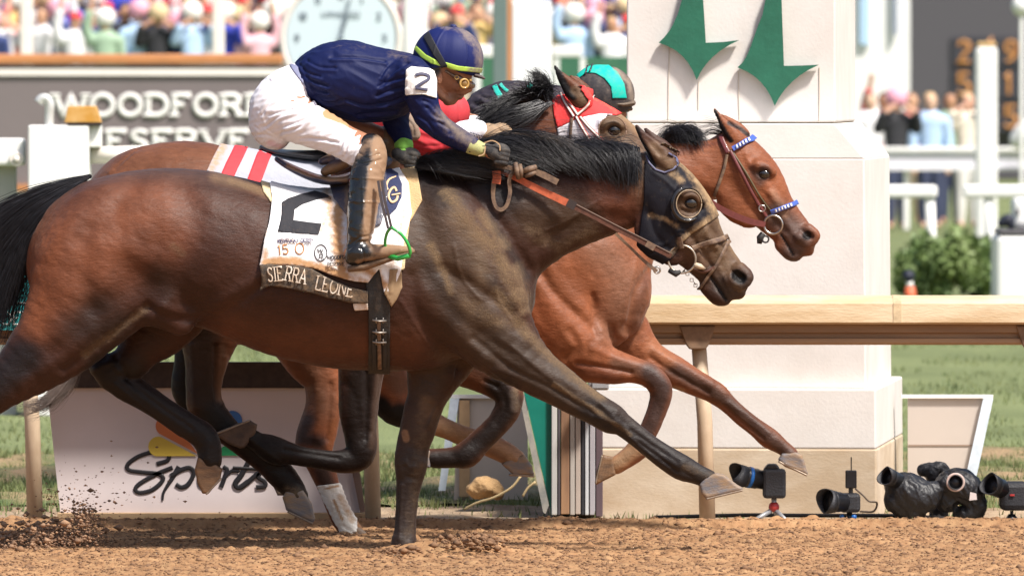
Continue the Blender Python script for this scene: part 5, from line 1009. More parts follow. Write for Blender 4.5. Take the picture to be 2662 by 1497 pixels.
Bd = Hd + [C([(1030,210,44,0,1.1),(1085,190,34,0,1),(1120,188,34,0,1),(1140,195,36,0,1)], 16), C([(760,240,54,0,1.25),(830,215,58,0,1.2),(900,210,64,0,1.3),(980,215,62,0,1.45),(1050,212,46,0,1.7)], 20),
    C(A1, 12), C(A2, 12), C(L1, 14), C(L2, 14), C([(915,655,18,-222),(960,658,18,-228),(1010,650,15,-236),(1050,650,11,-240)], 8), C([(930,660,16,212),(990,652,14,225),(1030,648,10,230)], 8)] + hand1 + hand2
B1 = Skin(Bd, 2.6, 0, 1); B1.col[:] = (.34,.15,.085); B1.paint([(1190,250),(1150,262),(1130,240)], 22, (.12,.065,.045), .6, 1); B1.paint([(1204,247),(1198,252)], 5, (.20,.07,.055), .8, .8); B1.mud[:] = .12
B1.paint([(1120,180),(1100,180),(1080,190)], 34, (.015,.012,.012), 1, .4); B1.push([(1190,248),(1200,250),(1208,249)], 2, -2.5, 0); B1.push([(1140,192),(1146,204),(1142,212)], 3, -2, 0)
B1.mesh('body', skin_m, j1)
hair = Skin([C([(1112,178,34,0,1.2),(1130,190,30,0,1.4),(1128,206,16,0,2.2)], 10)], 3, 0, 1); hair.col[:] = (.012,.010,.010); hair.mesh('hair', mat('dark_hair', attr='coat', rough=.6, bump=.6, bscale=200), j1)
# breeches
Br = Skin([C([(790,215,54,0,1.3),(752,240,66,0,1.35),(730,262,70,0,1.35)], 26), C([(712,285,60,-34,1),(706,320,58,-30,1),(712,345,44,-30,1)], 20), C([(712,285,60,34,1),(706,322,58,30,1),(714,346,44,30,1)], 20),
           C([(722,280,64,-42,1),(775,312,60,-76,1),(840,340,51,-102,1),(895,368,44,-120,1),(925,388,41,-134,1),(944,400,36,-142,1)], 20), C([(722,288,60,45,1),(800,322,54,80,1),(880,344,46,104,1),(950,360,41,122,1)], 20)], 3.2, 0, 2)
Br.col[:] = (.78,.76,.80); Br.mud[:] = .03
for l in [[(735,250),(760,262),(790,268)],[(700,300),(740,290),(780,282)],[(690,330),(730,300),(770,290)],[(740,330),(780,318),(815,300)],[(680,300),(700,270),(720,250)],[(730,345),(775,332),(800,310)],[(780,360),(830,362),(880,372)],[(810,262),(790,275),(760,276)],[(900,400),(905,370),(930,350)],[(915,410),(925,385),(945,365)],[(885,395),(892,370),(905,352)],[(700,210),(730,230),(750,250)],[(675,290),(690,330),(720,355)],[(675,350),(700,352),(730,365)],[(665,330),(680,345),(690,360)]]:
    Br.push(l, 3.6, -3.8, 0); Br.push([(a+3, b+6) for a, b in l], 4.5, 2.8, 0); Br.push([(a-3, b-7) for a, b in l], 5, 1.6, 0)
Br.paint([(850,296),(900,316),(950,340)], 20, None, 1., .8); Br.paint([(700,372),(740,385)], 14, (.60,.25,.32), .5, 1.); Br.paint([(800,255),(822,272)], 14, None, .42, 1.)
Br.V += Br.N*((np.sin(Br.uv()[:,0]*.17+Br.uv()[:,1]*.31)*np.sin(Br.uv()[:,1]*.09-Br.uv()[:,0]*.05))*.9)[:,None]
Br.normals(); Br.ruffle(2.6, 22, -.5, 3., 43, True); Br.normals()
Br.mesh('breeches', breech, j1)
wb = Br.patch([(752,168),(770,172),(800,205),(826,262),(820,278),(792,225),(765,190)], 3); wb.col[:] = (.20,.21,.32); wb.solid(2).mesh('waistband', silk, j1)
# silks
Jk = Skin([C([(806,210,58,0,1.25),(840,204,80,0,1.2),(893,204,99,0,1.12),(952,218,101,0,1.1),(1008,220,90,0,1.2),(1046,206,70,0,1.5),(1075,196,50,0,1.7)], 24),
           C([(1068,196,50,-78),(1088,212,44,-100),(1097,252,41,-112),(1112,296,38,-110),(1138,324,34,-112),(1165,344,31,-114),(1195,361,28,-118),(1226,378,23,-124)], 14),
           C([(1040,200,52,70),(1024,256,46,94),(1028,312,35,92),(1043,350,27,80),(1049,376,22,66)], 14), C([(1090,196,40,0,1.1),(1108,196,30,0,1.1)], 14)], 3.0, 0, 2)
Jk.normals(); Jk.ruffle(3.0, 26, .5, 3.2, 41, True); Jk.normals(); Jk.col[:] = (.0035,.008,.055); Jk.mud[:] = .04
for l in [[(780,170),(800,190),(830,200)],[(785,180),(810,210),(850,225)],[(795,200),(815,230),(850,240)],[(808,225),(830,250),(870,255)],[(820,250),(850,268),(890,262)],[(800,160),(830,175),(870,178)],[(1040,150),(1010,170),(990,200)],[(1060,165),(1025,185),(1000,215)],[(1056,200),(1020,210),(985,225)],[(1056,225),(1020,235),(980,250)],[(1056,250),(1020,265),(985,270)],[(900,260),(950,275),(1000,270)],[(930,300),(980,295),(1030,290)],[(860,150),(930,150),(1000,160)],[(1110,280),(1125,300),(1150,310)],[(1085,300),(1110,318),(1130,345)],[(1140,318),(1165,335),(1170,352)],[(1100,262),(1118,270),(1130,285)]]:
    Jk.push(l, 4, -4.2, 0); Jk.push([(a+2, b+7) for a, b in l], 5, 3.2, 0)
Jk.paint([(1150,300),(1180,335),(1225,370)], 46, None, .48, 1.); Jk.paint([(1190,350),(1220,372)], 30, None, .5, 1.); Jk.paint([(1020,140),(1060,150)], 26, None, .30, 1.); Jk.paint([(870,120),(960,125)], 20, None, .16, 1.)
Jk.mesh('silk_jacket', silk, j1)
ab = Jk.patch([(1057,184),(1070,176),(1112,180),(1132,190),(1132,256),(1100,246),(1057,248)], 4.5, keep=lambda V, N: V[:, 2] < -50); ab.col[:] = (.80,.78,.74); ab.mud[:] = .10; ab.solid(2).mesh('number_armband', cloth_m, j1)
ribbons('number', [(catmull([(1080,196),(1096,192),(1113,197),(1114,206),(1098,216),(1080,228)], 3), 8), ([(1080,230),(1112,234)], 8)], on(Jk, .014), mat('grey_navy_number', (.05,.05,.09), rough=.7), j1, cell=4)
for st in ([(1226,378,23,-124),(1233,381,21.5,-125)], [(1238,383,20.5,-126),(1245,386,19.5,-127)], [(1250,388,18.5,-128),(1256,389,18,-128)]):
    s_ = Skin([C(st, 4)], 2.4, 0, 1); s_.col[:] = (.42,.44,.17); s_.mud[:] = .28; s_.mesh('lime_cuff', glove_m, j1)
s_ = Skin([C([(1049,378,25,66),(1051,400,22,56)], 4)], 2.4, 0, 1); s_.push([(1028,388),(1070,384)], 2, -3, 0); s_.push([(1028,397),(1070,393)], 2, -3, 0); s_.col[:] = (.22,.52,.08); s_.mesh('lime_cuff', glove_m, j1)
for hh, nm in ((hand1, -1), (hand2, 1)):
    s_ = Skin(hh, 2.0, 0, 1); s_.V = s_.V+s_.N*1.6; s_.col[:] = (.016,.016,.018); s_.mud[:] = .22; s_.mesh('glove', glove_m, j1)
fl('glove_tab', [(1258,372,-.235),(1280,366,-.24),(1298,376,-.24),(1300,392,-.24)], 3, mat('tan_edge', (.45,.30,.17), rough=.7), j1, .003); fl('glove_tab', [(1244,406,-.24),(1258,400,-.24),(1262,380,-.24)], 3, MATS['tan_edge'], j1, .003)
# boots
def boot(L, foot, sg):
    s_ = Skin([C(L, 10), C(foot, 8)], 2.6, 0, 1); s_.col[:] = (.010,.010,.011); return s_
bt1 = boot([(966,384,37,-146),(968,410,40,-165),(957,455,43,-184),(951,490,42,-194),(948,521,40,-200),(943,560,38,-208),(940,593,35,-214),(935,630,30,-220),(928,655,27,-224)],
           [(918,668,17,-224),(934,656,27,-226),(966,654,25,-231),(1005,650,19,-237),(1042,647,14,-241),(1068,646,10,-243)], -1)
bt1.paint([(990,380),(1000,430),(985,520),(970,600),(990,640),(1060,648)], 44, None, 1., .8); bt1.paint([(930,400),(960,370),(1000,400)], 26, None, .5, 1.); bt1.paint([(980,440),(965,600)], 34, None, 1., .7); bt1.paint([(930,680),(1000,665),(1070,655)], 12, None, .6, 1.); bt1.paint([(945,625),(960,615)], 14, None, .5, 1.)
for l in [[(905,648),(930,630),(962,628)],[(908,636),(935,618),(968,612)],[(930,395),(955,410),(985,400)],[(925,420),(950,425),(990,415)],[(945,690),(945,660),(938,645)]]: bt1.push(l, 3.5, -3, 0)
bt1.push([(912,462),(950,464),(998,466)], 2.5, 2, 0); bt1.push([(908,523),(950,525),(990,526)], 2.5, 2.4, 0); bt1.push([(942,465),(944,560),(950,600)], 2, 1.6, 0)
bt1.normals(); bt1.ruffle(2.0, 22, .1, 2.5, 49, True); bt1.normals(); bt1.mesh('boot', boot_m, j1)
mb = MB(); mb.tube([Vector(P(u, v, y)) for u, v, y in [(905,700,-.355),(945,694,-.365),(1000,676,-.375),(1045,662,-.385),(1078,652,-.388)]], [.012,.016,.014,.012,.008], 8, flat=1.8, up=(0, 1, 0)); mb.build('boot_sole', mat('muddy_sole', (.16,.10,.06), rough=.85, nvar=.3, nscale=60), j1, True)
bt2 = boot([(1000,372,44,136),(1004,400,40,148),(990,445,40,172),(968,520,38,196),(952,600,31,210),(940,650,24,216)], [(932,662,22,214),(990,654,20,226),(1034,648,12,232)], 1); bt2.paint([(960,330),(1010,340),(1035,400),(1000,450)], 40, None, .72, .9); bt2.mesh('boot', boot_m, j1)
# helmet
def helmet(par, c, r, cut, Y, col, nm='helmet', q=.86, h=2.2):
    s_ = Skin([C([(c[0]-10,c[1],r-2,0,q),(c[0]+8,c[1]+2,r,0,q)], 5), PG(cut, 0, 260, 4, 3, neg=True)], h, Y, 1); s_.col[:] = col; return s_
he = helmet(j1, (1165,152), 84, [(1040,168),(1092,176),(1130,178),(1160,172),(1196,190),(1252,203),(1320,215),(1320,330),(1040,330)], 0, (.005,.011,.085))
he.mud[:] = .0; he.paint([(1200,75),(1244,120),(1252,180)], 30, None, .5, 1.); he.paint([(1150,72),(1200,78)], 14, None, .36, 1.); he.push([(1178,68),(1208,100),(1216,140),(1208,172)], 2, 2, 0); he.push([(1162,68),(1140,100),(1128,140),(1130,170)], 2, 1.5, 0)
he.mesh('helmet', helm_m, j1)
lb = he.patch([(1078,128),(1084,121),(1108,143),(1132,156),(1158,162),(1192,172),(1252,178),(1252,190),(1192,184),(1154,174),(1122,166),(1096,150)], 2.4); lb.col[:] = (.42,.62,.09); lb.paint([(1225,182),(1252,184)], 20, None, .62, 1.); lb.solid(1.5).mesh('lime_band', helm_m, j1)
pk = Skin([C([(1236,196,6,0,7),(1248,200,5,0,6),(1258,204,3.5,0,5)], 4)], 2, 0, 1); pk.col[:] = (.05,.04,.05); pk.mud[:] = .3; pk.mesh('helmet_peak', helm_m, j1)
mb = MB(); c = P(1179, 69, 0); mb.ball(c, .010, 12, 8, (1.4, 1, .8)); mb.build('top_button', mat('navy_button', (.012,.02,.10), rough=.6), j1, True)
sp = he.patch([(1102,98),(1116,84),(1146,140),(1164,172),(1150,178),(1128,146)], 3.4); sp.col[:] = (.020,.021,.026); sp.solid(2).mesh('goggle_strap', helm_m, j1)
gg = Skin([C([(1192,204,9,-44,1),(1206,216,12,-36,1),(1220,220,10,-20,1),(1226,222,10,0,1),(1220,220,10,20,1),(1206,216,12,36,1),(1192,204,9,44,1)], 5), C([(1180,199,5,-50,1),(1192,204,7,-46,1)], 4), C([(1160,186,4,-56,1),(1180,199,5,-52,1)], 3)], 1.8, 0, 1); gg.col[:] = (.09,.04,.02); gg.mud[:] = .15
gg.mesh('goggles', mat('amber_goggles', attr='coat', rough=.25, coat=.7, mudattr=True, mudcol=(.35,.22,.12)), j1)
mb = MB(); mb.ring(P(1207, 218, -.082), (.35, -1, 0), .018, .0048, 24, 8); mb.build('goggle_rim', mat('amber_rim', (.42,.25,.07), rough=.4, coat=.4), j1, True)
mb = MB(); mb.ball(P(1207, 218, -.076), .015, 16, 10, (1, .5, 1)); mb.build('goggle_lens', mat('amber_lens', (.22,.12,.03), rough=.12, coat=1.), j1, True)
mb = MB(); mb.ring(P(1187, 202, -.088), (.2, -1, 0), .008, .0022, 16, 6); mb.ball(P(1222, 209, -.05), .008); mb.build('goggle_vent', mat('amber_rim'), j1, True)
# riding whip held by the far hand
wh = tag(fl('riding_whip', [(1012,417,.075),(1050,412,.07),(1100,408,.05),(1150,402,.03),(1192,390,.01)], [10,9,7,5,4], mat('whip_leather', (.10,.07,.055), rough=.5, nvar=.3), None), 'slim brown riding whip lying along the front horse neck below the lime cuff', 'whip')
# ---------------- middle jockey, red
j2 = empty('person', P(840, 380, Y2), 'jockey in red silks and red cap mostly hidden behind the navy jockey', 'jockey', 'jockeys riding')
T2 = [(800,300,50,0,1.3),(880,270,62,0,1.2),(960,278,62,0,1.3),(1040,300,54,0,1.5),(1082,312,42,0,1.7)]
AA = [(1080,330,40,-80),(1098,360,36,-98),(1132,370,31,-102),(1166,366,27,-104),(1202,346,22,-100),(1236,338,19,-95),(1262,344,16,-92)]; AB = [(1075,325,34,80),(1090,360,28,96),(1160,380,22,86),(1210,398,15,70)]
LA = [(800,320,50,-50),(880,350,44,-100),(960,385,38,-140),(955,460,36,-180),(945,560,30,-200),(940,620,24,-210),(985,630,16,-220)]; LB = [(a[0], a[1], a[2], -a[3]) for a in LA]
B2 = Skin([C(T2, 16), C(AA, 10), C(AB, 10), C(LA, 12), C(LB, 12), C([(1090,305,30),(1140,295,34),(1165,290,46)], 12), C([(1170,310,36),(1180,335,24)], 12), C([(1194,318,8),(1200,328,7)], 4)]+hand(1296, 348, -90)+hand(1228, 404, 66), 3.6, Y2, 1)
B2.col[:] = (.30,.15,.09); B2.mesh('body', skin_m, j2)
R2 = Skin([C([(s[0], s[1], s[2]+10, 0, s[4]) for s in T2], 18), C([(s[0], s[1], s[2]+7, s[3]) for s in AA[:-3]]+[(1184,358,30,-102)], 12), C([(s[0], s[1], s[2]+6, s[3]) for s in AB[:-1]], 12)], 3.4, Y2, 1); R2.col[:] = (.50,.035,.045); R2.mud[:] = .10
for l in [[(1080,370),(1110,380),(1150,378)],[(1090,350),(1120,360),(1150,372)],[(1085,390),(1120,398),(1160,396)]]: R2.push(l, 5, -3, 0)
R2.normals(); R2.ruffle(3, 24, .4, 3, 45, True); R2.mesh('silk_jacket', silk, j2)
W2 = Skin([C([(s[0], s[1], s[2]+7, s[3]) for s in LA[:3]], 18), C([(s[0], s[1], s[2]+7, s[3]) for s in LB[:3]], 18), C([(800,305,58,0,1.3)], 20)], 4, Y2, 1); W2.col[:] = (.75,.74,.77); W2.mesh('breeches', breech, j2)
for LL in (LA, LB): s_ = Skin([C([(s[0], s[1], s[2]+5, s[3]) for s in LL[2:]], 8)], 4, Y2, 1); s_.col[:] = (.010,.010,.011); s_.mud[:] = .3; s_.mesh('boot', boot_m, j2)
h2 = helmet(j2, (1158,290), 56, [(1040,330),(1110,322),(1160,318),(1216,330),(1260,330),(1260,420),(1040,420)], Y2, (.55,.05,.06)); h2.mud[:] = .10; h2.push([(1168,236),(1190,270),(1192,310)], 2, 1.5, 0); h2.mesh('helmet', helm_m, j2)
s_ = Skin([C([(1058,300,12,-160,1),(1072,326,16,-165,.9),(1080,350,15,-160,.9)], 5)], 2.6, Y2, 1); s_.col[:] = (.25,.16,.11); s_.mud[:] = .4; s_.push([(1060,312),(1074,330),(1076,352)], 3, -3, 0); s_.mesh('muddy_elbow_guard', glove_m, j2)
s_ = Skin([C([(1180,358,31,-102),(1202,346,31,-100),(1236,338,27,-95),(1256,342,21,-92)], 8)], 2.6, Y2, 1); s_.normals(); s_.ruffle(3, 20, .2, 3, 61, True); s_.col[:] = (.78,.77,.82); s_.mud[:] = .04; s_.mesh('white_sleeve', silk, j2)
ribbons('sleeve_print', [([(1226+i*7, 350+i*2.2), (1227+i*7, 356+i*2.2)], 2.4) for i in range(5)]+[([(1222+i*7, 344+i*2.2), (1227+i*7, 347+i*2.2)], 2) for i in range(5)], wrap(s_, .005), mat('navy_print'), j2, cell=3)
s_ = Skin(hand(1296, 348, -90)+[C([(1262,346,18,-92),(1280,346,19,-91)], 5)], 2.0, Y2, 1); s_.V = s_.V+s_.N*2.2; s_.col[:] = (.36,.23,.13); s_.mud[:] = .35; s_.mesh('glove', glove_m, j2)
# ---------------- far jockey, black and teal
j3 = empty('person', P(1230, 360, Y3), 'jockey in black silks with teal bands, black helmet with a broad teal stripe', 'jockey', 'jockeys riding')
T3 = [(1232,310,34,0,1.6),(1262,285,44,0,1.5),(1310,266,46,0,1.5),(1360,264,44,0,1.6),(1412,266,38,0,1.9),(1450,262,28,0,2)]
AA = [(1410,275,34,-78),(1420,310,29,-96),(1450,345,24,-92),(1500,360,19,-76),(1530,365,15,-66)]; AB = [(a[0], a[1], a[2], -a[3]) for a in AA]
LA = [(1228,320,34,-40),(1250,345,32,-90),(1290,345,26,-130),(1318,345,24,-145),(1310,420,26,-175),(1290,520,22,-190),(1285,570,18,-195),(1330,575,12,-200)]; LB = [(a[0], a[1], a[2], -a[3]) for a in LA]
B3 = Skin([C(T3, 14), C(AA, 10), C(AB, 10), C(LA, 12), C(LB, 12), C([(1450,258,26),(1500,258,30),(1540,262,42)], 12), C([(1560,262,48,0,.85),(1585,280,36,0,.85),(1590,300,26,0,.9),(1580,315,16)], 12), C([(1612,282,8),(1622,298,8),(1617,304,6)], 4), C([(1602,312,6,0,2)], 3), C([(1540,284,8,-42,.4),(1543,300,6,-42,.4)], 4)]+hand(1545, 372, -64)+hand(1545, 372, 64), 3.2, Y3, 1)
B3.col[:] = (.36,.18,.11); B3.mesh('body', skin_m, j3)
R3 = Skin([C([(s[0], s[1], s[2]+7, 0, s[4]) for s in T3], 16), C([(s[0], s[1], s[2]+6, s[3]) for s in AA[:-1]], 12), C([(s[0], s[1], s[2]+6, s[3]) for s in AB[:-1]], 12), C([(1446,240,16,0,2.4),(1452,262,26,0,1.5)], 8)], 3, Y3, 2); R3.col[:] = (.026,.022,.032); R3.mud[:] = .16
for l in [[(1230,270),(1260,280),(1290,310)],[(1250,250),(1280,265),(1300,300)],[(1240,300),(1270,310),(1300,335)],[(1300,250),(1340,270),(1400,275)],[(1310,285),(1350,290),(1390,300)],[(1330,235),(1360,250),(1400,250)],[(1250,330),(1280,320),(1310,330)]]:
    R3.push(l, 5, -4.5, 0); R3.push([(a+3, b+10) for a, b in l], 6, 3.5, 0)
R3.normals(); R3.ruffle(5, 26, .4, 3, 47, True); R3.mesh('silk_jacket', silk, j3)
teal = mat('teal_satin', (.0,.40,.32), rough=.4, sheen=.3, nvar=.15, nscale=20)
ribbons('teal_band', [([(1285,222),(1291,236),(1302,252)], 14)], wrap(R3, .006), teal, j3, cell=5); ribbons('teal_band', [([(1300,218),(1310,230),(1320,238)], 9)], wrap(R3, .006), teal, j3, cell=5); ribbons('teal_band', [([(1374,221),(1384,230),(1388,238)], 12)], wrap(R3, .006), teal, j3, cell=5)
W3 = Skin([C([(1210,322,34,0,1.5),(1228,325,36,-40),(1246,345,34,-86),(1262,352,26,-105)], 16), C([(1228,325,36,40),(1246,345,34,86),(1262,352,26,105)], 16)], 3, Y3, 1); W3.col[:] = (.80,.79,.82); W3.mesh('breeches', breech, j3)
for LL in (LA, LB): s_ = Skin([C([(s[0], s[1], s[2]+5, s[3]) for s in [(1282,346,22,LL[2][3])]+LL[3:]], 8)], 3.4, Y3, 1); s_.col[:] = (.30,.185,.10); s_.mud[:] = .25; s_.push([(1280,350),(1300,335),(1325,338)], 4, -4, 0); s_.mesh('boot', boot_m, j3)
h3 = helmet(j3, (1566,245), 76, [(1440,250),(1490,235),(1530,270),(1590,292),(1640,292),(1700,292),(1700,420),(1440,420)], Y3, (.035,.032,.036)); h3.mud[:] = .20; h3.paint([(1600,180),(1636,215),(1643,260)], 18, None, .62, 1.); h3.mesh('helmet', helm_m, j3)
tb = h3.patch([(1500,196),(1520,180),(1548,168),(1580,170),(1606,190),(1622,220),(1628,256),(1592,256),(1588,226),(1572,206),(1548,192),(1524,190),(1506,204)], 2.6); tb.col[:] = (.0,.44,.35); tb.solid(1.6).mesh('teal_stripe', helm_m, j3)
for dx in (0, 12): mb = MB(); mb.tube([wrap(h3, .008)(1522+dx+q*.5, 190-dx*.5-q) for q in (-4, 4, 14)], .0045, 8); mb.build('vent_bar', mat('dark_plastic', (.02,.02,.022), rough=.4), j3, True)
p3 = Skin([C([(1585,268,10,0,6),(1620,272,9,0,6),(1645,268,8,0,5)], 5), C([(1600,284,6,0,6),(1640,284,5,0,5)], 5)], 2.4, Y3, 1); p3.col[:] = (.09,.065,.045); p3.mud[:] = .35; p3.mesh('goggles_on_peak', helm_m, j3)
s_ = Skin([C([(1496,212,14,-30,1),(1512,232,14,-34,1),(1530,250,12,-36,1)], 5)], 2.6, Y3, 1); s_.col[:] = (.12,.09,.07); s_.mud[:] = .3; s_.mesh('neck_strap', glove_m, j3)
# ------------------------------------------------------------------ inner rail
YR = 2.7; kr = S(YR)
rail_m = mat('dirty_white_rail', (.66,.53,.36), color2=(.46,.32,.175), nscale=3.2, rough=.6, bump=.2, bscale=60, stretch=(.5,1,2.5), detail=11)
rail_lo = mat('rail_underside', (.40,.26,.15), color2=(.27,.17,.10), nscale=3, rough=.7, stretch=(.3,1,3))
post_m = mat('post_paint', (.60,.47,.33), color2=(.40,.29,.19), nscale=5, rough=.6, stretch=(1,1,.5))
rl = empty('running_rail', (0, YR, 0), 'long cream running rail on posts, its face stained with orange dirt', 'rail')
def zr(v, Y=YR): return CH-(v-CY)/S(Y)
def profile(name, pr, x0, x1, m, par, smooth=False):
    n = len(pr); mb = MB(); mb.add([(x0, y, z) for y, z in pr]+[(x1, y, z) for y, z in pr], [tuple(range(n)), tuple(range(2*n-1, n-1, -1))]+[(i, (i+1) % n, (i+1) % n+n, i+n) for i in range(n)])
    return mb.build(name, m, par, smooth)
z0 = zr(768)
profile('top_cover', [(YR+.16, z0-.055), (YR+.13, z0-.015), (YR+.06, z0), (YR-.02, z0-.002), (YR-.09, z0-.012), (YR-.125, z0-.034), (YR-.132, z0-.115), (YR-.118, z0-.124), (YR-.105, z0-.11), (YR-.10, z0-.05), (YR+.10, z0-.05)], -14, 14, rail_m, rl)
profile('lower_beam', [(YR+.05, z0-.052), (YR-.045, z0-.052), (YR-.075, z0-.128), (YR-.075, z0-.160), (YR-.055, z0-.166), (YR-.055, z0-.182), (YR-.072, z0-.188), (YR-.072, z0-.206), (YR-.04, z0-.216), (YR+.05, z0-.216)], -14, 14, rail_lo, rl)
for u in (-795, 79, 958, 1827, 2700):
    x = (u-CX)/kr; lean = .022
    mb = MB(); mb.tube([Vector((x-.02, YR, z0-.19)), Vector((x+lean*.4, YR, .45)), Vector((x+lean, YR, -.05))], [.033, .034, .036], 18); mb.build('post', post_m, rl, True)
    xb = x-.03; mb = MB(); mb.prism([(xb-.075, z0-.130), (xb+.085, z0-.130), (xb+.055, z0-.215), (xb+.040, z0-.235), (xb-.030, z0-.235), (xb-.045, z0-.215)], YR-.085, YR+.03); mb.build('bracket', mat('brown_bracket', (.20,.125,.075), rough=.7, nvar=.3, nscale=20), rl, bevel=.006)
for u in (2330, 700):
    x = (u-CX)/kr; profile('cover_joint', [(YR+.05, z0+.002), (YR-.02, z0+.001), (YR-.091, z0-.010), (YR-.128, z0-.033), (YR-.1345, z0-.116), (YR-.13, z0-.117), (YR-.088, z0-.014), (YR+.05, z0-.004)], x-.018, x+.018, mat('joint_plate', (.50,.38,.23), rough=.6, nvar=.3, nscale=30), rl)
tl = mat('teal_banner', (.0,.30,.31), color2=(.05,.36,.36), nscale=3, rough=.6)
bn = empty('rail_banner', P(0, 800, YR-.16), 'teal banner with white letters tied over the rail behind the black tail', 'banner')
mb = MB(); mb.box(-2.75, -1.75, YR-.152, YR-.142, zr(856), zr(706)); mb.build('banner_cloth', tl, bn)
mb = MB(); mb.box(-2.75, -1.75, YR-.156, YR-.153, zr(787), zr(784)); mb.build('white_line', white_p, bn)
ribbons('banner_lettering', text('DERBY', [(5,843),(120,843)], 32, 4, .18, .95), plane(YR-.158), white_p, bn)
# ------------------------------------------------------------------ broadcaster's board
YB = 2.90; sg = empty('advertising_board', P(530, 1340, YB), 'pale board reading Sports in black script under coloured feathers', 'board')
def sheet(name, pts, Y, th, m, par, bevel=0):
    mb = MB(); mb.prism([(P(u, v, Y)[0], P(u, v, Y)[2]) for u, v in pts][::-1], Y, Y+th); return mb.build(name, m, par, bevel=bevel)
sheet('panel', [(122,1008),(912,1008),(936,1342),(158,1342)], YB, .03, mat('sign_panel', (.66,.575,.57), rough=.5, nvar=.05, nscale=3), sg)
profile('top_beam', [(YB-.03, zr(941, YB)), (YB+.05, zr(941, YB)), (YB+.05, zr(1008, YB)), (YB-.03, zr(1008, YB))], (100-CX)/S(YB), (900-CX)/S(YB), mat('dark_beam', (.045,.030,.026), rough=.75, nvar=.4, nscale=20), sg)
profile('bottom_beam', [(YB-.06, zr(1333, YB)), (YB+.04, zr(1330, YB)), (YB+.04, -.04), (YB-.06, -.04)], (150-CX)/S(YB), (984-CX)/S(YB), mat('tan_beam', (.44,.29,.16), rough=.8, nvar=.2, nscale=8), sg)
sheet('side_frame', [(915,1225),(935,1225),(950,1330),(936,1330)], YB-.02, .03, mat('frame_brown', (.16,.10,.08), rough=.6), sg)
def petal(name, a, r0, r1, w, col):
    c = np.array([524., 1188.]); d = np.array([math.cos(a), -math.sin(a)]); n = np.array([-d[1], d[0]]); e = c+d*(r1-w)
    pts = [c+d*r0]+[e+n*w*math.cos(t)*-1+d*w*math.sin(t) for t in np.linspace(0, math.pi, 13)]
    sheet(name, [tuple(p) for p in pts], YB-.006, .004, mat('feather_'+name, col, rough=.5), sg)
for nm, a, r1, col in (('yellow_feather',166,142,(.62,.44,.06)),('orange_feather',139,150,(.55,.16,.05)),('red_feather',109,152,(.50,.04,.06)),('violet_feather',76,152,(.20,.10,.35)),('blue_feather',50,150,(.04,.16,.46)),('green_feather',15,142,(.02,.30,.11))): petal(nm, math.radians(a), 14, r1, 26, col)
def ZT(x0, y0, s): return lambda pts: [(x0+a/s, y0+b/s) for a, b in pts]
q1 = ZT(200, 850, 2.898); q2 = ZT(560, 900, 2.898)
ribbons('script_lettering', [(catmull(q1([(600,1030),(685,1000),(680,950),(600,935),(470,970),(385,1030),(392,1075),(500,1092),(615,1105),(648,1150),(570,1222),(480,1245),(440,1222),(475,1175),(600,1105),(720,1055)]), 4), 11),
    (catmull(q1([(770,1050),(715,1140),(655,1240),(645,1305)]), 4), (14, 5)), (catmull(q1([(705,1120),(790,1072),(855,1060),(880,1105),(840,1180),(790,1205),(745,1182)]), 4), 12), (catmull(q1([(960,1070),(925,1120),(930,1190),(980,1200),(1020,1140),(1000,1080),(960,1070)]), 4), 11),
    (catmull(q1([(1100,1050),(1130,1075),(1110,1140),(1085,1205)]), 4), 12), (catmull(q1([(1100,1150),(1160,1085),(1222,1080)]), 4), (6, 12)), (catmull(q2([(255,860),(200,960),(150,1030),(180,1062),(250,1015)]), 4), 14), (q2([(130,912),(335,925)]), 8),
    (catmull(q2([(250,1015),(335,945),(325,985),(368,1015),(372,1052),(305,1060)]), 4), 12)], plane(YB-.004), mat('script_black', (.015,.013,.016), rough=.5), sg, cell=5)
# ------------------------------------------------------------------ finish pillar
YP = 3.6; pc = Vector((P(1926, 0, YP)[0]+.03, YP+1.05, 0)); th = math.radians(5.3)
stone = mat('pillar_stucco', (.63,.59,.55), color2=(.70,.665,.63), nscale=2.6, rough=.85, bump=.25, bscale=70, bdist=.003)
pl = empty('finish_pillar', (pc.x, pc.y, 0), 'big cream stucco pillar with two green spire shapes behind the rail', 'pillar')
def PR(x, y, z): c, s = math.cos(-th), math.sin(-th); return (pc.x+x*c-y*s, pc.y+x*s+y*c, z)
def pblock(name, w0, w1, d0, d1, z0_, z1_, m, bev=.008):
    mb = MB(); v = [PR(sx*w0/2, -1.05+(1.05-d0/2)*1+sy*d0/2-0*0, z0_) for sx, sy in ((-1,-1),(1,-1),(1,1),(-1,1))]+[PR(sx*w1/2, -1.05+(1.05-d0/2)+(d0/2)+ (sy*d1/2) - 0*d0/2 - (d0/2) , z1_) for sx, sy in ((-1,-1),(1,-1),(1,1),(-1,1))]
    mb.add(v, [(0,3,2,1),(4,5,6,7),(0,1,5,4),(1,2,6,5),(2,3,7,6),(3,0,4,7)]); return mb.build(name, m, pl, bevel=bev)
def pb(name, w0, w1, d0, d1, za, zb, m, bev=.008):
    mb = MB(); v = [PR(sx*w0/2, sy*d0/2, za) for sx, sy in ((-1,-1),(1,-1),(1,1),(-1,1))]+[PR(sx*w1/2, sy*d1/2, zb) for sx, sy in ((-1,-1),(1,-1),(1,1),(-1,1))]
    mb.add(v, [(0,3,2,1),(4,5,6,7),(0,1,5,4),(1,2,6,5),(2,3,7,6),(3,0,4,7)]); return mb.build(name, m, pl, bevel=bev)
kp = S(YP); zp = lambda v: CH-(v-CY)/kp
pb('base_foot', 1.352, 1.352, 2.10, 2.10, -.1, zp(1166), mat('base_stain', (.46,.35,.235), color2=(.60,.50,.38), nscale=2.5, rough=.9, bump=.12, bscale=60, stretch=(1,1,2)))
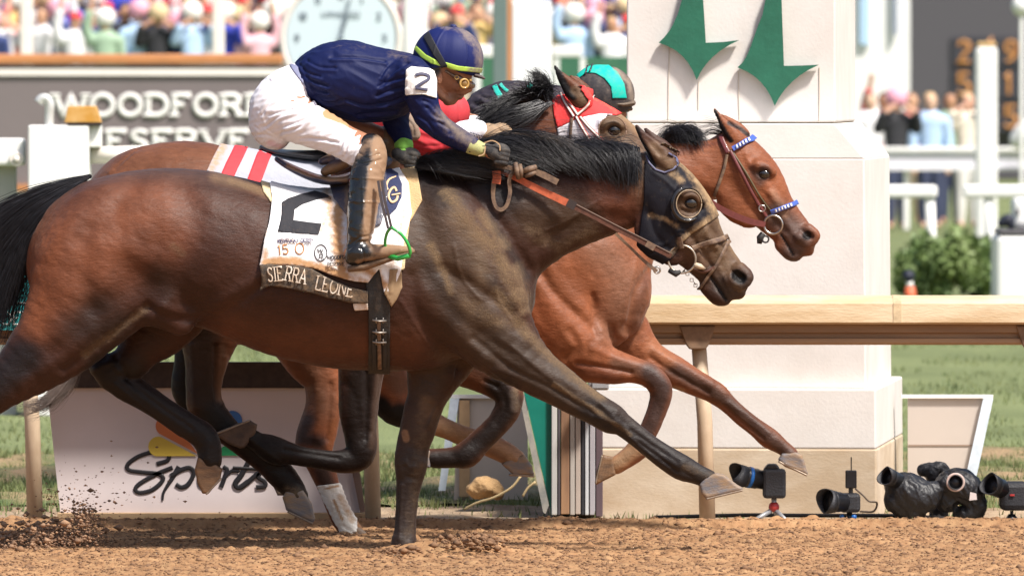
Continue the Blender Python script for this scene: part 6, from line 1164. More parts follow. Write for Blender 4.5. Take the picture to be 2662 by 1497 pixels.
pb('base', 1.348, 1.345, 2.094, 2.09, zp(1166), zp(1010), stone); pb('shaft', 1.25, 1.235, 1.96, 1.94, zp(1010)-.002, zp(412), stone); pb('shoulder', 1.235, .965, 1.94, 1.92, zp(412)-.001, zp(322), stone, .004)
pb('column', .945, .935, 1.48, 1.46, zp(322)+.006, 6.5, stone); pb('joint', .93, .93, 1.46, 1.46, zp(322)-.01, zp(322)+.01, mat('joint_grime', (.16,.12,.07), rough=.9), 0)
def onp(u, v, off, d=1.48):
    o = Vector((0, -D, CH)); r = (Vector(P(u, v, 0))-o); n = Vector((math.sin(-th), -math.cos(-th), 0)); p0 = Vector(PR(0, -d/2-off, 0)); t = (p0-o).dot(n)/r.dot(n); return o+r*t
def qb(a, b, c, n=7): return [((1-t)**2*a[0]+2*t*(1-t)*b[0]+t*t*c[0], (1-t)**2*a[1]+2*t*(1-t)*b[1]+t*t*c[1]) for t in np.linspace(0, 1, n)]
grn = mat('green_enamel', (.018,.125,.075), rough=.5, nvar=.12, nscale=12, bump=.15, bscale=40)
for o_ in ([(1812,-150),(1773,0),(1763,35),(1749,66)]+qb((1749,66),(1735,92),(1712,112),4)[1:]+qb((1712,112),(1786,132),(1811,209))[1:]+qb((1811,209),(1840,140),(1922,105))[1:]+[(1880,110),(1835,112),(1828,0),(1826,-150)],
           [(2026,-90),(1990,0),(1982,40),(1969,72),(1948,131)]+qb((1948,131),(1938,160),(1917,176),4)[1:]+qb((1917,176),(1988,200),(2014,276))[1:]+qb((2014,276),(2046,205),(2129,169))[1:]+[(2085,171),(2038,172),(2033,35),(2029,-90)]):
    n = len(o_); a = [onp(u, v, .045) for u, v in o_]; b = [onp(u, v, .012) for u, v in o_]
    bmz = bpy.data.meshes.new('spire'); import bmesh; bb = bmesh.new(); va = [bb.verts.new(x) for x in a]; vb = [bb.verts.new(x) for x in b]
    from mathutils.geometry import tessellate_polygon
    for t_ in tessellate_polygon([[Vector((u, v, 0)) for u, v in o_]]): bb.faces.new([va[i] for i in t_]); bb.faces.new([vb[i] for i in t_][::-1])
    for i in range(n): bb.faces.new((va[i], vb[i], vb[(i+1) % n], va[(i+1) % n]))
    bmesh.ops.recalc_face_normals(bb, faces=bb.faces); bb.to_mesh(bmz); bb.free(); bmz.materials.append(grn); link('spire_emblem', bmz, pl)
for pts in ([(1815,285),(1815,240),(1816,212)], [(1922,310),(1920,245),(1919,185)], [(2130,176),(2130,250),(2129,318)], [(1740,120),(1738,200),(1737,316)]):
    mb = MB(); a = [onp(u, v, .002) for u, v in pts]; mb.tube(a, .0022, 6); mb.build('mortar_joint', mat('mortar', (.52,.45,.38), rough=.9), pl)
# ------------------------------------------------------------------ boards stacked by the pillar
YS = 3.45; ks = S(YS)
def slab(label, u0, u1, v0, v1, c, lean=0., th_=.7, Y=YS, cat='board', grp='boards stacked on edge by the pillar', c2=None):
    x0, x1 = (u0-CX)/S(Y), (u1-CX)/S(Y); za, zb = CH-(v1-CY)/S(Y), CH-(v0-CY)/S(Y); za = max(za, .0)
    m = mat('board_%d_%d' % (u0, v0), c, color2=c2, nscale=6, rough=.6, nvar=.2, stretch=(1,1,.2))
    mb = MB(); mb.add([(x0,Y,za),(x1,Y,za),(x1,Y+th_,za),(x0,Y+th_,za),(x0+lean,Y,zb),(x1+lean,Y,zb),(x1+lean,Y+th_,zb),(x0+lean,Y+th_,zb)], [(0,3,2,1),(4,5,6,7),(0,1,5,4),(1,2,6,5),(2,3,7,6),(3,0,4,7)])
    o = mb.build('stacked_board', m, None, bevel=.003); tag(o, label, cat, grp); return o
for a in [('pale edged board next to the green sheet in the stack',1434,1448,1015,1338,(.46,.45,.43)),('dark slit board between pale board and rusty board',1450,1456,1020,1338,(.07,.06,.07)),('rusty brown board in the upright stack',1458,1480,1010,1336,(.34,.19,.10),None,(.15,.08,.05)),
          ('cream board right of the rusty one in the stack',1482,1494,1012,1338,(.40,.36,.32)),('taupe board in the middle of the stack',1496,1509,1018,1336,(.40,.33,.28)),('black board in the stack before the white one',1511,1519,1020,1338,(.02,.02,.025)),
          ('narrow white board near the pillar side of the stack',1521,1530,1016,1338,(.50,.51,.52)),('grey board second from the pillar in the stack',1533,1547,1022,1338,(.36,.34,.36)),('plum coloured board closest to the pillar',1549,1567,1030,1342,(.10,.065,.075))]:
    slab(a[0], a[1], a[2], a[3], a[4], a[5], c2=a[7] if len(a) > 7 else None)
o = sheet('leaning_sheet', [(1358,1000),(1434,1000),(1433,1335),(1428,1308)], YS+.03, .012, mat('green_sheet', (.0,.13,.095), color2=(.005,.18,.135), nscale=2, rough=.4), None); tag(o, 'emerald green sheet leaning against the stacked boards', 'board')
o = sheet('leaning_board', [(1344,1000),(1356,1000),(1427,1312),(1418,1335),(1412,1330)], YS-.01, .02, mat('grey_edge', (.38,.35,.30), color2=(.20,.20,.19), nscale=10, rough=.6), None); tag(o, 'weathered grey board leaning at a slant before the green sheet', 'board')
# back boards on slanted legs, one each side of the pillar
for lab, pn, lg, tr_, seams in (('lilac beige back board on blue white legs, left of the green sheet', [(1190,1034),(1372,1034),(1372,1300),(1180,1300)], [(1170,1036),(1194,1036),(1158,1275),(1140,1275)], [(1194,1040),(1221,1040),(1221,1290),(1194,1290)], None),
                          ('beige back board with a pale slanted leg, right of the pillar', [(2360,1034),(2556,1034),(2514,1300),(2360,1300)], [(2556,1036),(2582,1036),(2536,1250),(2508,1250)], None, 1157)):
    bk = empty('back_board', P(pn[0][0], 1300, 5.0), lab, 'board', 'back boards behind the pillar'); Yk = 4.9
    sheet('panel', pn, Yk, .03, mat('board_beige', (.48,.42,.37), rough=.6, nvar=.06, nscale=2), bk); sheet('leg', lg, Yk-.03, .025, mat('leg_blue_white', (.60,.68,.76), rough=.4, nvar=.15, nscale=20), bk)
    sheet('top_trim', [(pn[0][0]-18,1026),(pn[1][0]+26,1026),(pn[1][0]+26,1035),(pn[0][0]-18,1035)], Yk-.02, .05, mat('pale_trim', (.70,.68,.64), rough=.5), bk)
    if tr_: sheet('wood_stile', tr_, Yk-.02, .02, mat('tan_beam'), bk)
    if seams: sheet('seam', [(2362,1155),(2545,1155),(2545,1159),(2362,1159)], Yk-.004, .003, mat('seam_line', (.30,.22,.17)), bk)
bx = empty('junction_box', P(1560, 1005, 3.3), 'small grey metal box on the pillar corner under the bent foreleg', 'box'); mb = MB(); mb.box(P(1530,0,3.3)[0], P(1584,0,3.3)[0], 3.3, 3.5, P(0,1014,3.3)[2], P(0,985,3.3)[2]); mb.build('case', mat('grey_metal', (.35,.36,.38), rough=.4, metal=.3), bx, bevel=.01); mb = MB(); mb.box(P(1540,0,3.3)[0], P(1580,0,3.3)[0], 3.29, 3.3, P(0,1008,3.3)[2], P(0,990,3.3)[2]); mb.build('lid', mat('grey_metal'), bx)
# boulder, stalks, cable
kk = Skin([C([(1235,1215,22,0,1.4),(1262,1208,30,0,1.4),(1290,1218,22,0,1.4)], 12)], 3, 4.2, 1); kk.V += kk.N*(np.sin(kk.V[:, :1]*.11)*np.cos(kk.V[:, 1:2]*.14)*3); kk.V[:, 1] += 58; kk.col[:] = (.36,.22,.10); o = kk.mesh('boulder', mat('tan_rock', attr='coat', rough=.9, bump=.8, bscale=30, nvar=.2, bdist=.02), None); tag(o, 'tan boulder on the verge under the muddy hind leg', 'rock')
for i, (pts, lab) in enumerate([([(1205,1324),(1240,1306),(1285,1292),(1330,1266),(1354,1236)], 'long dry stalk curving up from the verge by the green sheet'), ([(1358,1290),(1372,1268),(1392,1252)], 'short dry stalk beside the leaning grey board')]):
    mb = MB(); mb.tube([Vector(P(u, v, 3.3)) for u, v in catmull(pts, 5)], .006, 6); o = mb.build('dry_stalk', mat('straw', (.55,.42,.22), rough=.8), None, True); tag(o, lab, 'stalk', 'dry stalks')
mb = MB(); mb.tube([Vector(P(u, v, 3.2)) for u, v in catmull([(1700,1344),(1850,1340),(1960,1338),(2100,1339),(2330,1340),(2450,1346)], 6)], .009, 8); o = mb.build('cable', mat('black_rubber', (.012,.012,.013), rough=.5), None, True); tag(o, 'black cable lying along the foot of the pillar behind the cameras', 'cable')
# ------------------------------------------------------------------ remote cameras
cb = mat('camera_black', (.014,.014,.017), rough=.35, nvar=.3, nscale=40); cg = mat('camera_rubber', (.022,.022,.027), rough=.6, bump=.3, bscale=120); gl_ = mat('lens_glass', (.005,.012,.010), rough=.05, coat=1.); cloth_b = mat('black_rain_cover', (.012,.012,.015), rough=.5, nvar=.4, nscale=30, bump=.5, bscale=50, bdist=.01)
blue_p = mat('blue_plastic', (.01,.12,.42), rough=.4); red_p = mat('red_plastic', (.45,.04,.04), rough=.4)
def lens(par, a, b, r0, r1, Y, hood=1.25, hl=.04, cutm=cg):
    """barrel from a (camera end) to b (front) with a petal hood"""
    A, B = Vector(a), Vector(b); d = (B-A).normalized(); L = (B-A).length
    mb = MB(); mb.tube([A, A+d*L*.35, A+d*L*.36, A+d*L*.7, A+d*L*.71, B], [r0, r0, r0*1.08, r0*1.08, r1, r1], 24); mb.build('lens_barrel', cb, par, True)
    mb = MB(); n = 32; v = []; f = []; u = d.orthogonal().normalized(); w = d.cross(u)
    for k in range(n):
        t = 2*math.pi*k/n; rr = 1+.0*t; ext = hl*(1+.35*math.cos(2*t))
        for rad, off in ((r1*1.04, -.006), (r1*hood, ext), (r1*hood-.004, ext), (r1*1.0, 0)):
            v.append(B+(u*math.cos(t)+w*math.sin(t))*rad+d*off)
    for k in range(n):
        for j in range(4): f.append((k*4+j, ((k+1) % n)*4+j, ((k+1) % n)*4+(j+1) % 4, k*4+(j+1) % 4))
    mb.add(v, f); mb.build('lens_hood', cutm, par, True)
    mb = MB(); mb.tube([B-d*.006, B-d*.002], [r1*.9, r1*.55], 20); mb.build('front_glass', gl_, par, True)
def camera(label, u, v, Y, face, sc=1.):
    x, _, z = P(u, v, Y); c = empty('remote_camera', (x, Y, 0), label, 'camera', 'remote cameras on the ground by the pillar'); return c, Vector((x, Y, z))
c, p = camera('black camera on a red ball mini tripod with a blue lens band', 2012, 1250, 3.0, 0)
mb = MB(); mb.box(p.x-.050, p.x+.052, 2.95, 3.05, p.z-.075, p.z+.055); mb.build('body', cg, c, bevel=.014)
mb = MB(); mb.prism([(p.x-.05, p.z+.05), (p.x+.03, p.z+.05), (p.x+.012, p.z+.078), (p.x-.028, p.z+.078)], 2.965, 3.035); mb.build('prism_housing', cb, c, bevel=.008)
lens(c, (p.x-.045, 3.0, p.z+.005), (p.x-.135, 2.97, p.z+.022), .042, .046, 3, 1.15, .045)
mb = MB(); mb.tube([Vector((p.x-.103, 2.981, p.z+.016)), Vector((p.x-.117, 2.976, p.z+.019))], .0475, 28); mb.build('blue_band', blue_p, c, True)
mb = MB(); mb.tube([Vector((p.x, 3, p.z-.075)), Vector((p.x, 3, p.z-.115))], .012, 12); mb.build('neck', mat('grey_metal'), c, True); mb = MB(); mb.ball((p.x, 3, .055+.01), .024); mb.build('ball_head', red_p, c, True)
for dx, dy in ((-.115, -.03), (.07, -.06), (.03, .10)): mb = MB(); mb.tube([Vector((p.x+dx*.12, 3+dy*.1, .048)), Vector((p.x+dx, 3+dy, -.01))], [.011, .009], 10); mb.build('leg', mat('grey_metal'), c, True)
c, p = camera('small black camera with a radio trigger and thin antenna on top', 2200, 1305, 2.95, 0)
mb = MB(); mb.box(p.x-.030, p.x+.062, 2.93, 3.03, p.z-.045, p.z+.040); mb.build('body', cg, c, bevel=.016); lens(c, (p.x-.01, 2.95, p.z), (p.x-.074, 2.90, p.z+.006), .042, .050, 3, 1.12, .030)
mb = MB(); mb.box(p.x-.004, p.x+.046, 2.94, 2.97, p.z+.062, p.z+.142); mb.build('radio_trigger', cb, c, bevel=.005); mb = MB(); mb.tube([Vector((p.x+.022, 2.955, p.z+.14)), Vector((p.x+.022, 2.955, p.z+.20))], .0028, 6); mb.build('antenna', cb, c)
mb = MB(); mb.tube([Vector((p.x+.02, 2.955, p.z+.035)), Vector((p.x+.02, 2.955, p.z+.064))], .010, 8); mb.build('hot_shoe', cb, c)
mb = MB(); mb.tube([Vector(q) for q in catmull([(p.x+.04, 2.95, p.z+.06), (p.x+.075, 2.94, p.z+.03), (p.x+.10, 2.94, p.z+.005), (p.x+.135, 2.95, p.z-.002), (p.x+.12, 2.95, p.z-.04), (p.x+.06, 2.95, p.z-.04)], 5)], .0045, 6); mb.build('sync_cable', mat('brown_cable', (.10,.07,.05), rough=.6), c, True)
mb = MB(); mb.tube([Vector((p.x+.015, 2.97, p.z-.045)), Vector((p.x+.015, 2.97, -.01))], [.012, .018], 10); mb.build('stand', cb, c, True); mb = MB(); mb.ball((p.x+.034, 2.95, .022), .013); mb.ball((p.x-.02, 2.95, p.z-.062), .010); mb.build('blue_knob', blue_p, c, True)
def wrapped(label, prims, Y, lens_, cat='camera', ring=False):
    s_ = Skin(prims, 2.4, Y, 1); n = s_.V; s_.ruffle(5, 17, 1.0, 2.6, int(prims[0][1][0][0]), True)
    pts = prims[0][1]; c = empty('remote_camera', (P(pts[0][0], 0, Y)[0], Y, 0), label, cat, 'remote cameras on the ground by the pillar'); s_.mesh('rain_cover', cloth_b, c, colr=False); return c
c = wrapped('camera shrouded in crumpled black cloth, hood pointing up left', [C([(2330,1262,30,0,1.2),(2360,1275,46,0,1.2),(2395,1292,44,0,1.2),(2425,1280,30,0,1.2)], 14), C([(2335,1300,36,0,1.1),(2370,1325,34,0,1.1),(2358,1350,18,0,1.2)], 12)], 2.92, None)
lens(c, P(2340, 1252, 2.88), P(2312, 1240, 2.83), .034, .038, 3, 1.12, .03); mb = MB(); mb.tube([Vector(P(2365, 1340, 2.92)), Vector((P(2365, 0, 2.92)[0], 2.92, -.01))], [.015, .05], 12); mb.build('stand', cb, c, True)
c = wrapped('camera in black cloth facing us with a pinkish ring round its lens', [C([(2470,1262,40,0,1.1),(2500,1262,44,0,1.1),(2528,1290,34,0,1.1),(2535,1325,26,0,1.1),(2500,1338,22,0,1.1)], 14), C([(2440,1275,26,0,1.1),(2460,1300,30,0,1.1)], 12)], 2.95, None)
lens(c, P(2484, 1253, 2.92), P(2484, 1253, 2.84), .030, .030, 3, 1.1, .014); mb = MB(); mb.ring(P(2484, 1253, 2.835), (0, 1, 0), .036, .006, 32, 8); mb.build('lens_ring', mat('pink_ring', (.50,.38,.34), rough=.5), c, True); mb = MB(); mb.tube([Vector(P(2500, 1335, 2.95)), Vector((P(2500, 0, 2.95)[0], 2.95, -.01))], [.015, .05], 12); mb.build('stand', cb, c, True)
mb = MB(); mb.prism([(P(u, v, 2.86)[0], P(u, v, 2.86)[2]) for u, v in [(2522,1278),(2538,1282),(2540,1298),(2520,1300)]][::-1], 2.862, 2.866); mb.build('taped_label', mat('pale_tape', (.60,.52,.50), rough=.6), c)
c = wrapped('low black cloth bundle peeping up behind the shrouded cameras', [C([(2400,1222,16,0,1.2),(2425,1222,20,0,1.2),(2450,1214,14,0,1.2),(2460,1240,16,0,1.2)], 9), C([(2425,1235,18,0,1.2),(2440,1300,22,0,1.2),(2440,1345,24,0,1.2)], 9)], 3.25, None)
c, p = camera('black camera with a big lens hood at the right edge, red mark on its side', 2630, 1286, 2.95, 0)
mb = MB(); mb.box(p.x-.055, p.x+.075, 2.90, 3.02, p.z-.068, p.z+.060); mb.build('body', cg, c, bevel=.024); lens(c, (p.x-.03, 2.94, p.z+.02), (p.x-.085, 2.88, p.z+.046), .040, .044, 3, 1.15, .03)
mb = MB(); mb.box(p.x-.010, p.x+.010, 2.892, 2.899, p.z-.002, p.z+.006); mb.build('red_mark', red_p, c); mb = MB(); mb.tube([Vector((p.x, 2.95, p.z-.07)), Vector((p.x, 2.95, .03))], .008, 10); mb.tube([Vector((p.x, 2.95, .035)), Vector((p.x, 2.95, -.01))], [.015, .045], 12); mb.build('stand', cb, c, True)
for i, (u, w_, cl_, lab) in enumerate([(2345, 22, (.02,.02,.022), 'black bean bag under the shrouded camera'), (2398, 26, (.42,.28,.20), 'pinkish brown sandbag between the two shrouded cameras'), (2440, 20, (.24,.20,.17), 'grey brown sandbag under the pink ringed camera')]):
    s_ = Skin([C([(u-w_,1352,10,0,1.6),(u,1346,15,0,1.6),(u+w_,1354,10,0,1.6)], 8)], 2.4, 2.95, 1); s_.V[:, 1] += 6; s_.V += s_.N*(np.sin(s_.V[:, :1]*.5)*1.5); s_.col[:] = cl_; o = s_.mesh('sandbag', mat('sandbag_cloth', attr='coat', rough=.85, bump=.5, bscale=80), None); tag(o, lab, 'sandbag', 'sandbags under the cameras')
# ------------------------------------------------------------------ far side of the infield
def bx3(name, u0, u1, v0, v1, Y, dep, m, par=None, bevel=0., zmin=None):
    x0, _, z1 = P(u0, v0, Y); x1, _, z0_ = P(u1, v1, Y)
    if zmin is not None: z0_ = zmin
    mb = MB(); mb.box(x0, x1, Y, Y+dep, z0_, z1); return mb.build(name, m, par, bevel=bevel)
wht = mat('white_paint', (.80,.79,.77), rough=.5, nvar=.05, nscale=2); wht2 = mat('warm_white', (.80,.74,.68), rough=.7, nvar=.05, nscale=2)
ogw = mat('orange_wood', (.50,.21,.08), rough=.5, nvar=.12, nscale=3); pan = mat('panel_taupe', (.175,.145,.145), rough=.6, nvar=.05, nscale=2)
YW = 60.
st = empty('sponsor_stand', P(340, 540, YW), 'taupe stand front with white slab lettering and an orange wooden ledge', 'stand')
bx3('ledge', -160, 735, 141, 168, YW-.05, .4, ogw, st, .02); bx3('front_panel', -160, 735, 169, 480, YW, .3, pan, st); bx3('white_strip', -160, 735, 180, 197, YW-.03, .02, wht2, st); bx3('kick_rail', -160, 240, 479, 496, YW-.05, .3, ogw, st); bx3('plinth', -160, 735, 497, 560, YW, .3, wht, st, zmin=0)
lm = mat('cream_letter', (.80,.78,.75), rough=.6)
def tfit(s, u0, u1, v0, v1, w, serif=.3):
    tot = sum(GL[c][0] for c in s); h = v1-v0; n = len(s)-1; gap = .10; sq = (u1-u0)/(h*(tot+gap*n)); return text(s, [(u0, v1), (u1, v1)], h, w, serif, sq, gap=gap)
ribbons('first_line_lettering', tfit('WOODFORD', 140, 700, 248, 300, 14, .42), plane(YW-.02), lm, st, cell=9, th=.004, lift=.0006)
ribbons('second_line_lettering', tfit('RESERVE', 208, 648, 341, 393, 13, .42), plane(YW-.02), lm, st, cell=9, th=.004, lift=.0006)
# clock
YC = 62.; kc = S(YC); cc = Vector(P(886, 100, YC)); ck = empty('clock', (cc.x, YC, 0), 'large round white clock with a pale blue face behind the navy jockey', 'clock')
mb = MB(); mb.tube([cc+Vector((0, .25, 0)), cc+Vector((0, 0, 0))], 158/kc, 64); mb.build('case', wht2, ck, True); mb = MB(); mb.ring(cc, (0, 1, 0), 152/kc, 8/kc, 64, 8); mb.build('rim', wht2, ck, True)
mb = MB(); mb.tube([cc+Vector((0, -.012, 0)), cc+Vector((0, -.02, 0))], 142/kc, 64); mb.build('dial', mat('dial_blue', (.58,.68,.72), rough=.5), ck)
dk = mat('dial_print', (.16,.20,.24), rough=.6); nums = []
for i in range(1, 13):
    a = math.radians(90-30*i); uu, vv = 886+math.cos(a)*114, 100-math.sin(a)*114; s_ = str(i); wd = 11 if len(s_) == 1 else 20
    if any(ch not in GL for ch in s_): nums.append([([(uu-6,vv-8),(uu+6,vv-8),(uu+2,vv+8)] if i == 7 else [(uu+4,vv+8),(uu+4,vv-8),(uu-6,vv+3),(uu+8,vv+3)] if i == 4 else [(uu-6,vv-8),(uu+5,vv-8),(uu,vv),(uu+5,vv+4),(uu-6,vv+8)], 4)]); continue
    nums.append(text(s_, [(uu-wd/2, vv+9), (uu+wd/2, vv+9)], 18, 4, 0, .9))
_ = [ribbons('numeral', q, plane(YC-.03), dk, ck, cell=6, th=.004, lift=.0006) for q in nums]; ribbons('maker_lettering', tfit('LONGINES', 836, 938, 32, 42, 2.4, .1), plane(YC-.03), dk, ck, cell=5, th=.003, lift=.0006)
mb = MB(); ribbons('hour_hand', [([(882, 112), (893, 72), (904, 46)], (9, 6))], plane(YC-.05), dk, ck, th=.01); ribbons('minute_hand', [([(884, 108), (908, 10), (914, -18)], (6, 4))], plane(YC-.07), dk, ck, th=.01); mb.ball(cc+Vector((0, -.06, 0)), 8/kc); mb.build('hub', dk, ck, True)
bx3('stand_post', 866, 906, 250, 600, YC+.1, .15, wht, ck, zmin=0)
# white marquee behind it all
mq = empty('marquee', (0, 190, 0), 'long white and peach marquee wall behind the crowd', 'marquee')
bx3('wall', -900, 3600, -1400, 560, 190, 1, mat('marquee_wall', (.62,.50,.42), color2=(.72,.68,.64), nscale=.25, rough=.8), mq, zmin=0)
gp = bx3('upright_post', 1281, 1319, -400, 500, 48, .2, mat('sage_green_paint', (.13,.18,.17), rough=.5, nvar=.08, nscale=3), None, .01, zmin=0); tag(gp, 'sage green upright post between the two white areas', 'post')
wp = empty('display_panel', P(1380, 400, 50), 'tall white panel with an orange edge right of the green post', 'panel'); bx3('panel', 1330, 1434, 4, 400, 50, .12, mat('panel_white', (.82,.82,.84), rough=.4), wp, .02, zmin=0); bx3('edge_strip', 1319, 1330, -100, 400, 50, .12, ogw, wp, zmin=0)  # plain white panel with an orange wooden edge
for u0, u1, lab in ((52, 84, 'white tent pole at the far left above the orange ledge'), (552, 583, 'white tent pole between spectators left of the clock')):
    o = bx3('tent_pole', u0, u1, -200, 300, 72, .16, wht2, None, .02, zmin=0); tag(o, lab, 'pole', 'tent poles in the stand')
o = bx3('tent_wall', 1046, 1110, -300, 420, 74, .3, wht, None, .05, zmin=0); tag(o, 'narrow white tent wall just right of the clock', 'tent')
hg = mat('hedge_green', (.03,.12,.07), color2=(.06,.17,.09), nscale=2, rough=.9)
# clipped green screens in the gaps
for u0, u1, lab in ((1236, 1284, 'dark green screen left of the sage post'), (1436, 1660, 'dark green screen behind the white and teal helmet')):
    o = bx3('green_screen', u0, u1, 148, 470, 84, .1, hg, None, 0, zmin=0); tag(o, lab, 'screen', 'green screens before the crowd')
fr = empty('white_fence', P(1470, 130, 82), 'white fence rail over the green screens in the middle distance', 'fence'); bx3('fence_rail', 1040, 1284, 118, 150, 82, .1, wht, fr, .02); bx3('fence_rail', 1434, 1514, 119, 149, 82, .1, wht, fr, .02)
for u in (1236, 1440, 1508): bx3('fence_post', u, u+14, 150, 400, 82.02, .08, wht, fr, zmin=0)
# white apparatus at the left
ap = empty('equipment_box', P(150, 500, 18), 'white equipment box with amber beacon and bent pipe, left of the sponsor lettering', 'equipment')
bx3('cabinet', 73, 231, 326, 560, 18, .35, wht, ap, .01, zmin=0); bx3('side_cabinet', 232, 262, 326, 384, 18.05, .25, wht, ap, .01)
ka = S(18); mb = MB(); mb.tube([Vector(P(236, 404, 18.2)), Vector(P(400, 400, 18.2))], 22/ka, 20); mb.build('pipe', wht2, ap, True)
mb = MB(); mb.tube([Vector(P(u, v, 18.1)) for u, v in catmull([(128,330),(128,300),(129,272),(120,257),(108,258),(100,268)], 4)], [12/ka]*6+[13/ka]*15, 14); mb.build('bent_pipe', mat('pale_steel', (.60,.60,.58), rough=.35, metal=.3), ap, True)
sheet('beacon', [(176,276),(250,276),(264,320),(167,320)], 18.0, .12, mat('amber_plastic', (.55,.27,.05), color2=(.66,.40,.16), nscale=8, rough=.35), ap, .006); bx3('beacon_base', 176, 262, 319, 327, 18, .14, mat('dark_keeper'), ap)
bx3('side_unit', -60, 62, 360, 432, 18.1, .3, wht, ap, .02); bx3('side_unit_stand', -60, 40, 432, 600, 18.2, .2, mat('putty_grey', (.40,.39,.36), rough=.6), ap, zmin=0); mb = MB(); mb.ring(P(43, 414, 18.08), (0, 1, 0), 15/ka, 5/ka, 28, 8); mb.tube([Vector(P(43, 414, 18.08)), Vector(P(43, 414, 18.06))], 10/ka, 20); mb.build('lens_port', wht2, ap, True)
# right: two white rails, results board, boxes
w1 = empty('white_rail', P(2500, 765, 53.8), 'white plastic rail in two lengths on posts across the turf', 'rail')
for u0, u1 in ((2200, 2437), (2504, 2760)): bx3('rail', u0, u1, 481, 515, 53.8, .14, wht, w1, .03)
for u in (2404, 2557): mb = MB(); x0 = P(u, 0, 53.9)[0]; mb.tube([Vector((x0+.04, 53.88, .97)), Vector((x0+.08, 53.88, 0))], .047, 14); mb.build('post', wht, w1, True)
w2 = empty('white_barrier', P(2500, 545, 97), 'broad white beam barrier in front of the men at the right', 'barrier'); bx3('top_beam', 2180, 2900, 383, 396, 97, .3, wht, w2, .02); bx3('face', 2180, 2900, 397, 436, 97.06, .2, mat('lilac_white', (.68,.66,.72), rough=.5), w2); bx3('lower_lip', 2180, 2900, 437, 443, 97, .3, wht, w2)  # lilac tone of the face is shading painted on a white beam
for u in (2350, 2560, 2760): bx3('barrier_post', u, u+14, 444, 540, 97.1, .1, wht, w2, zmin=0)
tb_ = empty('results_board', P(2520, 300, 170), 'charcoal results board with amber digits at the top right', 'board'); Yt = 170; bx3('screen', 2366, 2960, -700, 352, Yt, 1, mat('charcoal_board', (.075,.07,.08), rough=.6), tb_); bx3('legs', 2500, 2800, 352, 500, Yt+.3, .4, mat('charcoal_board'), tb_, zmin=0)
amb = mat('amber_digits', (.34,.15,.04), rough=.6, emit=(1.,.42,.10,.12)); blk2 = mat('digit_housing', (.035,.035,.045), rough=.6)
for row, (v, ds) in enumerate(((104, '249'), (188, '561'), (273, '645'))):
    for u, d_ in zip((2484, 2546, 2606), ds):
        bx3('digit_housing', u-9, u+50, v-6, v+68, Yt-.06, .05, blk2, tb_)
        if d_ == '4': st_ = [([(u+30, v+60), (u+30, v), (u+4, v+40), (u+42, v+40)], 11)]
        else: st_ = [([((p_[0]-.35)*56+u+22, p_[1]*54+v+4) for p_ in l], 9) for l in GL[d_][1]]
        ribbons('digit', st_, plane(Yt-.08), amb, tb_, cell=12, th=.01, lift=.004)
wb_ = empty('white_pillar', P(2564, 400, 80), 'short white pillar with a golden cap before the results board', 'pillar'); bx3('shaft', 2536, 2593, 122, 500, 80, .25, wht, wb_, .05, zmin=0); bx3('cap', 2540, 2590, 110, 123, 80.02, .2, mat('golden_cap', (.50,.33,.14), rough=.5), wb_, .02)
lp = empty('lamp_post', P(2657, 400, 76), 'white lamp post cut by the right edge of the picture', 'lamp'); bx3('post', 2651, 2662, 30, 400, 76, .08, wht, lp, .01, zmin=0); mb = MB(); mb.ball(P(2657, 16, 76.05), .12); mb.build('lamp_globe', wht, lp, True)
tt = Skin([C([(2650,345,26,0,1),(2680,330,40,0,1),(2720,345,40,0,1)], 10)], 4, 96.6, 1); tt.V[:, 1] += 18; o = tt.mesh('white_tarpaulin', wht, None, colr=False); tag(o, 'bunched white tarpaulin over the barrier at the right edge', 'tarpaulin')
cbx = empty('white_cabinet', P(2630, 765, 45), 'white cabinet with a charcoal lid beside the shrub', 'cabinet'); bx3('cabinet', 2590, 2720, 612, 765, 45, 1, wht, cbx, .04, zmin=0); bx3('lid', 2596, 2720, 597, 611, 45, 1, mat('charcoal_board'), cbx, .02)
cb2 = empty('white_crate', P(2660, 590, 46), 'white crate standing on the charcoal lid', 'crate'); bx3('crate', 2634, 2720, 515, 594, 45.3, .6, wht, cb2, .05); bx3('handle', 2640, 2650, 545, 556, 45.28, .02, mat('charcoal_board'), cb2)
dd = Skin([C([(2606,580,12,0,1),(2622,572,16,0,1),(2630,588,10,0,1)], 6)], 2.5, 45, 1); dd.V[:, 1] += 0; dd.V[:, 2] += 30; o = dd.mesh('dark_bag', mat('navy_bag', (.015,.018,.035), rough=.6), None, colr=False); tag(o, 'dark navy bag lying on the lid beside the white crate', 'bag')
cn = empty('marker', P(2366, 765, 50), 'orange marker with a dark round top at the foot of the shrub', 'marker'); kn = S(46); mb = MB(); mb.tube([Vector(P(2367, 790, 46)), Vector(P(2366, 745, 46))], [20/kn, 12/kn], 16); mb.build('cone', mat('orange_cone', (.62,.13,.05), rough=.5), cn, True); mb = MB(); mb.ball(P(2362, 718, 46), 16/kn); mb.build('round_top', mat('navy_bag'), cn, True); mb = MB(); mb.tube([Vector(P(2366, 745, 46)), Vector(P(2364, 730, 46))], [11/kn, 8/kn], 12); mb.build('collar', wht, cn, True)
# white building at upper right between pillar and board
wbd = empty('white_building', P(2300, 400, 125), 'white building with a pale blue pilaster right of the finish pillar', 'building'); bx3('wall', 2150, 2366, -800, 420, 125, 2, wht, wbd, zmin=0); bx3('blue_pilaster', 2236, 2260, -500, 117, 124.9, .09, mat('pale_blue', (.42,.60,.80), rough=.6), wbd); bx3('downpipe', 2326, 2333, -500, 92, 124.85, .1, mat('slate_blue', (.20,.25,.38), rough=.6), wbd)
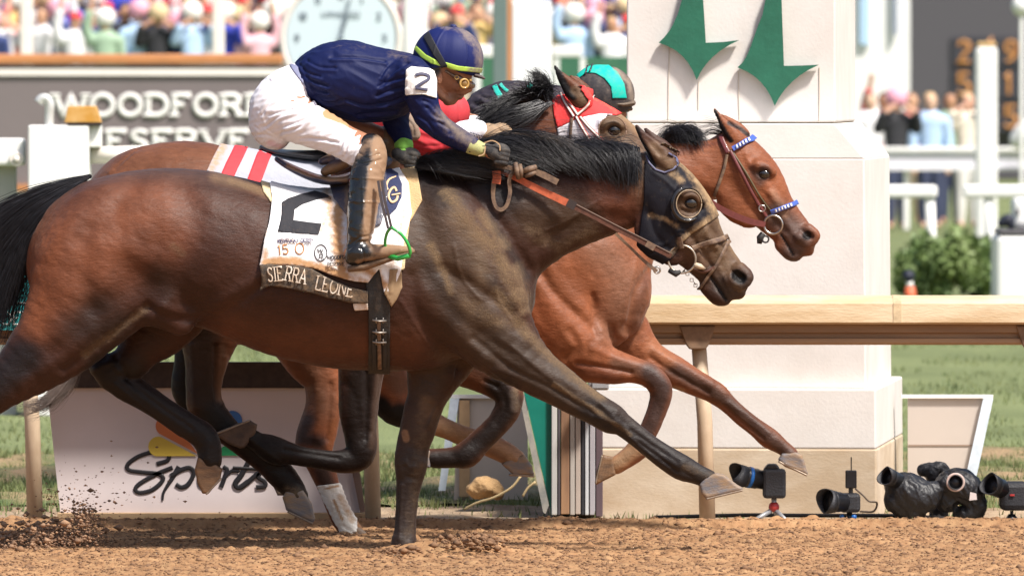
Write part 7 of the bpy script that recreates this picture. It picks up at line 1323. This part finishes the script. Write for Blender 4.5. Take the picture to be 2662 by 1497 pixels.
# shrub: leafy clumps on stems
def leaves(name, cen, R, n, m, par, sz, seed):
    r = np.random.default_rng(seed); d = r.normal(0, 1, (n, 3)); d /= np.linalg.norm(d, axis=1)[:, None]; cl = r.normal(0, 1, (16, 3)); cl /= np.linalg.norm(cl, axis=1)[:, None]
    k = r.integers(0, 16, n); p = np.array(cen)+(cl[k]*.62+d*r.uniform(.1, .42, (n, 1)))*np.array(R); t = r.normal(0, 1, (n, 3)); t /= np.linalg.norm(t, axis=1)[:, None]; b = np.cross(t, r.normal(0, 1, (n, 3))); b /= np.linalg.norm(b, axis=1)[:, None]; s_ = sz*r.uniform(.5, 1.3, (n, 1))
    V = np.stack([p-t*s_, p-b*s_*.45, p+t*s_, p+b*s_*.45], 1).reshape(-1, 3); return pts_mesh(name, V, np.arange(4*n).reshape(-1, 4), m, par, False)
lf = mat('shrub_leaf', (.07,.13,.03), color2=(.18,.24,.08), nscale=1.8, rough=.6)
for cu, cv, ru, rv, lab, sd_ in ((2455, 690, 112, 112, 'dense green shrub behind the white rail', 3), (2540, 700, 60, 95, 'smaller green shrub leaning on the white cabinet', 4), (2370, 715, 50, 75, 'low dark shrub against the finish pillar side', 5)):
    Ys_ = 48+sd_; k_ = S(Ys_); x_, _, z_ = P(cu, cv, Ys_); sh = empty('shrub', (x_, Ys_, 0), lab, 'shrub', 'shrubs behind the white rail')
    leaves('crown', (x_, Ys_, max(z_, rv/k_*.8)), (ru/k_, .35, rv/k_), 4200, lf, sh, .042, sd_); mb = MB()
    for i in range(6): a = i*1.05; mb.tube([Vector((x_, Ys_, 0)), Vector((x_+.5*ru/k_*math.cos(a), Ys_+.2*math.sin(a), max(z_, .2)))], [.02, .006], 6)
    mb.build('stems', mat('bark', (.10,.06,.035), rough=.9), sh)
# ------------------------------------------------------------------ spectators
def person_parts(pose):
    """a standing adult, 5 mm to the unit, feet at v=0 growing upward (v negative)"""
    def sc(L): return [C([(u, v, r, w, q) for u, v, r, w, q in st], k) for st, k in L]
    torso = [([(0,-200,26,0,.8),(0,-230,27,0,.72),(0,-262,30,0,.65),(0,-284,26,0,.6)], 10), ([(-34,-280,13,0,1),(0,-284,18,0,1),(34,-280,13,0,1)], 12)]
    legs = [([(s*16,-185,19,0,1),(s*17,-140,16,0,1),(s*18,-96,12,0,1),(s*19,-50,11,2,1),(s*19,-12,8,4,1)], 6) for s in (-1, 1)]; feet = [([(s*19,-8,8,0,1),(s*21,-5,6,-20,1)], 4) for s in (-1, 1)]
    arm = {'down': lambda s: [(s*42,-278,12,0,1),(s*48,-236,10,0,1),(s*48,-196,8.5,-6,1),(s*46,-158,7,-12,1),(s*45,-146,8,-14,1)],
           'up': lambda s: [(s*42,-278,12,0,1),(s*54,-262,10,-12,1),(s*46,-300,8.5,-30,1),(s*22,-318,7,-34,1),(s*16,-322,8,-34,1)],
           'high': lambda s: [(s*42,-280,12,0,1),(s*54,-316,10,-6,1),(s*46,-358,8.5,-12,1),(s*38,-390,7,-14,1),(s*37,-402,8,-14,1)]}
    pa = {'idle': ('down', 'down'), 'phone': ('up', 'up'), 'wave': ('high', 'down'), 'cheer': ('high', 'high')}[pose]
    arms = [(arm[pa[0]](-1), 7), (arm[pa[1]](1), 7)]
    head = [([(0,-300,10,0,1),(0,-318,13,-2,1),(0,-332,17,0,1.1),(0,-340,17,0,1.15)], 5), ([(0,-328,4,-19,1),(0,-322,3,-20,1)], 2), ([(-17,-332,4,0,.6),(-17,-328,3,0,.6)], 2), ([(17,-332,4,0,.6),(17,-328,3,0,.6)], 2)]
    body = sc(torso+legs+feet+arms+head)
    g = lambda st, a: [(u, v, r+a, w, q) for u, v, r, w, q in st]
    shirt = sc([(g(s, 4), k) for s, k in torso]+[(g(s[:3], 4), k) for s, k in arms]); trou = sc([(g(s[:5], 4), k) for s, k in legs]+[([(0,-196,29,0,.85),(0,-208,29,0,.8)], 10)])
    hair = sc([([(0,-342,18,3,1.1),(0,-334,17,8,1)], 4)]); hat = sc([([(0,-346,19,2,1.1),(0,-350,17,2,1.1)], 4), ([(0,-345,30,0,1.0),(0.5,-345,30,0,1.0)], 2)])
    cap = sc([([(0,-343,19,1,1.1)]*2, 4), ([(-9,-343,4,-20,1.6),(9,-343,4,-20,1.6)], 3)])
    return body, shirt, trou, hair, hat, cap
YQ = 100.; kq = S(YQ)
# authored so that 1 unit = 5 mm at YQ (S(100) is 194 units per metre)
def pm(v, n, a=''): return v
skins = [mat('complexion_%d' % i, c, rough=.6) for i, c in enumerate([(.56,.32,.20),(.66,.42,.29),(.46,.24,.14),(.16,.08,.05),(.64,.36,.25)])]
SHC = {'white': (.80,.79,.80), 'pink': (.78,.46,.52), 'pale blue': (.42,.58,.80), 'red': (.60,.07,.08), 'navy': (.03,.05,.16), 'black': (.025,.025,.03), 'yellow': (.72,.52,.20), 'coral': (.75,.28,.22), 'lilac': (.52,.46,.70), 'royal blue': (.03,.05,.42), 'peach': (.78,.52,.38), 'sage green': (.32,.45,.32), 'cream': (.76,.68,.56)}
shm = {k: mat('shirt_'+k.replace(' ', '_'), v, rough=.8) for k, v in SHC.items()}; trm = [mat('trousers_%d' % i, c, rough=.8) for i, c in enumerate([(.04,.05,.10),(.48,.40,.30),(.70,.68,.66),(.10,.10,.11)])]
hrm = {'brown hair': mat('hair_brown', (.09,.05,.03), rough=.7), 'blond hair': mat('hair_blond', (.50,.34,.17), rough=.7), 'dark hair': mat('hair_dark', (.02,.015,.013), rough=.7)}; htm = {'white hat': mat('hat_white', (.80,.78,.74), rough=.8), 'straw hat': mat('hat_straw', (.60,.46,.27), rough=.8), 'red cap': mat('cap_red', (.62,.06,.06), rough=.8), 'pink hat': mat('hat_pink', (.76,.36,.46), rough=.8)}
PROTO = {}
def proto(pose, head):
    if (pose, head) in PROTO: return PROTO[(pose, head)]
    b, s, t, hr, ht, cp = person_parts(pose); out = {}
    for nm, pr, key in (('body', b, ('b', pose)), ('shirt', s, ('s', pose)), ('trousers', t, 't'), ({'hair': 'hair', 'hat': 'hat', 'cap': 'cap'}[head], {'hair': hr, 'hat': ht, 'cap': cp}[head], ('h', head))):
        if key in PROTO: out[nm] = PROTO[key]; continue
        V, Fq = grow(pr, 3.6); me = bpy.data.meshes.new(nm); fill(me, np.stack([V[:, 0], V[:, 2], -V[:, 1]], 1)*.005, Fq[:, ::1]); me.polygons.foreach_set('use_smooth', [True]*len(me.polygons)); me.materials.append(skins[0]); PROTO[key] = me; out[nm] = me
    PROTO[(pose, head)] = out; return out
def spectator(x, y, z, pose, shirt, headwear, sk_, tr_, label, grp, rz=0., sc=1.):
    hd_ = 'hair' if headwear in hrm else ('cap' if 'cap' in headwear else 'hat'); pr = proto(pose, hd_)
    r = bpy.data.objects.new('person', None); COL.objects.link(r); r.location = (x, y, z); r.rotation_euler = (0, 0, rz); r.scale = (sc,)*3; tag(r, label, 'spectator', grp)
    for nm, me in pr.items():
        o = bpy.data.objects.new(nm, me); COL.objects.link(o); o.parent = r; o.material_slots[0].link = 'OBJECT'
        o.material_slots[0].material = {'body': skins[sk_], 'shirt': shm[shirt], 'trousers': trm[tr_]}.get(nm) or hrm.get(headwear) or htm.get(headwear)
    return r
rr = random.Random(21); ORD = ['first', 'second', 'third', 'fourth', 'fifth', 'sixth', 'seventh', 'eighth', 'ninth', 'tenth', 'eleventh', 'twelfth', 'thirteenth', 'fourteenth', 'fifteenth', 'sixteenth', 'seventeenth', 'eighteenth', 'nineteenth', 'twentieth', 'twenty-first', 'twenty-second', 'twenty-third', 'last but one', 'last']
PO = {'idle': 'arms down', 'phone': 'holding a phone up', 'wave': 'one arm raised', 'cheer': 'both arms raised'}
seen = set()
ter = empty('terrace', (0, 88, 0), 'stepped terrace under the crowd behind the sponsor lettering', 'terrace')
for row in range(5):
    yy = 96+row*.8; zz = 1.22+row*.19; mb = MB(); mb.box(-8.2, 2.2, yy-.4, yy+.4, 0, zz); mb.build('step', mat('terrace_concrete', (.45,.42,.40), rough=.9), ter)
    for zi, (ua, ub, where, sp) in enumerate(((-30, 730, 'over the lettering', 42), (1040, 1290, 'right of the clock', 44), (1430, 1665, 'left of the pillar', 46))):
        u = ua+rr.uniform(0, 30); k = 0
        while u < ub:
            pose = rr.choices(['idle', 'phone', 'wave', 'cheer'], [4, 5, 3, 2])[0]; sh = rr.choice(list(SHC)) if rr.random() < .55 else rr.choice(['white', 'pale blue', 'pink', 'navy', 'white', 'black', 'royal blue'])
            hw = rr.choice(list(hrm)+list(htm)); s_ = S(yy); rowname = ['front', 'second', 'third', 'fourth', 'back'][row]
            lab = '%s shirt, %s, %s in %s row %s' % (sh, hw, ORD[min(k, 24)], rowname, where)
            spectator((u-CX)/s_, yy+rr.uniform(-.2, .2), zz, pose, sh, hw, rr.randrange(5), rr.randrange(4), lab, 'spectators on the terrace', rr.uniform(-.4, .4), rr.uniform(.86, .97)); k += 1
            u += sp*rr.uniform(.8, 1.2)
for u, Y, pose, sh, hw, sk_, tr_, lab in ((2262, 101, 'idle', 'white', 'brown hair', 1, 1, 'person in white shirt half hidden by the pillar shoulder'), (2330, 99, 'phone', 'black', 'pink hat', 4, 0, 'person in black top and pink hat with hands at the face'), (2418, 99.5, 'idle', 'pale blue', 'blond hair', 1, 0, 'man in pale blue shirt standing before the results board'),
        (2515, 100, 'phone', 'cream', 'blond hair', 4, 2, 'person in cream top left of the white pillar, phone up'), (2300, 103, 'wave', 'red', 'dark hair', 2, 3, 'person in red shirt behind, against the white building'), (2370, 104, 'idle', 'coral', 'brown hair', 0, 1, 'person in coral shirt partly behind the pale blue shirt'), (2470, 104, 'idle', 'sage green', 'dark hair', 2, 0, 'person in sage green shirt behind the cream top')):
    spectator((u-CX)/S(Y), Y, 0, pose, sh, hw, sk_, tr_, lab, 'people behind the white barrier', rr.uniform(-.3, .3), 1.0)
